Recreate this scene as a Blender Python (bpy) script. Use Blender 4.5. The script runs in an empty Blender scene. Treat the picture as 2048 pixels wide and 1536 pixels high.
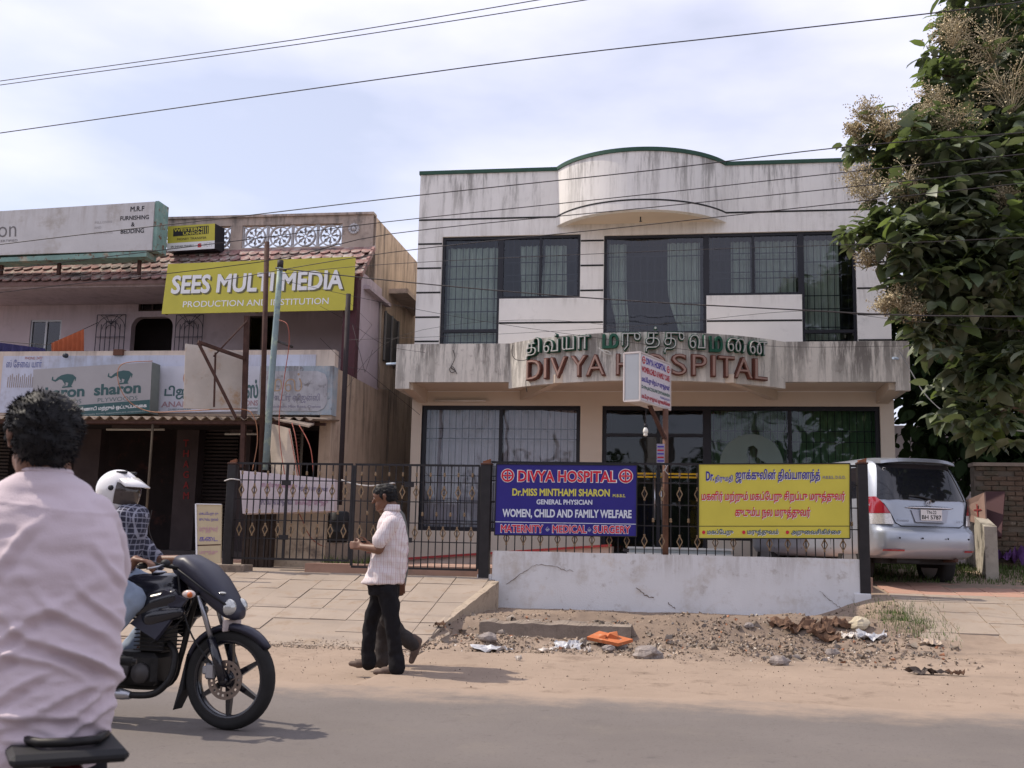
import bpy, math, random
import numpy as np
from mathutils import Vector, Matrix, noise
from mathutils.geometry import delaunay_2d_cdt
sc = bpy.context.scene
COL = sc.collection
R = math.radians
random.seed(7); RNG = np.random.default_rng(7)

# ---------------------------------------------------------------- camera
FPX = 2150.0                                        # focal length in pixels of the 2048 px photograph
_yd = Vector((332, -333, FPX)).normalized()
_zd = Vector((324, 14100, FPX)); _zd = (_zd - _yd * _zd.dot(_yd)).normalized()
_xd = Vector(_zd).cross(_yd)
if _xd.x < 0: _xd = -_xd
EYE = Vector((0, 0, 1.15))
# rows: camera right / up / forward expressed in the street's axes (X along the fronts, Y away from the road, Z up)
CR = Vector((_xd[0], _yd[0], _zd[0])); CU = Vector((_xd[1], _yd[1], _zd[1])); CF = Vector((_xd[2], _yd[2], _zd[2]))
cam = bpy.data.cameras.new('camera'); cam_o = bpy.data.objects.new('camera', cam); COL.objects.link(cam_o)
cam.sensor_width = 36; cam.lens = 36 * FPX / 2048; cam.clip_start = 0.05; cam.clip_end = 3000
mw = Matrix((CR, CU, -CF)).transposed().to_4x4(); mw.translation = EYE
cam_o.matrix_world = mw
cam.dof.use_dof = True; cam.dof.focus_distance = 14.5; cam.dof.aperture_fstop = 6.5
sc.camera = cam_o

# ---------------------------------------------------------------- world and sun
SUN_EL, SUN_AZ = R(52), R(-83)     # sun to the left of the fronts and a little behind them
wd = bpy.data.worlds.new('World'); sc.world = wd; wd.use_nodes = True
nt = wd.node_tree; nt.nodes.clear()
N = lambda t: nt.nodes.new(t)
wo = N('ShaderNodeOutputWorld'); bg = N('ShaderNodeBackground'); sky = N('ShaderNodeTexSky')
sky.sky_type = 'NISHITA'; sky.sun_disc = False; sky.sun_elevation = SUN_EL; sky.sun_rotation = SUN_AZ
sky.air_density = 1.0; sky.dust_density = 1.3; sky.ozone_density = 1.2
tc = N('ShaderNodeTexCoord'); mp = N('ShaderNodeMapping'); mp.inputs['Scale'].default_value = (1, 1, 2.6)
nz = N('ShaderNodeTexNoise'); nz.inputs['Scale'].default_value = 2.1; nz.inputs['Detail'].default_value = 6; nz.inputs['Roughness'].default_value = .48
cr = N('ShaderNodeValToRGB'); cr.color_ramp.elements[0].position = .38; cr.color_ramp.elements[0].color = (.42, .42, .42, 1)
cr.color_ramp.elements[1].position = .66; cr.color_ramp.elements[1].color = (.97, .97, .97, 1)
mx = N('ShaderNodeMix'); mx.data_type = 'RGBA'
L = nt.links.new
L(tc.outputs['Generated'], mp.inputs['Vector']); L(mp.outputs[0], nz.inputs['Vector']); L(nz.outputs['Fac'], cr.inputs[0])
L(cr.outputs[0], mx.inputs['Factor']); L(sky.outputs[0], mx.inputs[6]); mx.inputs[7].default_value = (8.9, 8.75, 10.3, 1)
L(mx.outputs[2], bg.inputs[0]); bg.inputs[1].default_value = .112; L(bg.outputs[0], wo.inputs[0])
sun = bpy.data.lights.new('sun', 'SUN'); sun_o = bpy.data.objects.new('sun', sun); COL.objects.link(sun_o)
sun.energy = 3.6; sun.angle = R(.9); sun.color = (1, .90, .76)
# direction towards the sun: mostly -X, slightly +Y (behind the fronts)
SD = Vector((-math.cos(SUN_EL) * math.cos(R(6)), math.cos(SUN_EL) * math.sin(R(6)), math.sin(SUN_EL)))
sun_o.rotation_euler = SD.to_track_quat('Z', 'Y').to_euler(); sun_o.location = (-30, 5, 40)
vs = sc.view_settings; vs.view_transform = 'Standard'; vs.look = 'None'; vs.gamma = 1; vs.use_curve_mapping = False; vs.exposure = .27
sc.cycles.max_bounces = 8; sc.cycles.transparent_max_bounces = 24; sc.cycles.diffuse_bounces = 3; sc.cycles.glossy_bounces = 3

def P(px, py, Y):
    """the point of the plane Y seen at a pixel of the photograph"""
    d = CR * (px - 1024) + CU * (768 - py) + CF * FPX
    return EYE + d * (Y / d.y)
def PX(px, py, X):
    d = CR * (px - 1024) + CU * (768 - py) + CF * FPX
    return EYE + d * (X / d.x)
def G(px, py, z=0.0):
    d = CR * (px - 1024) + CU * (768 - py) + CF * FPX
    return EYE + d * ((z - EYE.z) / d.z)

# ---------------------------------------------------------------- materials
MATS = {}
def mat(name, col, rough=.8, metal=0, var=.12, vs_=3.0, bump=0, bs=60, streak=None, dirt=None, spec=.3, col2=None, c2s=1.5, c2t=(.45, .6), trans=0, coat=0, island=0, fade=None, sheen=0):
    """col base colour; var large tonal variation; bump fine relief; streak=(colour, amount, zTop, length) rain stains;
    dirt=(colour, scale, lo, hi) blotches; col2 second colour in patches; island random shade of each leaf or piece"""
    if name in MATS: return MATS[name]
    m = bpy.data.materials.new(name); m.use_nodes = True; t = m.node_tree; n = t.nodes; l = t.links.new
    b = n['Principled BSDF']; b.inputs['Roughness'].default_value = rough; b.inputs['Metallic'].default_value = metal
    b.inputs['Specular IOR Level'].default_value = spec
    if coat: b.inputs['Coat Weight'].default_value = coat; b.inputs['Coat Roughness'].default_value = .05
    if trans: b.inputs['Transmission Weight'].default_value = trans
    if sheen: b.inputs['Sheen Weight'].default_value = sheen
    geo = n.new('ShaderNodeNewGeometry'); pos = geo.outputs['Position']
    c = None
    def noise_(scale, det=4, vec=None, rgh=.6):
        q = n.new('ShaderNodeTexNoise'); q.inputs['Scale'].default_value = scale; q.inputs['Detail'].default_value = det
        q.inputs['Roughness'].default_value = rgh; l(vec or pos, q.inputs['Vector']); return q.outputs['Fac']
    def rng(v, a, b_, c_=0, d=1, smooth=True):
        q = n.new('ShaderNodeMapRange'); q.interpolation_type = 'SMOOTHSTEP' if smooth else 'LINEAR'
        for i, x in enumerate((a, b_, c_, d)): q.inputs[i + 1].default_value = x
        l(v, q.inputs[0]); return q.outputs[0]
    def mix(fac, a, b_, typ='MIX'):
        q = n.new('ShaderNodeMix'); q.data_type = 'RGBA'; q.blend_type = typ
        for s, v in ((0, fac), (6, a), (7, b_)):
            if isinstance(v, (int, float)): q.inputs[s].default_value = v
            elif isinstance(v, tuple): q.inputs[s].default_value = (*v[:3], 1)
            else: l(v, q.inputs[s])
        return q.outputs[2]
    def mul(a, b_):
        q = n.new('ShaderNodeMath'); q.operation = 'MULTIPLY'
        for i, v in enumerate((a, b_)):
            if isinstance(v, (int, float)): q.inputs[i].default_value = v
            else: l(v, q.inputs[i])
        return q.outputs[0]
    c = tuple(col)
    if col2: c = mix(rng(noise_(c2s, 6), *c2t), c, tuple(col2))
    if var:
        v = rng(noise_(vs_, 5), .3, .7, 1 - var, 1 + var * .6, False)
        q = n.new('ShaderNodeCombineColor')
        for i in range(3): l(v, q.inputs[i])
        c = mix(1.0, c, q.outputs[0], 'MULTIPLY')
    if island:
        v = rng(geo.outputs['Random Per Island'], 0, 1, 1 - island, 1 + island, False)
        q = n.new('ShaderNodeCombineColor')
        for i in range(3): l(v, q.inputs[i])
        c = mix(1.0, c, q.outputs[0], 'MULTIPLY')
    if dirt:
        for dc, dsc, lo, hi in (dirt if isinstance(dirt, list) else [dirt]):
            c = mix(rng(noise_(dsc, 8, rgh=.7), lo, hi), c, dc)
    if streak:
        for st_ in (streak if isinstance(streak, list) else [streak]):
            sc_, amt, zt, ln = st_[:4]; slo, shi = st_[4:] if len(st_) > 4 else (.44, .66)
            mpn = n.new('ShaderNodeMapping'); mpn.inputs['Scale'].default_value = (1, 1, .10); l(pos, mpn.inputs[0])
            a = rng(noise_(5.5, 7, mpn.outputs[0], .75), slo, shi)
            mpn2 = n.new('ShaderNodeMapping'); mpn2.inputs['Scale'].default_value = (1, 1, .5); l(pos, mpn2.inputs[0])
            a2 = rng(noise_(1.3, 5, mpn2.outputs[0], .6), .35, .62, .42, 1)
            sx = n.new('ShaderNodeSeparateXYZ'); l(pos, sx.inputs[0])
            f = rng(sx.outputs[2], zt - ln, zt, 0, 1)
            c = mix(mul(mul(mul(a, a2), f), amt), c, sc_)
    if isinstance(c, tuple): b.inputs['Base Color'].default_value = (*c, 1)
    else: l(c, b.inputs['Base Color'])
    if bump:
        q = n.new('ShaderNodeBump'); q.inputs['Strength'].default_value = bump; q.inputs['Distance'].default_value = .01
        l(noise_(bs, 5), q.inputs['Height']); l(q.outputs[0], b.inputs['Normal'])
    MATS[name] = m
    return m

def glass(name, tint, clear=.6, rough=.02):
    if name in MATS: return MATS[name]
    m = bpy.data.materials.new(name); m.use_nodes = True; t = m.node_tree; n = t.nodes; l = t.links.new; n.clear()
    o = n.new('ShaderNodeOutputMaterial'); tr = n.new('ShaderNodeBsdfTransparent'); tr.inputs[0].default_value = (*tint, 1)
    g = n.new('ShaderNodeBsdfGlossy'); g.inputs['Roughness'].default_value = rough; g.inputs[0].default_value = (.9, .93, 1, 1)
    fr = n.new('ShaderNodeFresnel'); fr.inputs[0].default_value = 1.42
    nz_ = n.new('ShaderNodeTexNoise'); nz_.inputs['Scale'].default_value = 1.2
    bp = n.new('ShaderNodeBump'); bp.inputs['Strength'].default_value = .12; bp.inputs['Distance'].default_value = .05
    ge = n.new('ShaderNodeNewGeometry'); l(ge.outputs['Position'], nz_.inputs['Vector']); l(nz_.outputs[0], bp.inputs['Height']); l(bp.outputs[0], g.inputs['Normal'])
    ad = n.new('ShaderNodeMath'); ad.operation = 'ADD'; ad.use_clamp = True; ad.inputs[1].default_value = 1 - clear; l(fr.outputs[0], ad.inputs[0])
    mxs = n.new('ShaderNodeMixShader'); l(ad.outputs[0], mxs.inputs[0]); l(tr.outputs[0], mxs.inputs[1]); l(g.outputs[0], mxs.inputs[2]); l(mxs.outputs[0], o.inputs[0])
    MATS[name] = m; return m

# ---------------------------------------------------------------- objects
WL = {}                                             # world location of every object built
def props(o, label=None, cat=None, group=None, kind=None):
    if label: o['label'] = label
    if cat: o['category'] = cat
    if group: o['group'] = group
    if kind: o['kind'] = kind
    return o
def thing(name, label, cat, loc=(0, 0, 0), group=None, kind=None):
    o = bpy.data.objects.new(name, None); COL.objects.link(o); o.location = loc; o.empty_display_size = .1
    WL[o.name] = Vector(loc); return props(o, label, cat, group, kind)
def put(name, me, wloc, m, parent=None):
    o = bpy.data.objects.new(name, me); COL.objects.link(o)
    if m: 
        me.materials.clear() if False else None
        if len(me.materials) == 0: me.materials.append(m)
    wloc = Vector(wloc)
    if parent: o.parent = parent; o.location = wloc - WL[parent.name]
    else: o.location = wloc
    WL[o.name] = wloc
    return o
def dup(o, delta, parent=None, rot=None, **kw):
    c = o.copy(); COL.objects.link(c); delta = Vector(delta)
    if parent is None: c.location = o.location + delta; c.parent = None
    else: c.parent = parent
    WL[c.name] = WL[o.name] + delta
    for ch in list(o.children): dup(ch, delta, c)
    return props(c, **kw)

class MB:
    def __init__(s, M=None): s.v = []; s.f = []; s.M = M; s.sm = []
    def pt(s, p):
        p = Vector(p); s.v.append(s.M @ p if s.M else p); return len(s.v) - 1
    def face(s, idx, smooth=False): s.f.append(tuple(idx)); s.sm.append(smooth)
    def quad(s, a, b, c, d, smooth=False): s.face([s.pt(a), s.pt(b), s.pt(c), s.pt(d)], smooth)
    def poly(s, pts): s.face([s.pt(p) for p in pts])
    def hexa(s, c):                                 # 8 corners: bottom 4 ccw, top 4 ccw
        i = [s.pt(p) for p in c]
        for q in ((3, 2, 1, 0), (4, 5, 6, 7), (0, 1, 5, 4), (1, 2, 6, 5), (2, 3, 7, 6), (3, 0, 4, 7)): s.face([i[k] for k in q])
        return s
    def box(s, x0, x1, y0, y1, z0, z1):
        return s.hexa([(x0, y0, z0), (x1, y0, z0), (x1, y1, z0), (x0, y1, z0), (x0, y0, z1), (x1, y0, z1), (x1, y1, z1), (x0, y1, z1)])
    def cbox(s, c, sx, sy, sz): return s.box(c[0] - sx / 2, c[0] + sx / 2, c[1] - sy / 2, c[1] + sy / 2, c[2] - sz / 2, c[2] + sz / 2)
    def bev(s, x0, x1, y0, y1, z0, z1, b=.005):     # box with all edges bevelled
        xs, ys, zs = (x0, x1), (y0, y1), (z0, z1); idx = {}
        for i in (0, 1):
            for j in (0, 1):
                for k in (0, 1):
                    x, y, z = xs[i], ys[j], zs[k]; dx, dy, dz = (b, -b)[i], (b, -b)[j], (b, -b)[k]
                    idx[i, j, k, 0] = s.pt((x, y + dy, z + dz)); idx[i, j, k, 1] = s.pt((x + dx, y, z + dz)); idx[i, j, k, 2] = s.pt((x + dx, y + dy, z))
        F = lambda *k: s.face([idx[q] for q in k])
        for i in (0, 1):
            a = [(i, 0, 0, 0), (i, 1, 0, 0), (i, 1, 1, 0), (i, 0, 1, 0)]; F(*(a if i else a[::-1]))
            a = [(0, i, 0, 1), (1, i, 0, 1), (1, i, 1, 1), (0, i, 1, 1)]; F(*(a[::-1] if i else a))
            a = [(0, 0, i, 2), (1, 0, i, 2), (1, 1, i, 2), (0, 1, i, 2)]; F(*(a if i else a[::-1]))
        for j in (0, 1):
            for k in (0, 1):
                F((0, j, k, 1), (1, j, k, 1), (1, j, k, 2), (0, j, k, 2)); F((j, 0, k, 0), (j, 1, k, 0), (j, 1, k, 2), (j, 0, k, 2)); F((j, k, 0, 0), (j, k, 1, 0), (j, k, 1, 1), (j, k, 0, 1))
        for i in (0, 1):
            for j in (0, 1):
                for k in (0, 1): F((i, j, k, 0), (i, j, k, 1), (i, j, k, 2))
        return s
    def rings(s, rs, smooth=True, cap=True, loop=True):
        ids = [[s.pt(p) for p in r] for r in rs]; n = len(ids[0])
        for a, b in zip(ids, ids[1:]):
            for i in range(n if loop else n - 1): s.face([a[i], a[(i + 1) % n], b[(i + 1) % n], b[i]], smooth)
        if cap: s.face(ids[0][::-1]); s.face(ids[-1])
        return s
    def tube(s, pts, r, seg=8, cap=True, smooth=True):
        pts = [Vector(p) for p in pts]; n = len(pts); rs = []
        rr = r if isinstance(r, (list, tuple)) else [r] * n
        ref = None
        for i, p in enumerate(pts):
            t = (pts[min(i + 1, n - 1)] - pts[max(i - 1, 0)])
            t = t.normalized() if t.length > 1e-9 else Vector((0, 0, 1))
            if ref is None: ref = Vector((0, 0, 1)) if abs(t.z) < .9 else Vector((1, 0, 0))
            u = t.cross(ref); u = u.normalized() if u.length > 1e-6 else t.orthogonal().normalized()
            w = u.cross(t).normalized(); ref = w
            rs.append([p + (u * math.cos(2 * math.pi * k / seg) + w * math.sin(2 * math.pi * k / seg)) * rr[i] for k in range(seg)])
        return s.rings(rs, smooth, cap)
    def bar(s, a, b, w, h=None, up=(0, 0, 1)):      # square bar between two points
        a = Vector(a); b = Vector(b); h = h or w; t = (b - a).normalized(); up = Vector(up)
        if abs(t.dot(up)) > .95: up = Vector((0, 1, 0))
        u = t.cross(up).normalized() * w / 2; q = u.cross(t).normalized() * h / 2
        return s.hexa([a - u - q, a + u - q, b + u - q, b - u - q, a - u + q, a + u + q, b + u + q, b - u + q])
    def lathe(s, prof, o=(0, 0, 0), ax='z', seg=20, smooth=True, cap=True):   # prof = [(r, h)]
        o = Vector(o); rs = []
        for r, h in prof:
            ring = []
            for k in range(seg):
                c, d = math.cos(2 * math.pi * k / seg) * r, math.sin(2 * math.pi * k / seg) * r
                ring.append(o + Vector({'z': (c, d, h), 'y': (c, h, -d), 'x': (h, c, d)}[ax]))
            rs.append(ring)
        return s.rings(rs, smooth, cap)
    def prism(s, poly, f, d):                       # 2D outline -> f(u, v) point, extruded by the vector d
        a = [s.pt(f(u, v)) for u, v in poly]; dv = Vector(d); b = [s.pt(Vector(f(u, v)) + dv) for u, v in poly]
        s.face(a); s.face(b[::-1]); n = len(a)
        for i in range(n): s.face([a[i], b[i], b[(i + 1) % n], a[(i + 1) % n]])
        return s
    def ball(s, c, r, seg=12, rows=8, sc3=(1, 1, 1)):
        c = Vector(c); rs = []
        for j in range(rows + 1):
            t = math.pi * j / rows; rr = max(math.sin(t), .02) * r
            rs.append([c + Vector((rr * math.cos(2 * math.pi * k / seg) * sc3[0], rr * math.sin(2 * math.pi * k / seg) * sc3[1], -math.cos(t) * r * sc3[2])) for k in range(seg)])
        return s.rings(rs)
    def build(s, name, m, parent=None, label=None, cat=None, group=None, kind=None, origin=None):
        A = np.array([tuple(p) for p in s.v]); o = origin
        if o is None: o = Vector(((A[:, 0].min() + A[:, 0].max()) / 2, (A[:, 1].min() + A[:, 1].max()) / 2, A[:, 2].min()))
        me = bpy.data.meshes.new(name); me.from_pydata([p - Vector(o) for p in s.v], [], s.f)
        me.polygons.foreach_set('use_smooth', s.sm)
        import bmesh
        bm = bmesh.new(); bm.from_mesh(me); bmesh.ops.recalc_face_normals(bm, faces=bm.faces); bm.to_mesh(me); bm.free()
        return props(put(name, me, o, m, parent), label, cat, group, kind)

def np_mesh(name, V, F, m, parent=None, smooth=False, **kw):
    """big mesh from numpy arrays (F: n x k)"""
    V = np.asarray(V, dtype=np.float32); F = np.asarray(F, dtype=np.int32)
    o = Vector((float(V[:, 0].mean()), float(V[:, 1].mean()), float(V[:, 2].min())))
    me = bpy.data.meshes.new(name); me.vertices.add(len(V)); me.vertices.foreach_set('co', (V - np.array(o, dtype=np.float32)).ravel())
    k = F.shape[1]; me.loops.add(F.size); me.loops.foreach_set('vertex_index', F.ravel()); me.polygons.add(len(F))
    me.polygons.foreach_set('loop_start', np.arange(0, F.size, k, dtype=np.int32)); me.polygons.foreach_set('loop_total', np.full(len(F), k, dtype=np.int32))
    if smooth: me.polygons.foreach_set('use_smooth', np.ones(len(F), dtype=bool))
    me.update(calc_edges=True)
    return props(put(name, me, o, m, parent), **kw)

def scatter(name, tv, tf, cen, rot, scl, m, parent=None, smooth=False, **kw):
    """many copies of a small template in one mesh; rot: n x 3 x 3"""
    tv = np.asarray(tv, float); cen = np.asarray(cen, float); n = len(cen)
    scl = np.asarray(scl, float)
    if scl.ndim == 1: scl = scl[:, None] * np.ones((1, 3))
    V = np.einsum('nij,nkj->nki', rot, tv[None] * scl[:, None, :]) + cen[:, None, :]
    F = (np.asarray(tf)[None] + (np.arange(n) * len(tv))[:, None, None]).reshape(-1, len(tf[0]))
    return np_mesh(name, V.reshape(-1, 3), F, m, parent, smooth, **kw)
def rand_rot(n, rng=RNG):
    q = rng.normal(size=(n, 4)); q /= np.linalg.norm(q, axis=1)[:, None]; w, x, y, z = q.T
    return np.stack([np.stack([1 - 2 * (y * y + z * z), 2 * (x * y - z * w), 2 * (x * z + y * w)], 1), np.stack([2 * (x * y + z * w), 1 - 2 * (x * x + z * z), 2 * (y * z - x * w)], 1), np.stack([2 * (x * z - y * w), 2 * (y * z + x * w), 1 - 2 * (x * x + y * y)], 1)], 1)

# ---------------------------------------------------------------- lettering
def _area(p): return sum(p[i][0] * p[(i + 1) % len(p)][1] - p[(i + 1) % len(p)][0] * p[i][1] for i in range(len(p))) / 2
def _wind(x, y, polys):
    w = 0
    for p in polys:
        for i in range(len(p)):
            x1, y1 = p[i - 1]; x2, y2 = p[i]
            if y1 <= y < y2 and (x2 - x1) * (y - y1) - (x - x1) * (y2 - y1) > 0: w += 1
            elif y2 <= y < y1 and (x2 - x1) * (y - y1) - (x - x1) * (y2 - y1) < 0: w -= 1
    return w
_GC = {}
def _glyph_polys(s):
    if s in _GC: return _GC[s]
    c = bpy.data.curves.new('t', 'FONT'); c.body = s; o = bpy.data.objects.new('t', c); COL.objects.link(o)
    dg = bpy.context.evaluated_depsgraph_get(); cv = o.evaluated_get(dg).to_curve(dg); out = []
    for sp in cv.splines:
        bp = sp.bezier_points; pts = []
        for i in range(len(bp)):
            a, b = bp[i], bp[(i + 1) % len(bp)]
            k = 1 if (a.handle_right - a.co).length < 1e-6 and (b.handle_left - b.co).length < 1e-6 else 3
            for t in range(k):
                t /= k; p = a.co * (1 - t) ** 3 + a.handle_right * 3 * t * (1 - t) ** 2 + b.handle_left * 3 * t * t * (1 - t) + b.co * t ** 3
                if not pts or (abs(p.x - pts[-1][0]) + abs(p.y - pts[-1][1])) > 1e-5: pts.append((p.x, p.y))
        if len(pts) > 2: out.append(pts)
    bpy.data.objects.remove(o); bpy.data.curves.remove(c)
    if out and _area(max(out, key=lambda p: abs(_area(p)))) > 0: out = [p[::-1] for p in out]
    _GC[s] = out
    return out
def glyphs(s, off=0.0):
    polys = []
    for p in _glyph_polys(s):
        n = len(p); q = []
        for i in range(n):
            a, b, c = Vector(p[i - 1]), Vector(p[i]), Vector(p[(i + 1) % n])
            d1 = (b - a); d2 = (c - b)
            d1 = d1.normalized() if d1.length else Vector((1, 0)); d2 = d2.normalized() if d2.length else d1
            n1 = Vector((-d1.y, d1.x)); n2 = Vector((-d2.y, d2.x)); m = n1 + n2
            m = m / max(.5, m.dot(n1)) if m.length > 1e-3 else n1
            q.append((b.x + m.x * off, b.y + m.y * off))
        polys.append(q)
    # group the contours glyph by glyph so that each triangulation stays small
    vs_, es = [], []
    for q in polys:
        k = len(vs_); vs_ += [Vector(x) for x in q]; es += [(k + i, k + (i + 1) % len(q)) for i in range(len(q))]
    r = delaunay_2d_cdt(vs_, es, [], 0, 1e-5); ov, of = r[0], r[2]; tr = []
    box = [(min(x for x, _ in q), max(x for x, _ in q), q) for q in polys]
    for f in of:
        cx = sum(ov[i].x for i in f) / 3; cy = sum(ov[i].y for i in f) / 3
        if _wind(cx, cy, [q for a, b, q in box if a <= cx <= b]) < 0: tr.append(tuple(f))
    return [(v.x, v.y) for v in ov], tr
def text(s, o, right, up, w, h, m, parent, bold=0.0, depth=0.0, name='lettering', curve=None, shear=0, keep=False, label=None, ref=None):
    """flat or raised lettering: o lower left corner, w x h its box"""
    V, T = glyphs(s, bold)
    if ref: rv, rt = glyphs(ref[0], ref[1]); ux = [rv[i] for t in rt for i in t]
    else: ux = [V[i] for t in T for i in t]
    x0, x1 = min(p[0] for p in ux), max(p[0] for p in ux); y0, y1 = min(p[1] for p in ux), max(p[1] for p in ux)
    right = Vector(right).normalized(); up = Vector(up).normalized(); nrm = right.cross(up)
    fx = w / (x1 - x0); fy = h / (y1 - y0) if h else fx
    used = sorted({i for t in T for i in t}); idx = {a: b for b, a in enumerate(used)}; mb = MB()
    def place(x, y, d):
        u, v = (x - x0) * fx + shear * (y - y0) * fy, (y - y0) * fy
        if curve: return curve(u, v, d)
        return Vector(o) + right * u + up * v + nrm * d
    for i in used: mb.pt(place(*V[i], depth))
    for t in T: mb.face([idx[i] for i in t])
    if depth > .004:
        k = len(mb.v)
        for i in used: mb.pt(place(*V[i], 0))
        cnt = {}
        for t in T:
            for a, b in ((t[0], t[1]), (t[1], t[2]), (t[2], t[0])): cnt[a, b] = cnt.get((a, b), 0) + 1
        for (a, b) in cnt:
            if (b, a) not in cnt: mb.face([idx[a], idx[b], k + idx[b], k + idx[a]])
    return mb.build(name, m, parent, label=label)
# ================================================================ GROUND
def lerp(a, b, t): return a + (b - a) * t
def prof(y, pts):
    if y <= pts[0][0]: return pts[0][1]
    for (a, b), (c, d) in zip(pts, pts[1:]):
        if y <= c: return lerp(b, d, (y - a) / (c - a))
    return pts[-1][1]
def sstep(a, b, x): t = min(1, max(0, (x - a) / (b - a))); return t * t * (3 - 2 * t)
def ground_h(x, y):
    L_ = prof(y, [(8.8, 0), (11.9, .04), (14.9, .70), (16, .80), (17, .85)])
    Lm = prof(y, [(8.8, 0), (12, .03), (13.0, .06), (14.8, .25), (15.1, .6), (15.6, .82)])
    M_ = prof(y, [(8.8, 0), (11.6, .05), (12.4, .11), (12.75, .07), (13.0, .10), (13.3, .25), (15.0, .31), (15.25, .6), (15.6, .80)])
    R_ = prof(y, [(8.8, 0), (11.5, .05), (13.2, .20), (15.0, .62), (16.4, .76), (17.6, .90), (19, 1.0)])
    a = sstep(-2.75, -2.6, x); b = sstep(1.6, 2.75, x)
    h = lerp(lerp(L_ - .06, M_, a), R_, b)
    if 11.0 < y < 15.0 and -3.6 < x < 3.4:           # heaps of rubble and earth along the wall
        e = sstep(11.0, 12.2, y) * (1 - sstep(14.4, 15, y)) * sstep(-3.6, -2.2, x) * (1 - sstep(2.6, 3.4, x))
        q = Vector((x * 1.1, y * 1.5, 0)); h += e * (.07 * noise.noise(q) + .05 * noise.noise(q * 3.1) + .022 * noise.noise(q * 9) + .012 * noise.noise(q * 23))
        h += .16 * math.exp(-((x - .35) / .7) ** 2 - ((y - 13.2) / .55) ** 2) + .12 * math.exp(-((x - 1.7) / .8) ** 2 - ((y - 13.6) / .6) ** 2)
        h -= .20 * math.exp(-((x + 1.5) / 1.0) ** 4 - ((y - 12.74) / .25) ** 4)
    if y > 8.9: h += .009 * noise.noise(Vector((x * .35, y * 8, 1))) * sstep(9, 9.5, y) * (1 - sstep(11, 12, y))
    if y > 8.9: h += (.010 * noise.noise(Vector((x * 1.7, y * 1.7, 3))) + .006 * noise.noise(Vector((x * 7, y * 7, 3)))) * sstep(8.9, 9.6, y)
    return h
xs = [-400, -120, -50, -30, -20, -15] + [-12 + .25 * i for i in range(28)] + [-5 + .045 * i for i in range(212)] + [4.6 + .2 * i for i in range(25)] + [10, 14, 20, 30, 50, 120, 400]
ys = [-60, -30, -10, 0, 4, 7, 8.6] + [8.8 + .1 * i for i in range(22)] + [11.0 + .045 * i for i in range(92)] + [15.2 + .15 * i for i in range(14)] + [18, 20, 24, 30, 45, 80, 160, 500]
gv = [(x, y, ground_h(x, y)) for y in ys for x in xs]; nx = len(xs)
gf = [(j * nx + i, j * nx + i + 1, (j + 1) * nx + i + 1, (j + 1) * nx + i) for j in range(len(ys) - 1) for i in range(nx - 1)]
SAND = (.325, .25, .195)
m_ground = mat('sandy_earth', SAND, .95, var=.16, vs_=1.1, bump=.6, bs=45, dirt=[((.20, .15, .115), 2.2, .50, .72), ((.15, .12, .10), 26, .62, .80), ((.47, .36, .27), 9, .62, .8)], spec=.1)
np_mesh('ground', gv, gf, m_ground, smooth=True, kind='structure')
def soil(m, x0, x1, y0, y1, col):                     # darker rubbly soil thrown up in front of the low wall
    t = m.node_tree; n = t.nodes; l = t.links.new; b = n['Principled BSDF']; s = b.inputs['Base Color'].links[0].from_socket; g = n.new('ShaderNodeNewGeometry'); nz_ = n.new('ShaderNodeTexNoise'); nz_.inputs['Scale'].default_value = 2.3; nz_.inputs['Detail'].default_value = 9; nz_.inputs['Roughness'].default_value = .72
    l(g.outputs['Position'], nz_.inputs['Vector']); vv = n.new('ShaderNodeVectorMath'); vv.operation = 'SUBTRACT'; l(g.outputs['Position'], vv.inputs[0]); vv.inputs[1].default_value = ((x0 + x1) / 2, (y0 + y1) / 2, 0); v2 = n.new('ShaderNodeVectorMath'); v2.operation = 'MULTIPLY'; l(vv.outputs[0], v2.inputs[0]); v2.inputs[1].default_value = (2 / (x1 - x0), 2 / (y1 - y0), 0)
    ln = n.new('ShaderNodeVectorMath'); ln.operation = 'LENGTH'; l(v2.outputs[0], ln.inputs[0]); a = n.new('ShaderNodeMath'); a.operation = 'MULTIPLY_ADD'; l(nz_.outputs[0], a.inputs[0]); a.inputs[1].default_value = 1.5; l(ln.outputs['Value'], a.inputs[2]); r = n.new('ShaderNodeMapRange'); r.interpolation_type = 'SMOOTHSTEP'
    for i, v in enumerate((1.25, 1.9, .85, 0)): r.inputs[i + 1].default_value = v
    l(a.outputs[0], r.inputs[0]); k = n.new('ShaderNodeMix'); k.data_type = 'RGBA'; l(r.outputs[0], k.inputs[0]); l(s, k.inputs[6]); k.inputs[7].default_value = (*col, 1); l(k.outputs[2], b.inputs['Base Color'])
soil(m_ground, -3.2, 3.4, 11.4, 15.4, (.205, .155, .12))
# road: asphalt sheet with a ragged sandy edge
m_road = mat('asphalt', (.165, .145, .135), .9, var=.10, vs_=.8, bump=.5, bs=140, dirt=[((.19, .165, .145), 1.3, .5, .8), ((.07, .065, .06), 48, .55, .75), ((.30, .27, .25), 75, .60, .8), ((.12, .105, .10), 5, .56, .75)], spec=.15)
rb = MB(); ex = [-60, -30, -14] + [-9 + .12 * i for i in range(150)] + [10, 14, 30, 60]
for a, b in zip(ex, ex[1:]):
    e = lambda x: 8.78 + .10 * noise.noise(Vector((x * .9, 0, 0))) + .07 * noise.noise(Vector((x * 4.1, 5, 0))) + .03 * noise.noise(Vector((x * 13, 5, 0)))
    rb.quad((a, -9, .006), (b, -9, .006), (b, e(b), .006), (a, e(a), .006))
rb.build('road', m_road, kind='structure')
_t = m_road.node_tree; _n = _t.nodes; _l = _t.links.new; _b = _n['Principled BSDF']; _s = _b.inputs['Base Color'].links[0].from_socket
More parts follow.
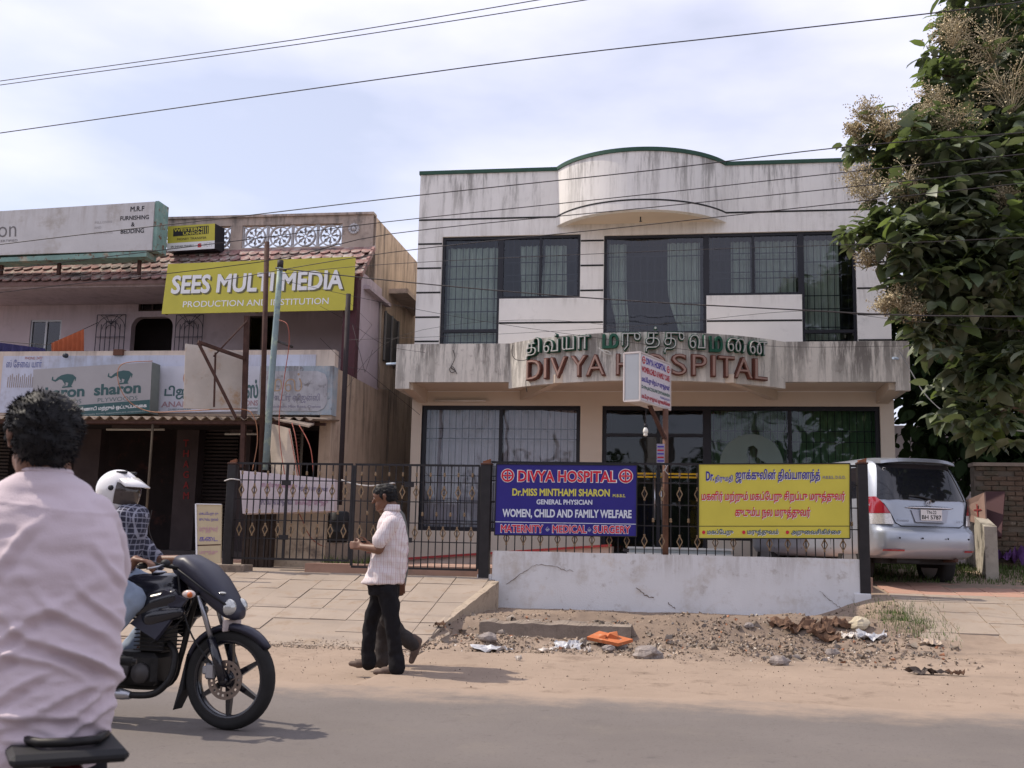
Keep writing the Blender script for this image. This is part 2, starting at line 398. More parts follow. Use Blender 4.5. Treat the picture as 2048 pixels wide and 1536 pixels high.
_g = _n.new('ShaderNodeNewGeometry'); _x = _n.new('ShaderNodeSeparateXYZ'); _q = _n.new('ShaderNodeTexNoise'); _q.inputs['Scale'].default_value = 1.4; _q.inputs['Detail'].default_value = 8; _q.inputs['Roughness'].default_value = .7
_l(_g.outputs['Position'], _q.inputs['Vector']); _l(_g.outputs['Position'], _x.inputs[0]); _m = _n.new('ShaderNodeMath'); _m.operation = 'MULTIPLY_ADD'; _l(_q.outputs[0], _m.inputs[0]); _m.inputs[1].default_value = 2.2; _l(_x.outputs[1], _m.inputs[2])
_r = _n.new('ShaderNodeMapRange'); _r.interpolation_type = 'SMOOTHSTEP'; _r.inputs[1].default_value = 8.95; _r.inputs[2].default_value = 10.0; _l(_m.outputs[0], _r.inputs[0]); _k = _n.new('ShaderNodeMix'); _k.data_type = 'RGBA'; _l(_r.outputs[0], _k.inputs[0]); _l(_s, _k.inputs[6]); _k.inputs[7].default_value = (*SAND, 1); _l(_k.outputs[2], _b.inputs['Base Color'])   # dust blown over the edge of the asphalt
sb = MB(); m_drift = mat('sand_drift', (.37, .26, .175), .95, var=.15, vs_=2, bump=.3, bs=90, spec=.1)

# grit, gravel and pebbles nobody could count
tet = [(1, 0, -.5), (-.6, .8, -.5), (-.5, -.9, -.5), (.1, .1, .8), (.6, .7, .3), (-.7, 0, .4)]
tetf = [(0, 1, 3), (0, 4, 1), (0, 3, 4), (1, 4, 3), (1, 5, 2), (1, 3, 5), (2, 5, 3), (0, 3, 2), (0, 2, 1)]
def gravel(name, n, region, smin, smax, m, label):
    c, s = [], []
    while len(c) < n:
        x, y, w = region()
        if RNG.random() > w: continue
        c.append((x, y, ground_h(x, y) + .003)); s.append(smin * (smax / smin) ** (RNG.random() ** 2.2))
    scatter(name, tet, tetf, c, rand_rot(n), s, m, kind='stuff', label=label)
m_gr = mat('gravel_stone', (.30, .235, .185), .9, island=.35, var=.2, vs_=9)
m_grl = mat('pale_chips', (.55, .50, .45), .85, island=.35, var=0)
def reg_mid():
    x = RNG.uniform(-3.4, 3.2); y = RNG.uniform(11.4, 14.9)
    return x, y, (1 - sstep(2.1, 3.2, x)) * (.25 + .75 * math.exp(-((y - 12.5) / .7) ** 2)) * (1 - .6 * (y > 13.4)) * (.35 + 1.1 * max(0, noise.noise(Vector((x * 1.3, y * 1.6, 9))) + .3))
gravel('gravel', 10500, reg_mid, .004, .030, m_gr, 'grey brown rubble grit heaped along the drain before the white wall')
gravel('pale_rubble_chips', 420, reg_mid, .006, .022, m_grl, 'pale chips of plaster and paper scattered through the rubble')
def reg_big():
    x = RNG.uniform(-3.0, 3.0); y = RNG.uniform(11.7, 13.9); return x, y, math.exp(-((y - 12.5) / .8) ** 2) * (.2 + 1.3 * max(0, noise.noise(Vector((x * 1.1, y * 1.3, 4))) + .25))
gravel('rubble', 300, reg_big, .022, .075, mat('rubble_lump', (.27, .225, .19), .95, island=.35, var=.25, vs_=11, bump=.6, bs=70), 'broken lumps of concrete and earth heaped along the drain')
gravel('brick_rubble', 90, reg_big, .014, .040, mat('brick_crumbs', (.36, .17, .10), .95, island=.3, var=.2, vs_=11), 'reddish brick crumbs in the rubble by the white wall')
def reg_all():
    x = RNG.uniform(-6, 5); y = RNG.uniform(8.9, 12.6); return x, y, .25 + .6 * max(0, noise.noise(Vector((x, y * 2, 2))))
gravel('road_grit', 1500, reg_all, .003, .011, m_gr, 'fine grit lying on the sandy road edge')
def reg_left():
    x = RNG.uniform(-5.3, -3.1); y = RNG.uniform(11.75, 12.5)
    return x, y, math.exp(-((x + 4.35) / .75) ** 2 - ((y - 12.1) / .26) ** 2)
_gh = ground_h
# ---------------------------------------------------------------- left pavement ramp
RZ = lambda y: lerp(.035, .72, (y - 12.0) / 3.0)
m_conc = mat('worn_concrete', (.33, .27, .22), .92, var=.16, vs_=1.6, bump=.35, bs=80, dirt=[((.27, .205, .15), 3.2, .48, .7), ((.15, .12, .1), 12, .66, .82)], spec=.1)
m_tile = mat('pavement_tile', (.335, .275, .225), .9, var=.13, vs_=1.3, bump=.3, bs=90, island=.05, dirt=[((.28, .21, .155), 4.5, .5, .72), ((.17, .13, .105), 19, .68, .8)], spec=.1)
m_pink = mat('reddish_tile', (.43, .25, .19), .85, var=.12, vs_=2, dirt=((.40, .30, .22), 5, .5, .7))
rp = MB(); yy = [11.95, 12.4, 13, 13.6, 14.2, 14.8, 15.0, 16.4]
zz = [.0, RZ(12.4) - .010, RZ(13) - .010, RZ(13.6) - .010, RZ(14.2) - .010, RZ(14.8) - .010, .69, .80]
for (a, za), (b, zb) in zip(zip(yy, zz), zip(yy[1:], zz[1:])):
    xr = lambda y: -2.52 if y > 14.6 else lerp(-2.86, -2.52, (y - 11.95) / 2.65)
    rp.hexa([(-14, a, -.3), (xr(a), a, -.3), (xr(b), b, -.3), (-14, b, -.3), (-14, a, za), (xr(a), a, za), (xr(b), b, zb), (-14, b, zb)])
ramp = rp.build('pavement', m_conc, kind='structure')
T = .46
for j in range(7):
    for i in range(20):
        y0 = 11.98 + j * T * .95; y1 = y0 + T * .95 - .012
        x1 = -2.60 - i * T; x0 = x1 - T + .012
        x1 = min(x1, lerp(-2.86, -2.52, min(1, (y0 - 11.95) / 2.65)) - .004)
        if y1 > 15.0: y1 = 14.99
        if j == 0 and (i in (0, 1, 3, 4, 5, 6) or random.random() < .4): continue
        if j == 1 and i in (3, 4): continue
        if x1 - x0 < .08 or y1 - y0 < .05: continue
        h = random.uniform(-.004, .004); tl = random.uniform(-.004, .004)
        # joints recessed: each tile stands proud of the concrete bed
        t = MB(); za, zb = RZ(y0) + h, RZ(y1) + h
        t.hexa([(x0, y0, za - .035), (x1, y0, za - .035), (x1, y1, zb - .035), (x0, y1, zb - .035), (x0, y0, za + tl), (x1, y0, za - tl), (x1, y1, zb - tl), (x0, y1, zb + tl)])
        t.build('paving_tile', m_tile, ramp)
# right hand drive of tiles up to the parked van
rgt = MB(); rgt.box(2.62, 9, 14.9, 15.0, .2, .6)
drv = MB()
for a, b, za, zb in ((13.0, 15.0, .15, .615), (15.0, 16.5, .615, .755)):
    drv.hexa([(2.75, a, -.2), (9, a, -.2), (9, b, -.2), (2.75, b, -.2), (2.75, a, za), (9, a, za), (9, b, zb), (2.75, b, zb)])
drive = drv.build('driveway', m_conc, kind='structure')
RZR = lambda y: lerp(.155, .62, (y - 13.0) / 2.0) if y < 15 else lerp(.62, .76, (y - 15) / 1.5)
for j in range(8):
    for i in range(14):
        y0 = 13.02 + j * .43; y1 = y0 + .42; x0 = 2.77 + i * .45 + (.02 * (j % 2)); x1 = x0 + .437
        if j == 0 and random.random() < .5: continue
        h = random.uniform(-.003, .003) + .012
        t = MB(); za, zb = RZR(y0) + h, RZR(y1) + h
        t.hexa([(x0, y0, za - .035), (x1, y0, za - .035), (x1, y1, zb - .035), (x0, y1, zb - .035), (x0, y0, za), (x1, y0, za), (x1, y1, zb), (x0, y1, zb)])
        t.build('paving_tile', m_tile if j < 5 else m_pink, drive)
# yard inside the fence
yd = MB()
yd.box(-5.4, 2.6, 15.32, 20.2, .4, .845)
yd.box(-12, -5.41, 16.5, 21, .4, .84); yd.build('yard', mat('yard_paving', (.42, .27, .21), .9, var=.15, vs_=2.2, dirt=((.25, .19, .15), 3, .5, .75)), kind='structure')
gravel('loose_chippings', 1500, reg_left, .006, .02, m_gr, 'patch of loose grey chippings at the foot of the paved ramp')

# concrete drain edge in the rubble
m_old = mat('old_concrete', (.27, .22, .18), .95, var=.25, vs_=2.5, bump=.7, bs=40, dirt=[((.12, .1, .085), 4, .5, .72)])
b = MB(); n = 90
for i in range(n):
    x0 = lerp(-2.36, -.55, i / n); x1 = lerp(-2.36, -.55, (i + 1) / n); z0 = .245 + .02 * noise.noise(Vector((i * .11, 0, 0))) + .006 * noise.noise(Vector((i * .6, 3, 0))); y0 = 13.0 + .03 * noise.noise(Vector((i * .09, 5, 0))) + .004 * noise.noise(Vector((i * .7, 7, 0)))
    b.hexa([(x0, y0, -.1), (x1, y0, -.1), (x1, 13.5, -.1), (x0, 13.5, -.1), (x0, y0, z0), (x1, y0, z0), (x1, 13.5, z0 + .02), (x0, 13.5, z0 + .02)])
b.build('drain_slab', m_old, label='broken concrete drain edge in the rubble before the white wall', cat='drain')
b = MB(); n = 10
for i in range(n):
    a = i / n; c = (i + 1) / n; f = lambda t: (-2.84 + .31 * t, 12.9 + 1.9 * t)
    (xa, ya), (xb, yb) = f(a), f(c); za, zb = RZ(ya) + .004, RZ(yb) + .004
    b.hexa([(xa, ya, -.1), (xa + .1, ya, -.1), (xb + .1, yb, -.1), (xb, yb, -.1), (xa, ya, za), (xa + .1, ya, za - .01 * (i % 2)), (xb + .1, yb, zb), (xb, yb, zb)])
b.build('ramp_kerb', mat('kerb_concrete', (.42, .34, .26), .9, var=.2, vs_=5, bump=.5, bs=50, dirt=((.2, .16, .12), 5, .5, .7)), label='sloping concrete kerb along the ramp beside the white wall', cat='kerb')

# ================================================================ HOSPITAL
def tam(s):
    out = []
    for ch in s:
        if ch in 'ெேை' and out: out.insert(len(out) - 1, ch)
        else: out.append(ch)
    return ''.join(out)
BLK = mat('window_frame_black', (.012, .012, .018), .45, var=0, spec=.4)
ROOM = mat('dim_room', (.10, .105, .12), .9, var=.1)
CURT = mat('green_curtain', (.62, .70, .61), .95, var=.12, vs_=4)
CURG = mat('dark_green_curtain', (.18, .30, .19), .95, var=.12, vs_=4)
CURW = mat('white_curtain', (.68, .67, .70), .95, var=.1, vs_=4)
GLU = glass('blue_tinted_glass', (.73, .76, .76), .98)
GLD = glass('dark_tinted_glass', (.68, .74, .68), .98)
GLC = glass('clear_glass', (.82, .83, .86), .96)
GRILLE = mat('grille_iron', (.035, .04, .055), .6, var=.1)
PAINT = (.79, .765, .73)
ZT = 8.42
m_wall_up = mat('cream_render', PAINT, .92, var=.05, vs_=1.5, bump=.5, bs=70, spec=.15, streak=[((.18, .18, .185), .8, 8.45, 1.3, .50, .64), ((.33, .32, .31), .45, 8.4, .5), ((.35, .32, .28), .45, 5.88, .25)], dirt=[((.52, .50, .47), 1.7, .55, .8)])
m_wall_lo = mat('bounce_warm_render', (.68, .60, .50), .92, var=.05, vs_=1.2, bump=.3, bs=90, spec=.15, dirt=[((.55, .47, .38), 1.5, .55, .8)])  # hospital render with the warm light bounced from the ground painted into its colour
m_stain = mat('stained_render', (.68, .64, .57), .93, var=.08, vs_=1.8, bump=.5, bs=60, spec=.1, streak=[((.07, .065, .06), 1.0, 4.9, 1.75, .42, .57), ((.16, .15, .14), .8, 4.78, .35), ((.30, .27, .24), .75, 4.9, 1.1)], dirt=[((.42, .38, .34), 6, .55, .75)])
m_green = mat('green_coping', (.035, .085, .06), .7, var=.15, vs_=6, dirt=((.02, .04, .03), 14, .6, .8))
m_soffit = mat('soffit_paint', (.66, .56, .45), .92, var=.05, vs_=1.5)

def wall_grid(name, x0, x1, z0, z1, Y, holes, m, parent, depth=.22, back=None):
    """front wall with real openings; the reveals turn inwards by depth"""
    X = sorted({x0, x1, *[h[0] for h in holes], *[h[1] for h in holes]}); Z = sorted({z0, z1, *[h[2] for h in holes], *[h[3] for h in holes]})
    X = [x for x in X if x0 - 1e-6 <= x <= x1 + 1e-6]; Z = [z for z in Z if z0 - 1e-6 <= z <= z1 + 1e-6]
    inh = lambda x, z: any(h[0] < x < h[1] and h[2] < z < h[3] for h in holes)
    mb = MB(); S = [[inh((a + b) / 2, (c + d) / 2) for a, b in zip(X, X[1:])] for c, d in zip(Z, Z[1:])]
    for j in range(len(Z) - 1):
        for i in range(len(X) - 1):
            a, b, c, d = X[i], X[i + 1], Z[j], Z[j + 1]
            if not S[j][i]: mb.quad((a, Y, c), (b, Y, c), (b, Y, d), (a, Y, d))
            else:
                if i and not S[j][i - 1]: mb.quad((a, Y, c), (a, Y, d), (a, Y + depth, d), (a, Y + depth, c))
                if i < len(X) - 2 and not S[j][i + 1]: mb.quad((b, Y, c), (b, Y, d), (b, Y + depth, d), (b, Y + depth, c))
                if j and not S[j - 1][i]: mb.quad((a, Y, c), (b, Y, c), (b, Y + depth, c), (a, Y + depth, c))
                if j < len(Z) - 2 and not S[j + 1][i]: mb.quad((a, Y, d), (b, Y, d), (b, Y + depth, d), (a, Y + depth, d))
    return mb.build(name, m, parent)
H = thing('hospital_building', 'two storey cream hospital with curved balcony bands and black framed windows', 'hospital', (-.6, 20, .84))
XL, XR = -5.06, 3.84
W1 = (-4.57, -3.41, 4.60, 7.14); W2 = (-3.41, -1.85, 5.88, 7.14)
W3 = (-1.40, .53, 5.17, 7.10); W4 = (.53, 2.27, 5.89, 7.10); W5 = (2.27, 3.25, 4.60, 7.10)
G1 = (-4.86, -1.81, 1.42, 3.80); G2 = (-1.40, .53, 1.02, 3.80); G3 = (.53, 3.60, 1.35, 3.80)
ZS = 4.06
wall_grid('upper_wall', XL, XR, ZS, ZT, 20, [W1, W2, W3, W4, W5], m_wall_up, H)
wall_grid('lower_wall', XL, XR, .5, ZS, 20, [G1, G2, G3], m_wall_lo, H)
for x, s in ((XL, 'left'), (XR, 'right')):
    b = MB(); b.box(*((x, x + .2) if s == 'left' else (x - .2, x)), 20.001, 31, .4, ZT - .002); b.build('side_wall', m_wall_up, H)
b = MB(); b.box(XL + .21, XR - .21, 20.1, 31, 7.6, 7.75); b.build('roof_slab', m_conc, H)
b = MB(); b.box(XL + .2, XR - .2, 20.24, 30.9, 4.10, 4.35); b.box(XL + .2, XR - .2, 22.6, 22.7, .5, 7.6)
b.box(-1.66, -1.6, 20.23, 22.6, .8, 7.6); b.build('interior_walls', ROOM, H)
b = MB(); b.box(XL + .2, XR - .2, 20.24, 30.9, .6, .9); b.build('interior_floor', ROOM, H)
b = MB(); b.box(XL + .2, XR - .2, 30.7, 31, .4, ZT); b.build('rear_wall', m_wall_up, H)
# grooves cut in the render, painted black
m_gro = mat('groove_black', (.03, .03, .03), .9, var=0)
def groove(x0, x1, z, Y=20.0):
    b = MB(); b.box(x0, x1, Y - .004, Y + .02, z - .017, z + .017); b.build('wall_groove', m_gro, H)
for z in (7.0, 6.51, 6.02, 5.53, 5.05):
    groove(XL + .001, -4.575, z)
    if z > 5.9: groove(-1.845, -1.405, z)
    groove(3.255, XR - .001, z - .03)
groove(-3.405, -1.405, 5.40); groove(.535, 2.265, 5.40); groove(XL + .001, -2.33, 7.49); groove(.905, XR - .001, 7.49)
# parapet bulge over the entrance
def arc(xa, xb, yb, ym, n=36):
    xm = (xa + xb) / 2; h = (xb - xa) / 2; s = yb - ym; r = (h * h + s * s) / (2 * s); cy = ym + r; t0 = math.asin(h / r)
    return xm, cy, r, t0, [(xm + r * math.sin(t), cy - r * math.cos(t)) for t in [lerp(-t0, t0, i / n) for i in range(n + 1)]]
def band(name, pts, z0, z1, th, m, parent, pr=0.0, kz=None):
    """a curved upright band following a plan line, th thick towards the building"""
    mb = MB(); xm = sum(p[0] for p in pts) / len(pts); rs = []
    for i, (x, y) in enumerate(pts):
        a = Vector(pts[max(i - 1, 0)]); c = Vector(pts[min(i + 1, len(pts) - 1)]); t = (c - a).normalized(); nn = Vector((t.y, -t.x))
        o = Vector((x, y)) + nn * pr; q = Vector((x, y)) - nn * th
        rs.append([(o.x, o.y, z0), (o.x, o.y, z1), (q.x, q.y, z1), (q.x, q.y, z0)])
    return mb.rings(rs, False, True).build(name, m, parent)
BX0, BX1 = -2.32, .90
_, bcy, br, bt, bpts = arc(BX0, BX1, 19.998, 19.08)
band('parapet_bulge', bpts, 7.30, ZT, .14, m_wall_up, H)
band('wall_groove', bpts, 7.475, 7.505, .01, m_gro, H, .004)
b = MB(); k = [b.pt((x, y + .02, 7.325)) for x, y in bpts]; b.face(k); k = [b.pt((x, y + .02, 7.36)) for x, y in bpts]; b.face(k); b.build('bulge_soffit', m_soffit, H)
band('green_coping', bpts, ZT + .001, ZT + .075, .16, m_green, H, .025)
b = MB(); b.box(XL - .02, BX0 - .02, 19.97, 20.16, ZT + .001, ZT + .072); b.build('green_coping', m_green, H)
b = MB(); b.box(BX1 + .02, XR + .02, 19.97, 20.16, ZT + .001, ZT + .072); b.build('green_coping', m_green, H)
b = MB(); p = P(1281, 430, 19.6); b.tube([(p.x, 19.6, 7.325), (p.x, 19.6, 7.24)], .012); b.tube([(p.x - .02, 19.6, 7.23), (p.x + .03, 19.6, 7.24)], .01); b.build('ceiling_hook', GRILLE, H)

def curtain(x0, x1, z0, z1, Y, m, parent, folds=9, amp=.03, pinch=None, name='curtain'):
    """hanging cloth with gathered folds; pinch=(xc, z, f) ties it towards xc at height z"""
    nx_, nz_ = int(14 * folds ** .8) + 8, 14; mb = MB(); ids = []
    ph = random.random() * 6
    for j in range(nz_ + 1):
        z = lerp(z0, z1, j / nz_); row = []
        for i in range(nx_ + 1):
            u = i / nx_; x = lerp(x0, x1, u)
            if pinch: f = pinch[2] * math.exp(-((z - pinch[1]) / .5) ** 2); x = lerp(x, pinch[0], f)
            w = folds * u * 2 * math.pi + ph + .8 * math.sin(u * 9 + z * .4)
            row.append(mb.pt((x, Y + amp * math.sin(w) + amp * .4 * math.sin(w * 2.3 + z), z)))
        ids.append(row)
    for a, c in zip(ids, ids[1:]):
        for i in range(nx_): mb.face([a[i], a[i + 1], c[i + 1], c[i]], True)
    return mb.build(name, m, parent)
def window(o, panes, gl, label=None, fr=.055, grille=(.115, [.3, .42, .75, .87]), Y=20.05, gm=GRILLE, trans=()):
    """o = opening; panes = x boundaries as fractions; trans = z of cross bars"""
    x0, x1, z0, z1 = o; mb = MB()
    mb.box(x0, x1, Y, Y + .09, z1 - fr, z1); mb.box(x0, x1, Y, Y + .09, z0, z0 + fr)
    mb.box(x0, x0 + fr, Y + .002, Y + .088, z0 + fr, z1 - fr); mb.box(x1 - fr, x1, Y + .002, Y + .088, z0 + fr, z1 - fr)
    xb = [x0] + list(panes) + [x1]
    for x in panes: mb.box(x - fr * .42, x + fr * .42, Y + .004, Y + .084, z0 + fr, z1 - fr)
    for z in trans: mb.box(x0 + fr, x1 - fr, Y + .006, Y + .082, z - .03, z + .03)
    w = mb.build('window', BLK, H, label=label)
    zb = [z0] + list(trans) + [z1]
    for a, c in zip(xb, xb[1:]):
        for d, e in zip(zb, zb[1:]):
            q = MB(); q.quad((a + .02, Y + .04, d + .02), (c - .02, Y + .04, d + .02), (c - .02, Y + .04, e - .02), (a + .02, Y + .04, e - .02)); q.build('pane', gl, w)
    if grille:
        g = MB(); st, hz = grille; n = int((x1 - x0) / st)
        for i in range(1, n): x = lerp(x0, x1, i / n); g.box(x - .006, x + .006, Y + .13, Y + .142, z0 + .02, z1 - .02)
        for h in hz: z = lerp(z0, z1, h); g.box(x0 + .02, x1 - .02, Y + .122, Y + .13, z - .008, z + .008)
        g.build('grille', gm, w)
    return w
w = window(W1, [], GLU, trans=(5.26,), label='tall upper window at the far left corner', grille=(.12, [.18, .28, .42, .52, .68, .78]))
curtain(W1[0] + .05, W1[1] - .03, 4.6, 6.98, 20.3, CURT, w, 9)
w = window(W2, [-2.63], GLU, label='pair of upper window panes beside the left corner window', grille=(.12, [.3, .4, .6, .7]))
curtain(-3.05, -2.62, 5.88, 7.0, 20.3, CURT, w, 4, pinch=(-2.9, 5.9, .2)); curtain(-2.58, -2.15, 5.88, 7.0, 20.3, CURT, w, 4, pinch=(-2.2, 5.95, -.25))
w = window(W3, [], GLU, label='largest upper window above the hospital name', grille=(.13, [.12, .2, .32, .55, .8]))
curtain(-1.33, -.98, 5.17, 7.0, 20.3, CURT, w, 4, pinch=(-.8, 5.3, .3)); curtain(-.2, .42, 5.17, 7.0, 20.3, CURT, w, 6, pinch=(.4, 5.2, .35))
w = window(W4, [1.40], GLU, label='pair of upper window panes right of the middle', grille=(.12, [.3, .4, .6, .7]))
curtain(1.0, 1.36, 5.89, 7.0, 20.3, CURT, w, 4); curtain(1.45, 2.2, 5.89, 7.0, 20.3, CURT, w, 7)
w = window(W5, [], GLU, trans=(5.20,), label='tall upper window behind the teak leaves at the right', grille=(.12, [.18, .28, .42, .52, .68, .78]))
curtain(2.34, 2.98, 4.6, 7.0, 20.3, CURT, w, 6)
w = window(G1, [-3.33], GLC, label='wide ground floor window left with white curtains', grille=(.125, [.08, .24, .44, .52, .74, .82]), fr=.075)
curtain(-4.84, -3.35, 1.42, 3.78, 20.33, CURW, w, 8, .018); curtain(-3.31, -1.84, 1.42, 3.78, 20.33, CURW, w, 8, .018)
w = window(G2, [-.36], GLD, label='dark glass entrance doors under the hospital name', trans=(3.26,), grille=None, fr=.075)
q = MB()
for x in (-.42, -.30): q.tube([(x, 19.98, 1.7), (x, 19.98, 2.45)], .014); q.box(x - .01, x + .01, 19.98, 20.06, 1.75, 1.77); q.box(x - .01, x + .01, 19.98, 20.06, 2.38, 2.40)
q.build('door_handle', mat('steel', (.6, .6, .62), .3, metal=1, var=0), w)
q = MB(); q.box(-1.33, -.4, 20.078, 20.084, 2.53, 2.56); q.box(-1.33, -.4, 20.078, 20.084, 2.47, 2.50); q.box(-.32, .46, 20.078, 20.084, 2.53, 2.56); q.box(-.32, .46, 20.078, 20.084, 2.47, 2.50)
q.build('yellow_tape', mat('yellow_tape', (.7, .42, .02), .6, var=0), w)
b = MB(); b.box(-1.3, .5, 21.2, 21.25, .84, 3.8); b.build('curtain', mat('dark_hall', (.03, .03, .03), .9, var=0), w)  # near-black sheet: the dimness of the hall put into colour, no cloth
w = window(G3, [2.02], GLD, label='wide dark ground floor window with a round mother emblem', grille=(.125, [.08, .24, .44, .52, .74, .82]), fr=.075)
curtain(.57, 1.98, 1.35, 3.78, 20.33, CURG, w, 12, .03); curtain(2.06, 3.58, 1.35, 3.78, 20.33, CURG, w, 13, .03)
# frosted emblem of a mother with child on the pane
m_fr = mat('frosted_film', (.17, .23, .21), .6, var=.05)
cc = P(1503, 930, 20.07); b = MB(); R1 = .57
pts = [(R1 * math.cos(t), R1 * math.sin(t)) for t in [2 * math.pi * i / 48 for i in range(48)]]
hole = [(.0, -.30), (.06, -.1), (.20, -.02), (.26, .04), (.16, .10), (.10, .16), (.12, .28), (.04, .36), (-.06, .33), (-.09, .2), (-.05, .08), (-.16, -.05), (-.22, -.3), (-.12, -.42)]
vv = [Vector(p) for p in pts + hole]; ee = [(i, (i + 1) % 48) for i in range(48)] + [(48 + i, 48 + (i + 1) % len(hole)) for i in range(len(hole))]
rr = delaunay_2d_cdt(vv, ee, [], 0, 1e-5); ids = [b.pt((cc.x + v.x, 20.085, cc.z + v.y)) for v in rr[0]]
for f in rr[2]:
    x = sum(rr[0][i].x for i in f) / 3; y = sum(rr[0][i].y for i in f) / 3
    if _wind(x, y, [hole]) == 0: b.face([ids[i] for i in f])
b.build('frosted_emblem', m_fr, w, label='round frosted emblem with a mother and child outline')
# ---- balcony band (canopy) with the stained parapet
CY = 18.70; ZC0, ZC1, ZCL = 4.05, 4.75, 3.93; CX0, CX1 = -2.98, 1.82
_, ccy, crr, ct, cpts = arc(CX0, CX1, CY, 17.75, 48)
cmx = (CX0 + CX1) / 2
def fascia(name, x0, x1, z0, z1, n=14):
    b = MB(); b.box(x0, x1, CY, CY + .12, z0, z1); return b.build(name, m_stain, H)
fascia('balcony_parapet', XL + .26, CX0 - .001, ZC0, ZC1); fascia('balcony_parapet', CX1 + .001, XR - .20, ZC0, ZC1)
fascia('balcony_corner', XL, XL + .259, ZCL, ZC1); fascia('balcony_corner', XR - .199, XR + .03, ZCL - .03, ZC1)
band('curved_parapet', cpts, ZCL, ZC1 - .003, .12, m_stain, H)
b = MB(); b.box(XL, XL + .12, CY + .121, 19.999, ZCL, ZC1 - .004); b.build('balcony_side', m_stain, H)
b = MB(); b.box(XR - .09, XR + .03, CY + .121, 19.999, ZCL, ZC1 - .004); b.build('balcony_side', m_stain, H)
b = MB()
b.box(XL + .121, XR - .091, CY + .121, 19.999, ZC0 + .03, ZC0 + .16)
k = [(x, y + .10) for x, y in cpts]; b.prism(k, lambda u, v: (u, v, ZC0 + .03), (0, 0, .13))
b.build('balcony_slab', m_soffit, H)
for x0, x1 in ((XL + .121, XL + .30), (XR - .30, XR - .092)):
    b = MB(); b.hexa([(x0, CY + .122, ZCL), (x1, CY + .122, ZCL), (x1, 19.998, 3.85), (x0, 19.998, 3.85), (x0, CY + .122, ZC0 + .028), (x1, CY + .122, ZC0 + .028), (x1, 19.998, ZC0 + .028), (x0, 19.998, ZC0 + .028)]); b.build('bracket_beam', m_soffit, H)
for xa, xb in ((CX0 + .02, CX0 + .9), (CX1 - .02, CX1 - .9)):
    b = MB(); s = .14 if xb > xa else -.14
    b.hexa([(xb, 18.02, ZC0 - .12), (xb + s, 18.02, ZC0 - .12), (xa + s, 19.99, ZC0 - .14), (xa, 19.99, ZC0 - .14), (xb, 18.02, ZC0 + .028), (xb + s, 18.02, ZC0 + .028), (xa + s, 19.99, ZC0 + .028), (xa, 19.99, ZC0 + .028)]); b.build('bracket_beam', m_soffit, H)
# tube light and small fittings under the soffit
a, c = P(864, 801, 19.9), P(976, 801, 19.9)
tb = thing('tube_light', 'long unlit tube light on the lower wall under the hospital balcony', 'light', (a.x, 19.93, a.z))
q = MB(); q.box(a.x, c.x, 19.95, 19.995, a.z - .02, a.z + .03); q.build('fitting', mat('cream_metal', (.62, .55, .45), .6), tb)
q = MB(); q.tube([(a.x + .05, 19.93, a.z), (c.x - .05, 19.93, a.z)], .015); q.build('tube', mat('white_plastic', (.75, .72, .66), .4), tb)
# overflow pipes, loose wires on the parapet
m_pvc = mat('pvc_pipe', (.45, .55, .66), .4, var=0)
for px, py, d in ((778, 726, (-.22, 0, -.02)), (1797, 717, (-.12, -.16, -.02))):
    p = P(px + (18 if px < 1000 else 0), py, CY); q = MB(); q.tube([p + Vector((.02, .05, 0)), p + Vector(d)], .022, 10); q.build('spout', m_pvc, H)
m_wire = mat('thin_wire', (.04, .035, .035), .7, var=0)
def poly_px(pts, Y): return [P(x, y, Y) for x, y in pts]
def spline(pts, n=6):
    pts = [Vector(p) for p in pts]; out = []
    for i in range(len(pts) - 1):
        a, b_, c_, d = pts[max(i - 1, 0)], pts[i], pts[i + 1], pts[min(i + 2, len(pts) - 1)]
        for k in range(n):
            t = k / n; out.append(.5 * ((2 * b_) + (c_ - a) * t + (2 * a - 5 * b_ + 4 * c_ - d) * t * t + (3 * b_ - a - 3 * c_ + d) * t ** 3))
    return out + [pts[-1]]
q = MB(); q.tube(spline(poly_px([(906, 700), (910, 715), (905, 728), (902, 735), (910, 742), (903, 745), (899, 738), (906, 734), (914, 748)], CY - .02)), .006, 5); q.build('loose_cable', m_wire, H)
q = MB(); q.tube(spline(poly_px([(1026, 690), (1024, 705), (1030, 718), (1045, 721), (1060, 717)], CY - .35)), .006, 5); q.build('loose_cable', m_wire, H)
q = MB(); q.tube(spline(poly_px([(1063, 745), (1053, 758), (1052, 772), (1054, 784)], CY - .40)), .006, 5); q.build('loose_cable', m_wire, H)
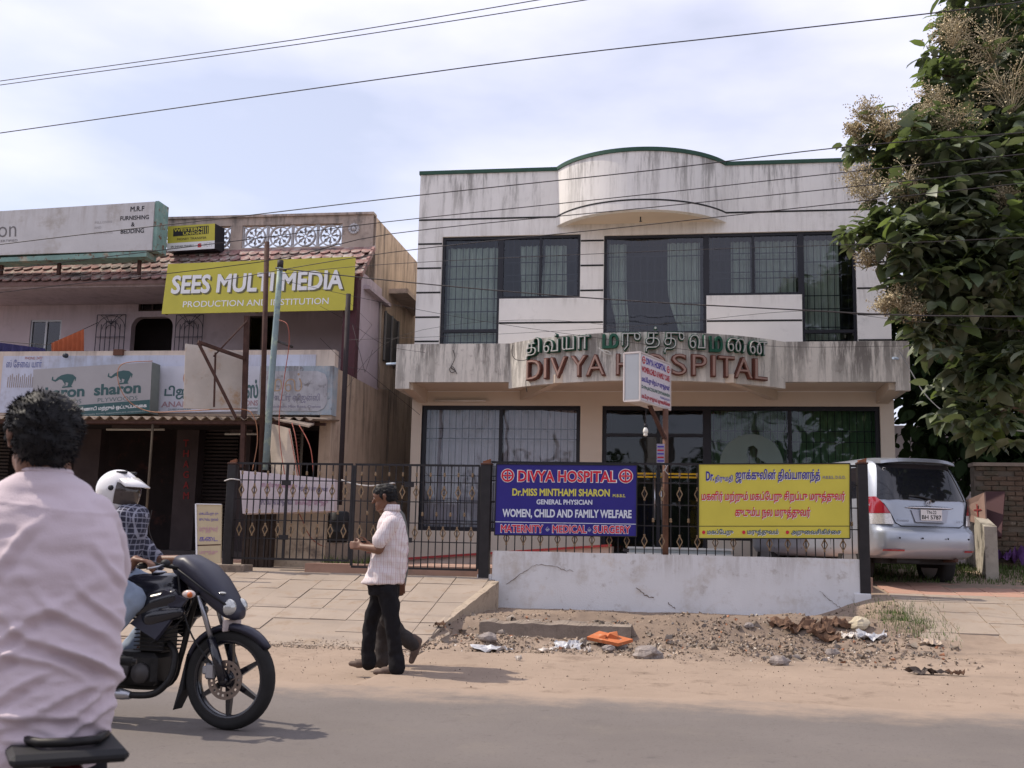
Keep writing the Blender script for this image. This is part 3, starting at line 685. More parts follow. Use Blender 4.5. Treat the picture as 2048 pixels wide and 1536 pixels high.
# ---- raised letters on the curved parapet
def arc_s(px, py=740):
    Y = 18.0
    for _ in range(12):
        X = P(px, py, Y).x; Y = ccy - math.sqrt(max(.1, crr ** 2 - (X - cmx) ** 2))
    return crr * math.asin((X - cmx) / crr)
def on_arc(s0, z0):
    def f(u, v, d):
        t = (s0 + u) / crr; return Vector((cmx + (crr + d) * math.sin(t), ccy - (crr + d) * math.cos(t), z0 + v))
    return f
m_brown = mat('brown_letter', (.13, .045, .03), .6, var=.2, vs_=12, dirt=((.03, .02, .02), 20, .55, .75)); m_neon = mat('neon_tube_glass', (.50, .49, .46), .3, var=.1, vs_=20)
m_lgreen = mat('green_letter', (.012, .085, .05), .6, var=.2, vs_=12, dirt=((.01, .02, .015), 20, .55, .75)); m_bneon = mat('brown_tube', (.33, .21, .17), .4, var=.1)
def letter(s, a, c, z0, z1, m, m2, tube=True, dp=.07, nf=.30):
    s0, s1 = arc_s(a), arc_s(c); k = on_arc(s0, z0)
    p = text(s, (0, 0, 0), (1, 0, 0), (0, 0, 1), s1 - s0, z1 - z0, m, H, bold=.018, depth=dp, name='sign_letter', curve=k)
    if tube: text(s, (0, 0, 0), (1, 0, 0), (0, 0, 1), s1 - s0, z1 - z0, m2, p, bold=-.016, depth=dp + .022, name='neon_tube', curve=k, ref=(s, .018))
for ch, a, c in zip('DIVYAHOSPITAL', (1058, 1092, 1104, 1144, 1174, 1233, 1280, 1341, 1381, 1420, 1433, 1464, 1503), (1087, 1100, 1137, 1177, 1213, 1270, 1332, 1373, 1412, 1429, 1466, 1501, 1530)):
    letter(ch, a, c, 4.01, 4.375, m_brown, m_bneon)
for s, a, c, z0, z1, t in (('தி', 1057, 1084, 4.385, 4.76, 1), ('வ்', 1091, 1121, 4.455, 4.79, 1), ('ய', 1127, 1152, 4.465, 4.715, 1), ('ா', 1158, 1182, 4.465, 4.715, 1), ('ம', 1206, 1238, 4.47, 4.72, 0), ('ரு', 1244, 1282, 4.41, 4.73, 1), ('த்', 1290, 1320, 4.39, 4.83, 1), ('து', 1327, 1368, 4.37, 4.74, 1), ('வ', 1376, 1409, 4.455, 4.715, 1), ('ம', 1417, 1443, 4.43, 4.70, 0), ('ை', 1451, 1487, 4.44, 4.70, 1), ('ன', 1494, 1530, 4.43, 4.69, 1)):
    letter(s, a, c, z0, z1, m_lgreen, m_neon, bool(t))
q = MB(); q.tube(spline([P(1198, 696, 17.72), P(1210, 706, 17.70), P(1222, 709, 17.7), P(1217, 703, 17.7), P(1203, 700, 17.72)]), .008, 6); q.build('broken_tube', m_neon, H)
q = MB(); q.tube(spline([P(1424, 696, 18.0), P(1422, 704, 18.0), P(1440, 710, 18.0), P(1443, 701, 18.0), P(1432, 697, 18.0)]), .008, 6); q.build('broken_tube', m_neon, H)
# entrance steps and the ramp with a red edge
m_step = mat('step_stone', (.42, .45, .44), .8, var=.15, vs_=6)
for i, (z, y) in enumerate(((.99, 18.3), (1.10, 18.65), (1.2, 19.0))):
    q = MB(); x0 = P(1258, 1090, y).x; q.bev(x0, .9, y, 20 if i == 2 else y + .35, .8, z - .035, .004); s = q.build('entrance_step', m_step, H); q = MB(); q.box(x0 - .03, .93, y - .03, y + .34, z - .034, z); q.build('tread', mat('tread_stone', (.66, .66, .63), .7, var=.1), s)
q = MB(); q.hexa([(-4.9, 18.2, .8), (-1.1, 18.2, .8), (-1.1, 18.9, .8), (-4.9, 18.9, .8), (-4.9, 18.2, .86), (-1.1, 18.2, 1.19), (-1.1, 18.9, 1.19), (-4.9, 18.9, .86)]); r_ = q.build('access_ramp', mat('ramp_render', (.5, .42, .36), .9, var=.2, vs_=5, dirt=((.2, .17, .15), 6, .5, .7)), H)
q = MB(); q.hexa([(-4.9, 18.16, .862), (-1.1, 18.16, 1.192), (-1.1, 18.3, 1.192), (-4.9, 18.3, .862), (-4.9, 18.16, .90), (-1.1, 18.16, 1.23), (-1.1, 18.3, 1.23), (-4.9, 18.3, .90)]); q.build('red_edge', mat('red_oxide', (.35, .05, .05), .7, var=.2), r_)
# ================================================================ NEIGHBOUR WITH SHOPS
X0 = -5.98; YW = 20.8
m_lil = mat('lilac_paint', (.50, .42, .45), .92, var=.1, vs_=1.2, bump=.2, bs=70, dirt=[((.36, .30, .31), 2, .5, .8)], streak=[((.2, .17, .17), .5, 6.2, .8)])
m_beig = mat('weathered_beige', (.50, .385, .29), .93, var=.15, vs_=1.2, bump=.4, bs=60, streak=[((.13, .10, .085), .85, 7.66, .9), ((.09, .075, .065), .9, 4.3, 2.9)], dirt=[((.36, .27, .2), 2, .5, .75)])
m_pgrey = mat('weathered_parapet', (.47, .38, .32), .93, var=.2, vs_=1.5, bump=.5, bs=60, streak=[((.11, .1, .09), .9, 7.66, .6)], dirt=[((.22, .18, .16), 3.5, .48, .7)])
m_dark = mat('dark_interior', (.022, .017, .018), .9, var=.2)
SH = thing('shop_building', 'two storey lilac shop building with tiled eave and lattice parapet', 'building', (-10, 20, .84))
def hole_px(a, b, c, d, Y=YW): p = P(a, b, Y); q = P(c, d, Y); return (p.x, q.x, q.z, p.z)
hw1 = hole_px(62, 640, 118, 706); hdoor = hole_px(264, 634, 341, 720); hv = hole_px(279, 583, 330, 622); hw2 = hole_px(497, 632, 548, 706)
wall_grid('upper_wall', -16, X0 - .2, 3.4, 6.9, YW, [hw1, hdoor, hv, hw2], m_lil, SH, .18)
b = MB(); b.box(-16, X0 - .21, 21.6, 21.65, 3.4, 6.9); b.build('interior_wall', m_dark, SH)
# rounded reveal of the arched doorway
p0, p1, z0, z1 = hdoor; b = MB(); rr_ = .22; n = 8
for sx, xc in ((-1, p0 + rr_), (1, p1 - rr_)):
    for i in range(n):
        t0 = math.pi / 2 * i / n; t1 = math.pi / 2 * (i + 1) / n
        A_ = (xc + sx * rr_ * math.cos(t0), z1 - rr_ + rr_ * math.sin(t0)); B_ = (xc + sx * rr_ * math.cos(t1), z1 - rr_ + rr_ * math.sin(t1)); K = (xc + sx * rr_, z1)
        b.prism([A_, B_, K], lambda u, v: (u, YW + .003, v), (0, .17, 0))
b.build('door_arch', m_lil, SH)
for h, nm in ((hw1, 'window'), (hw2, 'window'), (hv, 'vent_window')):
    x0, x1, z0, z1 = h; q = MB(); fr = .035
    q.box(x0, x1, YW + .02, YW + .08, z1 - fr, z1); q.box(x0, x1, YW + .02, YW + .08, z0, z0 + fr); q.box(x0, x0 + fr, YW + .022, YW + .078, z0 + fr, z1 - fr); q.box(x1 - fr, x1, YW + .022, YW + .078, z0 + fr, z1 - fr)
    q.box((x0 + x1) / 2 - .02, (x0 + x1) / 2 + .02, YW + .02, YW + .09, z0 + fr, z1 - fr)
    w = q.build(nm, mat('aluminium_frame', (.45, .46, .48), .5, metal=.6, var=0) if h is hw1 else mat('dark_wood', (.05, .035, .03), .7), SH)
    q = MB(); q.quad((x0 + .02, YW + .05, z0 + .02), (x1 - .02, YW + .05, z0 + .02), (x1 - .02, YW + .05, z1 - .02), (x0 + .02, YW + .05, z1 - .02)); q.build('pane', GLD, w)
# side wall along the lane
def zy(y0, y1, z0, z1, nm, m, x=X0, th=.2):
    q = MB(); q.box(x - th, x, y0, y1, z0, z1); return q.build(nm, m, SH)
zy(17.935, 30, .5, 4.21, 'side_wall', m_beig); zy(YW, 30, 4.212, 7.63, 'side_wall', m_beig); zy(19.34, YW - .002, 4.212, 6.3, 'side_wall', m_lil)
q = MB(); q.box(-6.24, X0 + .004, 19.12, 19.338, 4.21, 6.2); q.build('column', mat('maroon_paint', (.075, .028, .035), .8, var=.2, vs_=4), SH)
b = MB(); b.box(-16, X0 - .21, 20.2, 30, 6.75, 6.92); b.build('roof_slab', m_conc, SH)
# lattice parapet
YP = 20.0; PA = (-8.73, -6.62, 7.0, 7.47); PB = (-10.45, -8.97, 7.0, 7.47)
wall_grid('parapet', -16, X0, 6.9, 7.63, YP, [PA, PB], m_pgrey, SH, .16)
b = MB(); b.box(-16, -10.46, YP + .16, YP + .165, 6.9, 7.63); b.box(-16, X0, YP - .04, YP + .2, 7.632, 7.68); b.box(PB[1] + .001, PA[0] - .001, YP + .15, YP + .16, 6.95, 7.5); b.box(X0 - .62, X0, YP + .16, YP + .2, 6.9, 7.63)
b.build('parapet_coping', m_pgrey, SH)
zy(YP + .201, YW - .002, 6.3, 7.63, 'side_wall', m_beig)
m_lat = mat('lattice_concrete', (.50, .49, .50), .9, var=.15, vs_=8, dirt=((.2, .19, .18), 9, .5, .75))
def lattice(cx, cz, w, h):
    q = MB(); y0, y1 = YP + .03, YP + .10; r = h * .47; t = .022
    q.box(cx - w / 2 + .002, cx - w / 2 + .02, y0, y1, cz - h / 2 + .002, cz + h / 2 - .002); q.box(cx + w / 2 - .02, cx + w / 2 - .002, y0, y1, cz - h / 2 + .002, cz + h / 2 - .002)
    n = 24
    for i in range(n):
        a, c = 2 * math.pi * i / n, 2 * math.pi * (i + 1) / n
        q.hexa([(cx + rr * math.cos(k), y, cz + rr * math.sin(k)) for y in (y0, y1) for rr, k in ((r, a), (r, c), (r - t, c), (r - t, a))])
    for i in range(8):
        a = math.pi * i / 4; u = Vector((math.cos(a), 0, math.sin(a))); v = Vector((-math.sin(a), 0, math.cos(a))); o = Vector((cx, y0 + .01, cz))
        q.hexa([o + u * .03 - v * .008, o + u * (r - .01) - v * .008, o + u * (r - .01) + v * .008, o + u * .03 + v * .008] + [p + Vector((0, .05, 0)) for p in (o + u * .03 - v * .008, o + u * (r - .01) - v * .008, o + u * (r - .01) + v * .008, o + u * .03 + v * .008)])
        k = [o + u * .09, o + u * .13 + v * .035, o + u * .165, o + u * .13 - v * .035]; q.hexa(k + [p + Vector((0, .05, 0)) for p in k])
    for sx in (-1, 1):
        for sz in (-1, 1):
            c_ = Vector((cx + sx * w * .47, y0 + .012, cz + sz * h * .47)); q.bar(c_, Vector((cx + sx * r * .68, y0 + .012, cz + sz * r * .68)), .02, .03)
    q.build('lattice_block', m_lat, SH)
for i in range(4): lattice(lerp(PA[0], PA[1], (i + .5) / 4), 7.235, (PA[1] - PA[0]) / 4, .465)
for i in range(3): lattice(lerp(PB[0], PB[1], (i + .5) / 3), 7.235, (PB[1] - PB[0]) / 3, .465)
p = P(708, 458, YP); q = MB()
for i in range(12): a = math.pi * i / 6; q.ball((p.x + .085 * math.cos(a), YP - .01, p.z + .085 * math.sin(a)), .032, 8, 6)
q.ball((p.x, YP - .01, p.z), .05, 10, 6); q.build('rosette', m_lat, SH)
# fish-scale tiles on the eave
m_rt = mat('roof_tile', (.30, .165, .15), .85, var=.3, vs_=3, island=.3, bump=.3, bs=80, dirt=[((.40, .35, .31), 5, .45, .62), ((.10, .085, .08), 3.1, .48, .66)])
Et, Eb = Vector((0, 20.0, 6.93)), Vector((0, 19.18, 6.15)); dn = (Eb - Et).normalized(); nr = Vector((0, dn.z, -dn.y)); nr = nr if nr.y < 0 else -nr
b = MB(); b.hexa([(-16, Eb.y, Eb.z - .07), (X0 + .05, Eb.y, Eb.z - .07), (X0 + .05, 20, 6.85), (-16, 20, 6.85), (-16, Eb.y, Eb.z), (X0 + .05, Eb.y, Eb.z), (X0 + .05, 19.999, 6.93), (-16, 19.999, 6.93)])
eave = b.build('eave_slab', mat('eave_concrete', (.20, .13, .12), .9, var=.2), SH)
b = MB(); b.box(-16, X0 - .201, Eb.y + .1, YW, 6.05, 6.12); b.build('eave_soffit', m_lil, SH)
tw = .212; rows = 5; rl = (Eb - Et).length / rows; tile_me = None
for r_ in range(rows):
    for i in range(37):
        xc = X0 + .02 - (i + .5 + .5 * (r_ % 2)) * tw
        base = Et + dn * (rl * r_ - .02) + nr * .012; base.x = xc
        if tile_me is None:
            q = MB(); out = [(-.5, 0), (.5, 0), (.5, .55)] + [(.5 * math.cos(t), .55 + .6 * math.sin(t)) for t in (R(20), R(50), R(75), R(105), R(130), R(160))] + [(-.5, .55)]
            def tf(u, v, h): return Vector((u * tw * .97, 0, 0)) + dn * (v * rl * 1.16) + nr * (h + v * .028 + .012 * math.cos(u * math.pi))
            a_ = [q.pt(tf(u, v, .0)) for u, v in out]; c_ = [q.pt(tf(u, v, .018)) for u, v in out]; q.face(a_); q.face(c_[::-1])
            for k in range(len(out)): q.face([a_[k], c_[k], c_[(k + 1) % len(out)], a_[(k + 1) % len(out)]])
            t = q.build('roof_tile', m_rt, eave, origin=(0, 0, 0)); tile_me = t.data; t.location = base - WL[eave.name]; WL[t.name] = base
        else: put('roof_tile', tile_me, base, m_rt, eave)
for i in range(6):                                   # verge tiles at the right end
    a = lerp(0, 1, i / 6); q = MB(); o = Et.lerp(Eb, a + .02) + Vector((X0 + .05, 0, 0)); e = Et.lerp(Eb, a + .18) + Vector((X0 + .05, 0, 0))
    q.bar(o + nr * .03, e + nr * .045, .05, .09, up=nr); q.build('verge_tile', m_rt, eave)
# sunshades on the lane side
def slab3(a, y0, y1, z, w, nm, m, th=.07, drop=0):
    q = MB(); q.hexa([(a, y0, z - th), (a + w, y0, z - th - drop), (a + w, y1, z - th - drop), (a, y1, z - th), (a, y0, z), (a + w, y0, z - drop), (a + w, y1, z - drop), (a, y1, z)]); return q.build(nm, m, SH)
slab3(X0 + .001, 19.5, 21.1, 6.06, .12, 'sunshade', m_lil); pp = PX(806, 577, X0 + .3); slab3(X0 + .001, pp.y, pp.y + 2.2, pp.z, .4, 'sunshade', m_pgrey, .1)
a, c = PX(769, 622, X0), PX(791, 737, X0); q = MB(); q.box(X0 + .001, X0 + .02, a.y, c.y, c.z, a.z); w = q.build('side_window', mat('window_steel', (.04, .04, .045), .6), SH)
for k in (0, .5, 1): q = MB(); y = lerp(a.y, c.y, k); q.box(X0 + .021, X0 + .05, y - .03, y + .03, c.z, a.z); q.build('mullion', mat('grey_wood', (.2, .19, .18), .8), w)
# drain pipes down the lane wall
q = MB(); q.tube([PX(762, 600, X0 + .04), PX(757, 775, X0 + .04), PX(779, 780, X0 + .04), PX(774, 925, X0 + .04)], .022, 8); q.build('drain_pipe', mat('old_pipe', (.35, .30, .25), .8, var=.2), SH)
# grille gates on the balcony wall
def grille_gate(px0, py0, px1, py1, nm='grille_gate'):
    a, c = P(px0, py0, YW - .06), P(px1, py1, YW - .06); q = MB(); y = YW - .06; w = c.x - a.x; g = .012
    for i in range(7):
        x = lerp(a.x, c.x, i / 6); top = a.z if i in (0, 6) else lerp(c.z, a.z, .62 + .26 * math.sin(math.pi * i / 6)); q.bar((x, y, c.z), (x, y, top), g)
    for t in (0, .42, 1): z = lerp(c.z, a.z, t); q.bar((a.x, y, z), (c.x, y, z), g)
    for f in (.5, .3, .16): q.tube([(lerp(a.x, c.x, .5 + f * math.cos(t)), y, lerp(c.z, a.z, .62 + .36 * f * 2 * math.sin(t))) for t in [math.pi * k / 12 for k in range(13)]], .006, 5)
    for k in (1, 2, 4, 5): q.bar((lerp(a.x, c.x, .5), y, lerp(c.z, a.z, .75)), (lerp(a.x, c.x, k / 6 + (-.05 if k < 3 else .05)), y, a.z), .009)
    q.build(nm, GRILLE, SH)
grille_gate(195, 630, 246, 706); grille_gate(353, 630, 402, 706)
# fascia of the ground floor: cream parapet with white panel, and the stained blue box at the end
m_cream = mat('cream_frame', (.56, .47, .40), .9, var=.12, vs_=3, streak=[((.25, .2, .17), .6, 4.6, .5)])
m_white = mat('painted_panel', (.50, .52, .62), .85, var=.08, vs_=2, streak=[((.3, .27, .27), .55, 4.5, 1.0)], dirt=[((.40, .40, .46), 3, .5, .7), ((.3, .27, .25), 14, .66, .8)])
m_bluew = mat('faded_blue_render', (.35, .41, .46), .92, var=.15, vs_=3, bump=.6, bs=50, streak=[((.10, .09, .09), .9, 4.25, .7)], dirt=[((.42, .42, .43), 3, .45, .6), ((.14, .13, .13), 7, .58, .72)])
m_bpan = mat('faded_panel', (.42, .42, .45), .92, var=.2, vs_=4, bump=.5, bs=60, streak=[((.13, .12, .12), .9, 4.15, .8)], dirt=[((.18, .17, .17), 6, .52, .7)])
YF = 18.2
b = MB(); b.box(-13.4, -6.05, YF, YF + .2, 3.36, 4.56); fas = b.build('fascia', m_cream, SH)
b = MB(); b.box(-12.5, -6.40, YF - .02, YF - .001, 3.40, 4.47); b.build('fascia_panel', m_white, fas)
b = MB(); b.box(-7.32, X0 + .012, 17.90, YF - .03, 3.35, 4.215); bx = b.build('blue_sign_box', m_bluew, SH)
fr_ = P(530, 742, 17.88); fl = P(652, 822, 17.88); b = MB()
x0, x1, z0, z1 = fr_.x, fl.x, fl.z, fr_.z; ch = [(x0, z0), (x1 - .15, z0), (x1 - .05, z0 + .05), (x1, z0 + .14), (x1, z1 - .16), (x1 - .06, z1 - .05), (x1 - .2, z1), (x0, z1)]
b.prism(ch, lambda u, v: (u, 17.899, v), (0, -.012, 0)); bp = b.build('panel', m_bpan, bx)
text('மல்', P(536, 783, 17.884), (1, 0, 0), (0, 0, 1), .62, .33, mat('ochre_paint', (.42, .30, .20), .9, var=.2), bp, bold=-.012)
text(tam('மோட்டார் ஏஜென்ஸி'), P(532, 806, 17.884), (1, 0, 0), (0, 0, 1), .98, .17, mat('dull_violet', (.20, .19, .27), .9, var=.3, vs_=14), bp)
text('Medavakkam Main Road, Chennai', P(532, 816, 17.884), (1, 0, 0), (0, 0, 1), 1.0, .05, mat('dull_violet', (.2, .2, .27)), bp)
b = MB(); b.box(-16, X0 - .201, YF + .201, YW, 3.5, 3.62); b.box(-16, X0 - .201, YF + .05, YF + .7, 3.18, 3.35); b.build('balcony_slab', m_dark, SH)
# painted words at the left of the fascia
text(tam('ஸ் சேவை யாா்'), P(12, 735, YF - .024), (1, 0, 0), (0, 0, 1), .72, .15, mat('blue_lettering', (.10, .12, .30), .8, var=.2), fas)
text('PHONE: 2477', P(50, 719, YF - .024), (1, 0, 0), (0, 0, 1), .35, .05, mat('red_lettering', (.35, .1, .06), .8), fas)
for k in range(14):
    q = MB(); p = P(14 + k * 4.1, 775, YF - .022); q.box(p.x, p.x + .012, YF - .026, YF - .0205, p.z, p.z + .2 + .03 * (k % 3)); q.build('painted_stripe', mat('brown_lines', (.33, .27, .24), .9), fas)
p = P(131, 711, YF - .1); q = MB(); q.lathe([(.001, -.03), (.045, -.03), (.045, .03), (.001, .03)], p, 'y', 14); q.build('loudspeaker_cap', GRILLE, fas)
p = P(236, 704, YF - .06); q = MB(); q.box(p.x - .09, p.x + .09, YF - .07, YF + .1, p.z - .06, p.z + .05); q.build('rusty_clamp', mat('rust', (.13, .06, .04), .9, var=.3), fas)
# ground floor shops
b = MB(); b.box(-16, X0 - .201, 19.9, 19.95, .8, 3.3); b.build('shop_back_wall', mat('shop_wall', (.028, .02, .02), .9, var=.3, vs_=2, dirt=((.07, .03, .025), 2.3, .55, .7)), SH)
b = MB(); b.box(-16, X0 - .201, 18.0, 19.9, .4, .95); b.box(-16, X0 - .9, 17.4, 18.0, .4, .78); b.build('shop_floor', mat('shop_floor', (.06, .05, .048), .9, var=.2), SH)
m_shut = mat('shutter_steel', (.045, .034, .033), .6, var=.25, vs_=3)
for a_, c_ in ((398, 476), (-60, 20), (540, 600)):
    xa, xb = P(a_, 900, 19.2).x, P(c_, 900, 19.2).x; q = MB(); n = 34
    for k in range(n): z = .95 + 2.3 * k / n; q.hexa([(xa, 19.2, z), (xb, 19.2, z), (xb, 19.26, z), (xa, 19.26, z), (xa, 19.18, z + .035), (xb, 19.18, z + .035), (xb, 19.26, z + .064), (xa, 19.26, z + .064)])
    q.build('roller_shutter', m_shut, SH)
m_pil = mat('dark_pillar', (.06, .045, .045), .9, var=.2, vs_=3)
for a_, c_ in ((352, 396), (150, 200), (478, 500)):
    xa, xb = P(a_, 900, 18.9).x, P(c_, 900, 18.9).x; q = MB(); q.box(xa, xb, 18.9, 19.2, .95, 3.3); pl = q.build('shop_pillar', m_pil, SH)
    if a_ == 352:
        for k, ch in enumerate('THAGAM'):
            p = P(366, 893 + 21 * k, 18.88); text(ch, p, (1, 0, 0), (0, 0, 1), .11, .13, mat('dull_red_letter', (.22, .03, .03), .8), pl, name='lettering', bold=.02)
xa = P(655, 900, 17.95).x; q = MB(); q.box(xa - .02, X0 - .201, 17.95, 18.2, .6, 3.34); q.build('corner_pillar', mat('pale_lilac', (.42, .40, .50), .9, var=.12, vs_=3), SH)
for a_, c_, y_ in ((213, 329, 797), (450, 515, 868)):
    p, r_ = P(a_, y_ + 62 if y_ == 797 else y_, 18.0), P(c_, y_ + 62 if y_ == 797 else y_, 18.0); tl = thing('tube_light', 'unlit tube light under the corrugated canopy, ' + ('over the dark doorway' if a_ == 213 else 'beside the rusty board frame'), 'light', p, group='tube lights under the shop canopy')
    q = MB(); q.tube([p, r_], .02, 8); q.build('tube', mat('dim_tube', (.5, .5, .46), .4, var=0), tl); q = MB(); q.box(p.x + .1, r_.x - .1, p.y, p.y + .04, p.z + .02, p.z + .08); q.build('fitting', m_pil, tl)
# corrugated canopy
YC0 = 16.75; cn = thing('corrugated_canopy', 'rusty corrugated sheet canopy over the shop fronts', 'canopy', (-8.5, 17.5, 3.2)); zc = P(400, 836, YC0).z
q = MB(); X_ = [-13.6 + .012 * i * 2 for i in range(int((13.6 - 5.86) / .024))]
rs = [[(x, YC0 + (3 if 0 else 0), zc + .028 * math.sin(x * 2 * math.pi / .19)) for x in X_], [(x, 18.17, zc + .15 + .028 * math.sin(x * 2 * math.pi / .19)) for x in X_], [(x, 18.17, zc + .144 + .028 * math.sin(x * 2 * math.pi / .19)) for x in X_], [(x, YC0, zc - .006 + .028 * math.sin(x * 2 * math.pi / .19)) for x in X_]]
ids = [[q.pt(p) for p in r_] for r_ in rs]
for a_ in range(4):
    for i in range(len(X_) - 1): q.face([ids[a_][i], ids[a_][i + 1], ids[(a_ + 1) % 4][i + 1], ids[(a_ + 1) % 4][i]])
q.build('corrugated_sheet', mat('old_sheet', (.30, .24, .19), .85, var=.25, vs_=4, dirt=((.13, .08, .06), 4, .5, .7)), cn)
m_rust = mat('rusty_iron', (.075, .038, .030), .85, var=.35, vs_=9, bump=.4, bs=90)
for y, z in ((YC0 + .06, zc - .06), (17.4, zc - .01)): q = MB(); q.box(-13.6, -5.9, y, y + .05, z - .03, z + .02); q.build('purlin', m_rust, cn)
for px in (-20, 302, 603):
    p = P(px, 900, YC0 + .1); q = MB(); q.tube([(p.x, YC0 + .1, .75), (p.x, YC0 + .1, zc - .03)], .022, 8); q.build('prop', mat('pipe_brown', (.10, .075, .05), .8, var=.3, vs_=5), cn)
q = MB(); q.tube(spline([P(304, 1020, YC0), P(298, 1055, YC0), P(305, 1080, YC0), P(318, 1105, YC0)]), .008, 5); q.build('rope', m_wire, cn)
# cream sheet hanging from the canopy end
q = MB(); k = [P(538, 846, 16.5), P(580, 857, 16.3), P(597, 955, 16.2), P(543, 952, 16.4)]
q.hexa([k[3], k[2], k[1], k[0]] + [p + Vector((0, .02, 0)) for p in (k[3], k[2], k[1], k[0])]); q.build('hanging_sheet', mat('cream_sheet', (.50, .42, .34), .9, var=.15, vs_=5), label='cream sheet hanging at the right end of the corrugated canopy', cat='sheet')
p = [P(575, 835, 16.5), P(625, 846, 16.2)]; q = MB(); q.hexa([P(556, 842, 16.4), P(618, 855, 16.1), P(628, 850, 16.8), P(590, 838, 17.3), P(556, 839, 16.4), P(618, 852, 16.1), P(628, 847, 16.8), P(590, 835, 17.3)]); q.build('loose_sheet', MATS['old_sheet'], cn)

# ---------------------------------------------------------------- signs on the building
def frame_of(tl, tr, br, bl, Yt, Yb=None):
    Yb = Yb or Yt; A, B_, C_, D = P(*tl, Yt), P(*tr, Yt), P(*br, Yb), P(*bl, Yb); return A, B_, C_, D
class Face:                                          # a sign face addressed in fractions (0..1 from its top left corner)
    def __init__(s, A, B_, C_, D): s.A, s.B, s.C, s.D = A, B_, C_, D; s.n = (B_ - A).cross(A - D).normalized(); s.n = s.n if s.n.y < 0 else -s.n
    def pt(s, u, v, d=0.0): return s.A.lerp(s.B, u).lerp(s.D.lerp(s.C, u), v) + s.n * d
    def text(s, t, u0, v0, u1, v1, m, parent, bold=0, d=.004, **k):
        o = s.pt(u0, v1); f = lambda u, v, dd: s.pt(u, v, dd)
        return text(t, (0, 0, 0), (1, 0, 0), (0, 0, 1), 1, 1, m, parent, bold=bold, curve=lambda a, b_, dd: s.pt(lerp(u0, u1, a), lerp(v1, v0, b_), d), **k)
    def shape(s, pts, m, parent, name, d=.003):
        q = MB(); q.poly([s.pt(u, v, d) for u, v in pts]); return q.build(name, m, parent)
    def slab(s, th, nm, m, parent=None, **k):
        q = MB(); f = [s.D, s.C, s.B, s.A]; q.hexa([p - s.n * th for p in f] + f); return q.build(nm, m, parent, **k)
def flat(n, c, **k): return mat(n, c, k.pop('rough', .6), var=k.pop('var', .04), **k)
INK = flat('black_print', (.02, .02, .025)); WHITE = flat('white_print', (.75, .75, .75)); YEL = flat('yellow_flex', (.50, .45, .06), var=.1, vs_=2, rough=.45, bump=.5, bs=3)
WSH = flat('shadow_print', (.13, .12, .05))
S = thing('banner_sign', 'yellow banner with white words fixed across the tiled eave', 'sign', P(520, 625, 19.0))
F = Face(*frame_of((336, 528), (711, 513), (705, 620), (323, 628), 19.05, 18.98)); F.slab(.02, 'banner', YEL, S)
F.text('SEES MULTI MEDIA', .045, .27, .955, .64, WSH, S, .03, .003, name='letter_shadow'); F.text('SEES MULTI MEDIA', .035, .24, .945, .61, WHITE, S, .03, .006)
F.text('PRODUCTION AND INSTITUTION', .11, .76, .875, .88, WHITE, S, .006)
q = MB(); q.bar(F.pt(.01, .05, -.05), F.pt(.99, .05, -.05), .05); q.bar(F.pt(.01, .95, -.05), F.pt(.99, .95, -.05), .05)
for u in (.02, .5, .98): q.bar(F.pt(u, 0, -.05), F.pt(u, 1, -.05), .045)
q.build('frame', m_rust, S)
S = thing('billboard', 'large grey white hoarding with green frame on the roof edge at far left', 'billboard', P(150, 520, 19))
Yb_ = 18.9; A, B_, C_, D = P(-60, 432, Yb_), P(309, 403, Yb_), P(303, 500, Yb_), P(-60, 512, Yb_); A = P(-60, 426, Yb_)
F = Face(A, B_, C_, D); m_flex = mat('grey_flex', (.53, .52, .52), .7, var=.10, vs_=1.2, bump=.8, bs=3.5, dirt=[((.40, .37, .34), 1.6, .5, .7)], streak=[((.33, .29, .26), .6, 7.7, .9)])
m_teal = mat('peeling_teal', (.20, .32, .285), .85, var=.2, vs_=5, dirt=[((.16, .075, .045), 7, .54, .62), ((.40, .38, .30), 3, .52, .7)])
F.slab(.03, 'flex_face', m_flex, S)
q = MB(); k = [p - F.n * .035 for p in (D, C_, B_, A)]; q.hexa([p + Vector((.0, .42, 0)) for p in k] + k); q.build('box_frame', m_teal, S)
e = P(318, 405, 19.15); q = MB(); q.hexa([C_ + Vector((.002, .03, 0)), C_ + Vector((.075, .03, 0)), C_ + Vector((.075, .45, 0)), C_ + Vector((.002, .45, 0)), B_ + Vector((.002, .03, .02)), B_ + Vector((.075, .03, .02)), B_ + Vector((.075, .45, .02)), B_ + Vector((.002, .45, .02))]); q.build('end_panel', m_teal, S)
q = MB(); a0, a1, a2, a3 = P(-60, 518, Yb_), P(294, 502, Yb_), P(292, 513, Yb_), P(-60, 526, Yb_); dd = Vector((0, .4, 0)); q.hexa([a3, a2, a2 + dd, a3 + dd, a0, a1, a1 + dd, a0 + dd]); q.build('bottom_panel', m_teal, S)
for px in (5, 120, 280): q = MB(); p = P(px, 515, 19.15); q.bar((p.x, 19.15, p.z - .35), (p.x, 19.15, p.z + .02), .06); q.build('support', m_rust, S)
GRY = flat('grey_print', (.16, .15, .15)); FNT = flat('faded_print', (.36, .34, .34))
fx = lambda px: (px + 60) / 368.
F.text('M.R.F', fx(262), .08, fx(289), .185, INK, S, .02); F.text('FURNISHING', fx(243), .27, fx(299), .36, INK, S, .02, shear=0); F.text('&', fx(265), .41, fx(272), .50, INK, S, .02); F.text('BEDDING', fx(245), .545, fx(291), .64, INK, S, .02)
F.text('PILLOWS', fx(193), .35, fx(227), .40, FNT, S); F.text('AND', fx(192), .46, fx(206), .51, FNT, S); F.text('CUSHIONS', fx(192), .57, fx(229), .62, FNT, S)
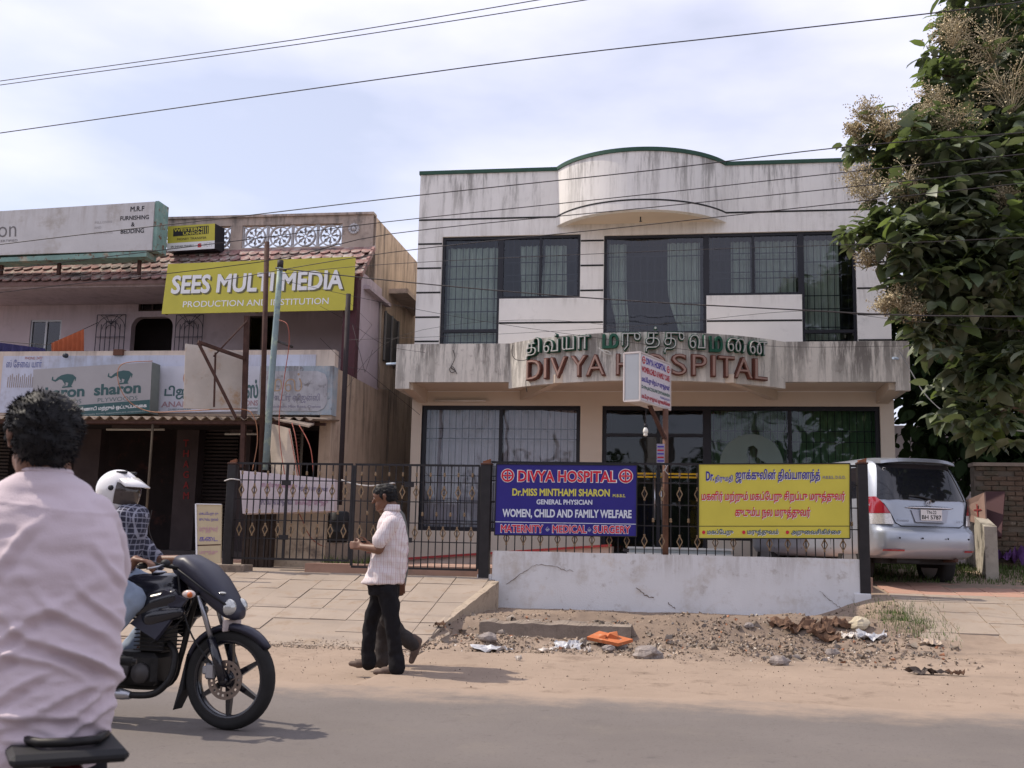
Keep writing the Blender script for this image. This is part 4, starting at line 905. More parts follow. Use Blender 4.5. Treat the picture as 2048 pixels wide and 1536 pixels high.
F.text('on', fx(-2), .36, fx(35), .60, GRY, S, -.005); F.text('CERTIFIED', fx(-2), .66, fx(38), .71, GRY, S)
S = thing('box_sign', 'small yellow and white money transfer box sign before the lattice parapet', 'sign', P(383, 500, 19.6))
F = Face(*frame_of((336, 453), (430, 447), (429, 497), (334, 503), 19.6)); q = MB(); k = [F.D, F.C, F.B, F.A]; q.hexa([p + Vector((.05, .35, 0)) for p in k] + [p - F.n * .003 for p in k]); q.build('sign_box', BLK, S)
F2 = Face(F.pt(0, 0), F.pt(1, 0), F.pt(1, .68), F.pt(0, .68)); F2.slab(-.004, 'yellow_face', YEL, S); F3 = Face(F.pt(0, .681), F.pt(1, .681), F.pt(1, 1), F.pt(0, 1)); F3.slab(-.004, 'white_face', WHITE, S)
F.shape([(.12, .10), (.87, .07), (.87, .39), (.12, .42)], INK, S, 'black_panel', .006); F.text('WESTERN', .13, .11, .74, .24, YEL, S, .03, .009); F.text('UNION', .33, .27, .74, .39, YEL, S, .03, .009)
for k in range(3): F.shape([(.76 + .04 * k, .1), (.775 + .04 * k, .1), (.775 + .04 * k, .38), (.76 + .04 * k, .38)], YEL, S, 'yellow_stripe', .009)
F.text('MONEY TRANSFER', .21, .50, .83, .59, INK, S, .01, .006); F.text('SRI SHIVAM TRAVELS', .08, .79, .56, .87, INK, S, .02, .006); F.text('S', .645, .76, .73, .92, flat('red_print', (.5, .02, .03)), S, .08, .006); F.text('IICTI', .78, .75, .94, .91, FNT, S, -.01, .006)
# grey plywood sign with elephants
S = thing('box_sign', 'grey plywood box sign with two green elephants above the canopy', 'sign', P(185, 830, 17.7))
YS = 17.72; F = Face(*frame_of((67, 739), (304, 724), (299, 826), (64, 840), YS)); m_sg = flat('grey_sign', (.34, .33, .34), var=.06); m_st = flat('slate_green', (.045, .10, .105))
q = MB(); k = [F.D, F.C, F.B, F.A]; q.hexa([p + Vector((0, .32, 0)) for p in k] + [p - F.n * .004 for p in k]); q.build('sign_box', mat('grey_green_metal', (.16, .18, .17), .7, var=.15), S)
F.slab(-.004, 'sign_face', m_sg, S)
F.shape([(0, .78), (1, .74), (1, 1), (0, 1)], m_st, S, 'green_band', .006)
for o in (0, .475):
    F.text('sharon', .05 + o, .38 - .005, .445 + o, .60, m_st, S, .035, .007); F.text('PLYWOODS', .085 + o, .65, .42 + o, .73, m_st, S, -.01, .007)
    el = [(.20, .39), (.165, .36), (.14, .30), (.115, .33), (.125, .42), (.15, .46), (.145, .47), (.11, .44), (.10, .35), (.12, .24), (.17, .20), (.24, .175), (.31, .19), (.35, .26), (.36, .36), (.35, .37), (.335, .29), (.33, .38), (.30, .47), (.26, .47), (.27, .40), (.24, .38), (.235, .47), (.20, .47), (.19, .43)]
    el = [(.185, .40), (.17, .34), (.16, .30), (.14, .285), (.105, .33), (.075, .29), (.08, .22), (.087, .22), (.088, .28), (.105, .29), (.125, .24), (.155, .20), (.20, .18), (.245, .20), (.275, .27), (.27, .34), (.265, .34), (.262, .29), (.25, .36), (.235, .44), (.205, .44), (.212, .37), (.19, .35), (.19, .42), (.165, .42)]
    F.shape([(.07 + (u - .075) * 1.05 + o + .09, v * .95 - .04) for u, v in el], m_st, S, 'elephant_emblem', .007)
    F.shape([(.255 + o, .375), (.33 + o, .37), (.34 + o, .40), (.25 + o, .405)], m_st, S, 'emblem_stand', .0075)
F.text(tam('அனைத்து வகை கண்ணாடி மற்றும் ஒட்டுப்பலகை'), .03, .805, .975, .91, WHITE, S, .022, .008); F.text('No. 5, SABARI NAGAR, MEDAVAKKAM MAIN ROAD, MADIPAKKAM, CHENNAI-91', .03, .945, .96, .975, flat('pale_print', (.4, .45, .45)), S, 0, .008)
# white cloth banner behind the slanted board
S = thing('cloth_banner', 'white banner with grey green Tamil words behind the slanted board', 'banner', P(420, 825, 18.0))
F = Face(*frame_of((320, 732), (521, 732), (519, 822), (311, 826), 18.12)); F.slab(.01, 'banner', mat('white_banner', (.52, .53, .60), .75, var=.08, vs_=4, bump=.9, bs=5), S)
GN = flat('grey_green_print', (.07, .13, .14)); F.text('டிஜி', .07, .42, .33, .72, GN, S, .03); F.text('ANAN', .05, .76, .32, .88, flat('dull_pink', (.35, .22, .25)), S, .02); F.text('23 MEDAVAKKAM', .12, .91, .34, .95, GN, S)
F.text('ஸ்', .86, .30, .985, .72, GN, S, .03); F.text('ONS', .86, .76, .985, .88, MATS['dull_pink'], S, .02); F.text('Chennai', .86, .90, .98, .95, GN, S)
F.shape([(.30 + .035 * math.cos(t) * 1.6, .25 + .13 * math.sin(t) * 1.4) for t in [2 * math.pi * k / 20 for k in range(20)]], flat('orange_print', (.45, .22, .12)), S, 'orange_disc'); F.shape([(.26, -.02), (.42, -.02), (.42, .10), (.26, .10)], flat('brown_print', (.12, .07, .05)), S, 'brown_label', .006)
# slanted blank board with its iron frame
S = thing('signboard', 'blank cream board on a rusty triangular frame before the banner', 'sign', P(428, 820, 16.9))
F = Face(P(371, 687, 16.55), P(487, 704, 17.0), P(481, 820, 17.0), P(367, 816, 16.55)); F.slab(.05, 'board', mat('cream_board', (.52, .47, .42), .8, var=.12, vs_=3, dirt=[((.42, .28, .17), 2.4, .52, .72), ((.3, .2, .13), 9, .62, .78)]), S)
q = MB(); q.bar(P(396, 684, 16.3), P(489, 717, 16.8), .075, .05); q.bar(P(397, 686, 16.3), P(472, 836, 16.5), .075, .05); q.bar(P(431, 705, 16.62), P(428, 814, 16.62), .025); q.tube([P(427, 713, 16.5), P(494, 642, 16.8)], .014, 6); q.build('iron_frame', m_rust, S)
q = MB(); p = P(494, 632, 16.85); q.bar(p, P(485, 935, 16.85), .075); q.build('post', m_rust, S)
# slim poles standing behind the gate
q = MB(); q.tube([P(531, 940, 16.3), P(542, 770, 16.3), P(555, 610, 16.3), P(561, 524, 16.3)], [.055, .052, .048, .045], 12); po = q.build('utility_pole', mat('blue_green_paint', (.20, .27, .29), .6, var=.15, vs_=5, dirt=[((.30, .38, .32), 4, .5, .6), ((.07, .07, .07), 13, .62, .75)]), label='pale blue green steel pole leaning before the yellow banner', cat='pole')
p = P(560, 540, 16.3); q = MB(); q.tube([P(552, 536, 16.3), P(572, 541, 16.2)], .018, 6); q.tube([P(557, 683, 16.3), P(585, 694, 16.2)], .022, 6); q.build('wire_bracket', m_wire, po); q = MB(); q.tube([p + Vector((0, 0, .04)), p + Vector((.0, 0, .16))], .05, 10); q.build('pole_collar', m_wire, po)
q = MB(); q.tube([P(522, 945, 16.6), P(534, 484, 16.6)], .045, 8); q.build('steel_post', m_rust, label='rusty brown post left of the pale leaning pole', cat='post')
q = MB(); q.tube([P(679, 1010, 16.5), P(697, 588, 16.5)], .042, 8); q.build('steel_post', mat('dark_iron', (.03, .022, .024), .8, var=.3), label='dark iron post in front of the maroon column', cat='post')
m_red = mat('red_cable', (.28, .075, .05), .6, var=.1)
q = MB(); q.tube(spline([P(558, 640, 16.2), P(575, 650, 16.1), (P(578, 690, 16.1)), P(568, 760, 16.1), P(558, 850, 16.0), P(572, 960, 15.8), P(600, 1030, 15.8), P(640, 1090, 16), P(760, 1108, 16)]), .007, 6); q.build('red_cable', m_red, label='red cable looping down from the pale leaning pole', cat='cable')
for i, ((a_, b_, c_), w_) in enumerate(((((578, 858), (590, 920), (596, 960)), 'left'), (((584, 846), (592, 880), (600, 955)), 'middle'), (((598, 850), (622, 900), (628, 985)), 'right'))):
    q = MB(); q.tube(spline([P(*a_, 16.1), P(*b_, 15.9), P(*c_, 15.8)]), .008, 6); q.build('red_cable', m_red, label=f'short red cable under the torn canopy end, {w_} one of three', cat='cable', group='short red cables under the canopy')
q = MB(); q.tube(spline([P(305, 722, 17.6), P(245, 728, 17.55), P(236, 760, 17.5), P(255, 800, 17.5), P(300, 823, 17.5), P(370, 822, 17), P(480, 818, 16.6), P(508, 835, 16.5), P(515, 880, 16.5), P(505, 940, 16.4)]), .008, 6); q.build('orange_cable', mat('orange_cable', (.33, .15, .08), .6), label='thin orange cable draped across the elephant sign', cat='cable')
# washing on the balcony
def cloth(nm, pts, m, lab, folds=7, amp=.02, cat='cloth'):
    A, B_, C_, D = pts; q = MB(); ids = []
    for j in range(9):
        row = []
        for i in range(29):
            u, v = i / 28, j / 8; p = A.lerp(B_, u).lerp(D.lerp(C_, u), v); p = p + Vector((0, amp * math.sin(u * folds * 6.28 + v) * (.3 + v), 0)); row.append(q.pt(p))
        ids.append(row)
    for a_, c_ in zip(ids, ids[1:]):
        for i in range(28): q.face([a_[i], a_[i + 1], c_[i + 1], c_[i]], True)
    return q.build(nm, m, label=lab, cat=cat)
cloth('orange_cloth', (P(103, 686, 18.6), P(168, 658, 18.6), P(167, 712, 18.6), P(102, 712, 18.6)), mat('orange_cloth', (.30, .075, .03), .9, var=.15, vs_=8), 'orange brown cloth hung on the balcony line')
cloth('blue_cloth', (P(-40, 680, 18.6), P(90, 697, 18.6), P(92, 712, 18.6), P(-40, 712, 18.6)), mat('navy_cloth', (.035, .032, .10), .9, var=.3, vs_=10), 'dark blue checked cloth hung on the balcony edge')
q = MB(); q.tube([P(-40, 680, 18.62), P(95, 690, 18.62), P(168, 658, 18.62), P(196, 645, 20.7)], .006, 5); q.build('washing_line', m_wire, label='thin washing line on the lilac balcony', cat='line')
# ================================================================ LOW WALL, FENCE, GATES
YG = 15.0
m_lw = mat('whitewashed_wall', (.68, .68, .69), .93, var=.07, vs_=1.4, bump=.45, bs=50, spec=.1, streak=[((.30, .26, .22), .55, 1.12, .5)], dirt=[((.50, .46, .42), 1.6, .5, .72), ((.52, .42, .31), 1.15, .57, .75), ((.24, .20, .17), 15, .70, .80), ((.47, .44, .42), 4, .55, .7)])
m_iron = mat('black_iron', (.022, .020, .022), .55, var=.3, vs_=8); m_gold = mat('dull_gold', (.25, .175, .105), .5, var=.2, vs_=20, metal=.2)
LW = thing('low_wall', 'whitewashed low wall with cracks and stains in front of the hospital', 'wall', (-.1, YG, .2))
xl, xr = P(985, 1110, YG).x, P(1722, 1110, YG).x
q = MB(); n = 40
for i in range(n):
    a, c = lerp(xl, xr, i / n), lerp(xl, xr, (i + 1) / n); w0 = .006 * noise.noise(Vector((a * 2, 0, 0))); w1 = .006 * noise.noise(Vector((c * 2, 0, 0)))
    q.hexa([(a, YG + w0, .05), (c, YG + w1, .05), (c, YG + .2, .05), (a, YG + .2, .05), (a, YG + w0, 1.09 + w0), (c, YG + w1, 1.09 + w1), (c, YG + .2, 1.09 + w1), (a, YG + .2, 1.09 + w0)])
q.build('wall_body', m_lw, LW)
p = P(954, 1148, YG); q = MB(); q.bev(p.x, xl - .001, YG, YG + .22, .4, p.z, .012); q.build('end_step', m_lw, LW)
p = P(1742, 1187, YG); q = MB(); q.bev(xr - .10, p.x, YG - .03, YG + .22, .2, p.z, .012); q.build('end_step', m_lw, LW)
# cracks: narrow gaps filled with dark dirt, slightly proud flakes
m_crk = mat('crack_dirt', (.25, .20, .17), .95, var=.3, vs_=20)
def crack(pts, w=.006):
    pp = [P(x, y, YG - .008) for x, y in pts]; fine = []
    for a, c in zip(pp, pp[1:]):
        for k in range(6): fine.append(a.lerp(c, k / 6) + Vector((random.uniform(-.012, .012), 0, random.uniform(-.014, .014))))
    q = MB(); q.tube(fine, [w * random.uniform(.3, 1) for _ in fine], 4); q.build('crack', m_crk, LW)
crack([(1012, 1168), (1045, 1145), (1072, 1128), (1105, 1130), (1125, 1140), (1150, 1142)], .005); crack([(1273, 1176), (1290, 1190), (1310, 1197)], .008); crack([(1335, 1204), (1355, 1222)], .006); crack([(1640, 1180), (1668, 1208), (1690, 1222)], .005)
def fence_post(px, ya, yb, w, label, top=True):
    a, c = P(px, ya, YG + .05), P(px, yb, YG + .05); t = thing('gate_post', label, 'post', (c.x, YG + .05, c.z)); q = MB(); q.bev(c.x - w / 2, c.x + w / 2, YG - .02, YG - .02 + w, c.z - .05, a.z, .006); q.build('post', m_iron, t)
    q = MB(); q.bev(c.x - w * .55, c.x + w * .55, YG - .025, YG - .02 + w * 1.05, a.z, a.z + .025, .004); q.build('cap_plate', m_rust, t)
    if top: q = MB(); q.hexa([(c.x - w * .35, YG, a.z + .025), (c.x + w * .4, YG, a.z + .025), (c.x + w * .4, YG + .06, a.z + .025), (c.x - w * .35, YG + .06, a.z + .025), (c.x - w * .3, YG, a.z + .05), (c.x + w * .45, YG, a.z + .085), (c.x + w * .4, YG + .06, a.z + .075), (c.x - w * .4, YG + .06, a.z + .055)]); q.build('rusty_stub', mat('orange_rust', (.22, .09, .05), .9, var=.3), t)
    return t
fence_post(455, 929, 1132, .125, 'black square gate post at the left end of the gates'); fence_post(968, 930, 1150, .145, 'black square gate post between the gate and the blue sign'); fence_post(1730, 929, 1190, .135, 'black square post at the right end of the low wall beside the van')
p, r_ = P(436, 1128, YG), P(492, 1150, YG); q = MB(); q.bev(p.x, r_.x, YG - .1, YG + .25, r_.z - .1, p.z, .01); q.build('post_base', m_old, label='rough concrete base under the left gate post', cat='base')
DM = None; KN = None
def diamond(x, z, par):
    global DM
    if DM is None:
        q = MB(); w, h, t = .038, .075, .008
        for a, c in (((0, h), (w, 0)), ((w, 0), (0, -h)), ((0, -h), (-w, 0)), ((-w, 0), (0, h))): q.bar((a[0], 0, a[1]), (c[0], 0, c[1]), .014, .016, up=(0, 1, 0))
        for s in (1, -1): q.ball((0, 0, s * (h + .008)), .016, 8, 5)
        o = q.build('diamond', m_gold, par, origin=(0, 0, 0)); DM = o.data; w_ = Vector((x, YG + .045, z)); o.location = w_ - WL[par.name]; WL[o.name] = w_
    else: put('diamond', DM, (x, YG + .045, z), m_gold, par)
def knob(x, z, par):
    global KN
    if KN is None:
        q = MB(); q.lathe([(.002, -.03), (.013, -.026), (.02, -.01), (.013, .004), (.018, .014), (.012, .03), (.002, .034)], (0, 0, 0), 'z', 10); o = q.build('knob', m_gold, par, origin=(0, 0, 0)); KN = o.data; w_ = Vector((x, YG + .045, z)); o.location = w_ - WL[par.name]; WL[o.name] = w_
    else: put('knob', KN, (x, YG + .045, z), m_gold, par)
zr = lambda y, px=720: P(px, y, YG + .045).z
def gate_leaf(pa, pb, label, thick, zb):
    xa, xb = P(pa, 1000, YG + .045).x, P(pb, 1000, YG + .045).x; t = thing('gate', label, 'gate', ((xa + xb) / 2, YG + .045, zb), 'iron gate leaves'); y = YG + .045
    ztop = zr(929)
    for z, h in ((ztop, .03), (zr(963), .014), (zr(1002), .014), (zr(1044), .014), (zr(1081), .014), (zb, .03)): q = MB(); q.box(xa, xb, y - .008, y + .008, z - h / 2, z + h / 2); q.build('rail', m_iron, t)
    n = round((xb - xa) / .101)
    for i in range(n + 1):
        x = lerp(xa, xb, i / n); w = .034 if i in (0, n) or i == thick else .014; q = MB(); q.box(x - w / 2, x + w / 2, y - w / 2, y + w / 2 + .001, zb + .0155, ztop - .0155); q.build('bar', m_iron, t)
        if w < .02:
            if i % 2: diamond(x, zr(983), t); diamond(x, zr(1063), t)
            else: pass
            if i % 2: knob(x, zr(948), t)
            else: knob(x, zr(1026), t)
    x = lerp(xa, xb, thick / n)
    for yy_ in (968, 1078): q = MB(); q.box(x - .07, x + .07, y - .03, y - .018, zr(yy_) - .035, zr(yy_) + .035); q.build('latch_plate', m_iron, t)
    return t
gate_leaf(469, 703, 'left leaf of the black iron gate with gold diamonds', 8, zr(1122)); gate_leaf(708, 958, 'right leaf of the black iron gate behind the walking men', 8, zr(1134))
q = MB(); q.tube(spline([P(449, 962, 14.95), P(462, 958, 14.95), P(480, 960, 15)]), .009, 5); q.build('tie_wire', mat('white_cord', (.55, .52, .5), .7), label='pale cord tying the left gate leaf to its post', cat='cord')
q = MB(); q.tube(spline([P(683, 960, 15.4), P(700, 966, 15.4), P(740, 972, 15.4), P(790, 966, 15.6)]), .013, 5); q.build('hose', MATS['white_cord'], label='pale hose strung behind the middle of the gates', cat='hose')
FN = thing('fence', 'black iron railing with gold diamonds on top of the white low wall', 'fence', (-.1, YG + .045, 1.09)); y = YG + .045
xa, xb = P(981, 1000, y).x, P(1721, 1000, y).x; ztop = P(1330, 928, y).z; zm = lambda v: P(1330, v, y).z
for z, h in ((ztop, .03), (zm(966), .014), (zm(1010), .014), (zm(1052), .014)): q = MB(); q.box(xa, xb, y - .008, y + .008, z - h / 2, z + h / 2); q.build('rail', m_iron, FN)
n = 42
for i in range(n + 1):
    x = lerp(xa, xb, i / n); w = .03 if i in (0, 30, n) else .014; q = MB(); q.box(x - w / 2, x + w / 2, y - w / 2, y + w / 2 + .001, 1.092, ztop - .0155); q.build('bar', m_iron, FN)
    if i % 2 == 0 and w < .02: diamond(x, zm(1083), FN); diamond(x, zm(988), FN); knob(x, zm(950), FN)
    elif w < .02: knob(x, zm(1041), FN)
# ---- sign boards on the railing
m_navy = flat('navy_flex', (.028, .022, .20), rough=.35, var=.08, vs_=2, bump=.5, bs=3.5); RED = flat('red_letter', (.55, .02, .045)); NAV = flat('navy_letter', (.04, .03, .25)); BCK = flat('dark_letter', (.03, .07, .08)); PYEL = flat('yellow_letter', (.60, .55, .10)); PAL = flat('pale_letter', (.62, .66, .75))
S = thing('signboard', 'navy blue hospital signboard with white, yellow and red words on the railing', 'sign', P(1132, 1072, 14.93))
F = Face(*frame_of((993, 928), (1274, 930), (1273, 1073), (989, 1070), 14.95)); F.slab(.02, 'board', m_navy, S)
q = MB(); f_ = [F.pt(0, 0, .004), F.pt(1, 0, .004), F.pt(1, 1, .004), F.pt(0, 1, .004)]
for a, c in zip(f_, f_[1:] + f_[:1]): q.bar(a, c, .014, .014, up=F.n)
q.build('frame', m_iron, S)
# separate heights keep each printed layer off the next
F.text('DIVYA HOSPITAL', .152, .078, .861, .258, WHITE, S, .062, .004, name='letter_outline'); F.text('DIVYA HOSPITAL', .159, .088, .854, .248, RED, S, .028, .007)
def disc(F, u, v, ru, rv, m, nm, d, par): F.shape([(u + ru * math.cos(t), v + rv * math.sin(t)) for t in [2 * math.pi * k / 28 for k in range(28)]], m, par, nm, d)
def cross_emblem(F, u, v, ru, rv, par, ground, d=.004):
    disc(F, u, v, ru, rv, WHITE, 'emblem_ring', d, par); disc(F, u, v, ru * .92, rv * .92, RED, 'emblem_disc', d + .003, par); disc(F, u, v, ru * .64, rv * .64, WHITE, 'emblem_inner', d + .006, par)
    if ground: 
        for su in (-1, 1):
            for sv in (-1, 1): F.shape([(u + su * ru * .16, v + sv * rv * .16), (u + su * ru * .5, v + sv * rv * .16), (u + su * ru * .38, v + sv * rv * .4), (u + su * ru * .16, v + sv * rv * .5)], ground, par, 'emblem_quarter', d + .008)
    F.shape([(u - ru * .1, v - rv * .8), (u + ru * .1, v - rv * .8), (u + ru * .1, v + rv * .8), (u - ru * .1, v + rv * .8)], RED, par, 'emblem_cross', d + .010); F.shape([(u - ru * .8, v - rv * .1), (u + ru * .8, v - rv * .1), (u + ru * .8, v + rv * .1), (u - ru * .8, v + rv * .1)], RED, par, 'emblem_cross', d + .0125)
cross_emblem(F, .083, .162, .049, .098, S, m_navy); cross_emblem(F, .922, .158, .052, .102, S, m_navy)
F.text('Dr.MISS MINTHAMI SHARON', .12, .343, .812, .448, PYEL, S, .035, .005); F.text('M.B.B.S,', .833, .412, .92, .462, PYEL, S, .02, .005)
F.text('GENERAL PHYSICIAN', .295, .495, .69, .566, PAL, S, .03, .005); F.text('WOMEN, CHILD AND FAMILY WELFARE', .053, .632, .965, .768, PAL, S, .035, .005)
F.shape([(0, .811), (1, .825), (1, .834), (0, .820)], PAL, S, 'rule', .004)
for t, a, c in (('MATERNITY', .045, .345), ('MEDICAL', .413, .652), ('SURGERY', .70, .958)): F.text(t, a - .004, .846, c + .004, .968, PAL, S, .062, .004, name='letter_outline'); F.text(t, a, .854, c, .960, RED, S, .022, .007)
for u in (.377, .672): F.text('⚜', u - .014, .875, u + .014, .945, PAL, S, .0, .005, name='fleur_ornament')
S = thing('signboard', 'yellow signboard with red and blue Tamil words on the railing', 'sign', P(1550, 1077, 14.93))
F = Face(*frame_of((1397, 928), (1700, 927), (1700, 1077), (1397, 1077), 14.95)); m_ysg = flat('yellow_board', (.60, .52, .075), rough=.4, var=.07, vs_=2, bump=.5, bs=3.5); F.slab(.02, 'board', m_ysg, S)
q = MB(); f_ = [F.pt(0, 0, .004), F.pt(1, 0, .004), F.pt(1, 1, .004), F.pt(0, 1, .004)]
for a, c in zip(f_, f_[1:] + f_[:1]): q.bar(a, c, .014, .014, up=F.n)
q.build('frame', m_iron, S)
TL = [('Dr.', .050, .10, .105, .228, NAV, .035), ('திருமதி', .111, .15, .230, .258, NAV, .015), (tam('ஜாக்குலின் திவ்யானந்த்'), .248, .07, .806, .258, NAV, .022), ('M.B.B.S., D.G.O.', .823, .165, .97, .212, MATS['dull_violet'], .02),
      (tam('மகளிர் மற்றும் மகப்பேறு சிறப்பு மருத்துவர்'), .020, .365, .967, .53, RED, .022), (tam('குடும்ப நல மருத்துவர்'), .245, .58, .742, .745, RED, .022),
      (tam('மகப்பேறு'), .058, .872, .232, .965, BCK, .02), (tam('மருத்துவம்'), .326, .872, .532, .965, BCK, .02), (tam('அறுவைசிகிச்சை'), .616, .872, .94, .965, BCK, .02)]
for t, a, b_, c, d_, m, bo in TL:
    if d_ - b_ > .08: F.text(t, a + .003, b_ + .008, c + .003, d_ + .008, WHITE, S, bo + .008, .004, name='letter_outline')
    F.text(t, a, b_, c, d_, m, S, bo, .007)
F.shape([(0, .832), (1, .832), (1, .840), (0, .840)], INK, S, 'rule', .004)
for u in (.035, .303, .592): disc(F, u, .918, .011, .024, RED, 'bullet', .005, S)
# ---- two-sided lamp box sign on its pole
cN = Vector((-.506, 14.5, 0)); dF = Vector((.37, .93, 0)).normalized(); cF = cN + dF * 1.08; dW = Vector((-dF.y, dF.x, 0)) * .24
zt_, zb_ = P(1281, 704, 14.5).z, P(1281, 801, 14.5).z
S = thing('box_sign', 'white box sign with red and blue words on a rusty pole behind the railing', 'sign', (-.3, 15.1, zb_))
up_ = Vector((0, 0, 1)); A, B_, C_, D = cN + up_ * zt_, cF + up_ * zt_, cF + up_ * zb_, cN + up_ * zb_
m_box = mat('box_frame_paint', (.55, .53, .52), .6, var=.15, vs_=8, dirt=((.25, .12, .07), 12, .64, .74)); m_sgw = flat('white_acrylic', (.66, .63, .68), rough=.35)
q = MB(); q.hexa([D, C_, C_ + dW, D + dW, A, B_, B_ + dW, A + dW]); q.build('sign_box', m_box, S)
F = Face(A, B_, C_, D); F.n = Vector((dF.y, -dF.x, 0)); q = MB(); q.poly([F.pt(.025, .03, .003), F.pt(.975, .03, .003), F.pt(.975, .97, .003), F.pt(.025, .97, .003)]); q.build('sign_face', m_sgw, S)
E_ = Face(A + dW, A, D, D + dW); E_.n = -dF; q = MB(); q.poly([E_.pt(.09, .035, .003), E_.pt(.91, .035, .003), E_.pt(.91, .965, .003), E_.pt(.09, .965, .003)]); q.build('end_panel', flat('grey_panel', (.36, .38, .41), rough=.3), S)
q = MB()
for FF in (F, E_):
    f_ = [FF.pt(0, 0, .002), FF.pt(1, 0, .002), FF.pt(1, 1, .002), FF.pt(0, 1, .002)]
    for a, c in zip(f_, f_[1:] + f_[:1]): q.bar(a, c, .02, .012, up=FF.n)
q.build('edge_trim', mat('trim_white', (.62, .56, .54), .5, var=.1, dirt=((.3, .12, .08), 20, .62, .7)), S)
LR = flat('red_vinyl', (.42, .015, .03)); LB = flat('blue_vinyl', (.06, .04, .32)); LG = flat('green_vinyl', (.03, .12, .09))
for t, a, b_, c, d_, m, bo in (('DIVYA HOSPITAL', .18, .07, .83, .21, LB, .04), ('WOMEN,CHILD & FAMILY CARE', .04, .27, .96, .42, LR, .04), (tam('மகப்பேறு சிறப்பு மருத்துவர்'), .04, .47, .96, .63, LB, .03), ('Dr.Mrs.JACQULINE DIVYANANDH', .04, .665, .97, .755, LG, .03), ('M.B.B.S.,D.G.O.', .64, .775, .97, .825, LB, .03), (tam('மகப்பேறு மருத்துவம் அறுவைசிகிச்சை'), .04, .835, .97, .965, LR, .03)): F.text(t, a, b_, c, d_, m, S, bo, .005)
cross_emblem(F, .10, .14, .055, .085, S, None, .004); cross_emblem(F, .91, .14, .055, .085, S, None, .004)
q = MB(); q.tube([P(1331, 818, 15.3), P(1331, 1115, 15.3)], .042, 10); q.build('pole', mat('brown_pole', (.16, .085, .06), .85, var=.3, vs_=6), S)
q = MB(); q.bar(P(1297, 806, 15.0), P(1330, 878, 15.28), .06, .03); q.build('brace', m_rust, S)
p = P(1322, 905, 15.22); q = MB(); q.box(p.x - .06, p.x + .05, 15.2, 15.21, p.z - .17, p.z + .12); nb = q.build('small_notice', flat('faded_notice', (.30, .28, .36)), S)
for k in range(5): q = MB(); q.box(p.x - .05, p.x + .04, 15.196, 15.1985, p.z + .07 - k * .05, p.z + .09 - k * .05); q.build('notice_line', LR if k % 2 else LB, nb)
q = MB(); q.tube(spline([P(1326, 925, 15.2), P(1333, 935, 15.2), P(1327, 942, 15.2), P(1336, 930, 15.2), P(1330, 940, 15.2), P(1338, 950, 15.2)]), .006, 5); q.build('wire_coil', MATS['white_cord'], S)
B = thing('hanging_bulb', 'white lamp bulb hanging on a wire under the box sign', 'bulb', P(1291, 877, 14.75)); p = P(1291, 878, 14.75); z_ = lambda y: P(1291, y, 14.75).z
q = MB(); q.tube([P(1292, 818, 14.75), P(1291, 850, 14.75)], .006, 5); q.build('wire', m_wire, B)
q = MB(); q.lathe([(.004, 0), (.02, -.005), (.022, -.05), (.016, -.055)], (p.x, 14.75, z_(847)), 'z', 12); q.build('socket', INK, B)
q = MB(); q.lathe([(.012, 0), (.03, -.03), (.036, -.055), (.034, -.075), (.03, -.08)], (p.x, 14.75, z_(854)), 'z', 14); q.build('ballast', flat('bulb_white', (.75, .74, .68), rough=.4), B)
q = MB()
for k in range(3): q.tube([(p.x + .022 * math.cos(t), 14.75 + .022 * math.sin(t), z_(866) - .014 * k - .004 * t / 6.3) for t in [2 * math.pi * i / 12 for i in range(13)]], .0075, 6)
q.lathe([(.016, 0), (.016, -.05)], (p.x, 14.75, z_(865)), 'z', 10); q.build('lamp_coil', MATS['bulb_white'], B)
# ---- things behind the gates
S = thing('signboard', 'tilted white board with faded pink Tamil words behind the left gate leaf', 'sign', P(575, 1025, 15.7))
F = Face(P(480, 941, 15.55), P(670, 958, 15.6), P(668, 1022, 15.55), P(485, 1027, 15.5)); F.slab(.16, 'board', mat('pinkish_board', (.60, .52, .54), .7, var=.1, vs_=4, dirt=((.45, .36, .32), 6, .55, .75)), S)
FP = flat('faded_pink_print', (.42, .19, .30)); FV = flat('faded_violet_print', (.16, .13, .22))
F.text(tam('காய்கறி மருந்து கடை சிறப்பு'), .22, .22, .60, .40, FP, S, .01); F.text(tam('மற்றும் மருத்துவர்'), .62, .26, .93, .44, FV, S, .015); F.text(tam('குடும்ப நல மருத்துவம்'), .20, .62, .55, .86, FV, S, .015); F.text(tam('மகப்பேறு மருந்து'), .58, .62, .93, .86, FP, S, .01)
S = thing('notice_board', 'upright pale yellow notice board leaning beside the left gate post', 'notice', P(418, 1125, 14.4))
F = Face(P(392, 1008, 14.5), P(443, 1009, 14.5), P(441, 1126, 14.4), P(394, 1127, 14.4)); F.slab(.03, 'board', mat('cream_notice', (.46, .38, .25), .8, var=.08), S)
q = MB(); q.bar(F.pt(0, 0, .004), F.pt(0, 1, .004), .022, .02, up=F.n); q.bar(F.pt(0, 0, .004), F.pt(1, 0, .004), .012, .02, up=F.n); q.build('white_frame', flat('frame_white', (.65, .65, .68)), S); F.shape([(0, .69), (1, .68), (1, .70), (0, .71)], m_rust, S, 'rule')
for t, v0, v1, m in (('மகப்பேறு ரு', .13, .20, LB), ('குடும்ப நலம்', .23, .30, LB), ('மருத்துவர்', .37, .50, FP), ('கடை', .56, .63, LB), ('மருந்து', .78, .86, FP)): F.text(tam(t), .12, v0, .88 if v1 - v0 > .06 else .5, v1, m, S, .0)
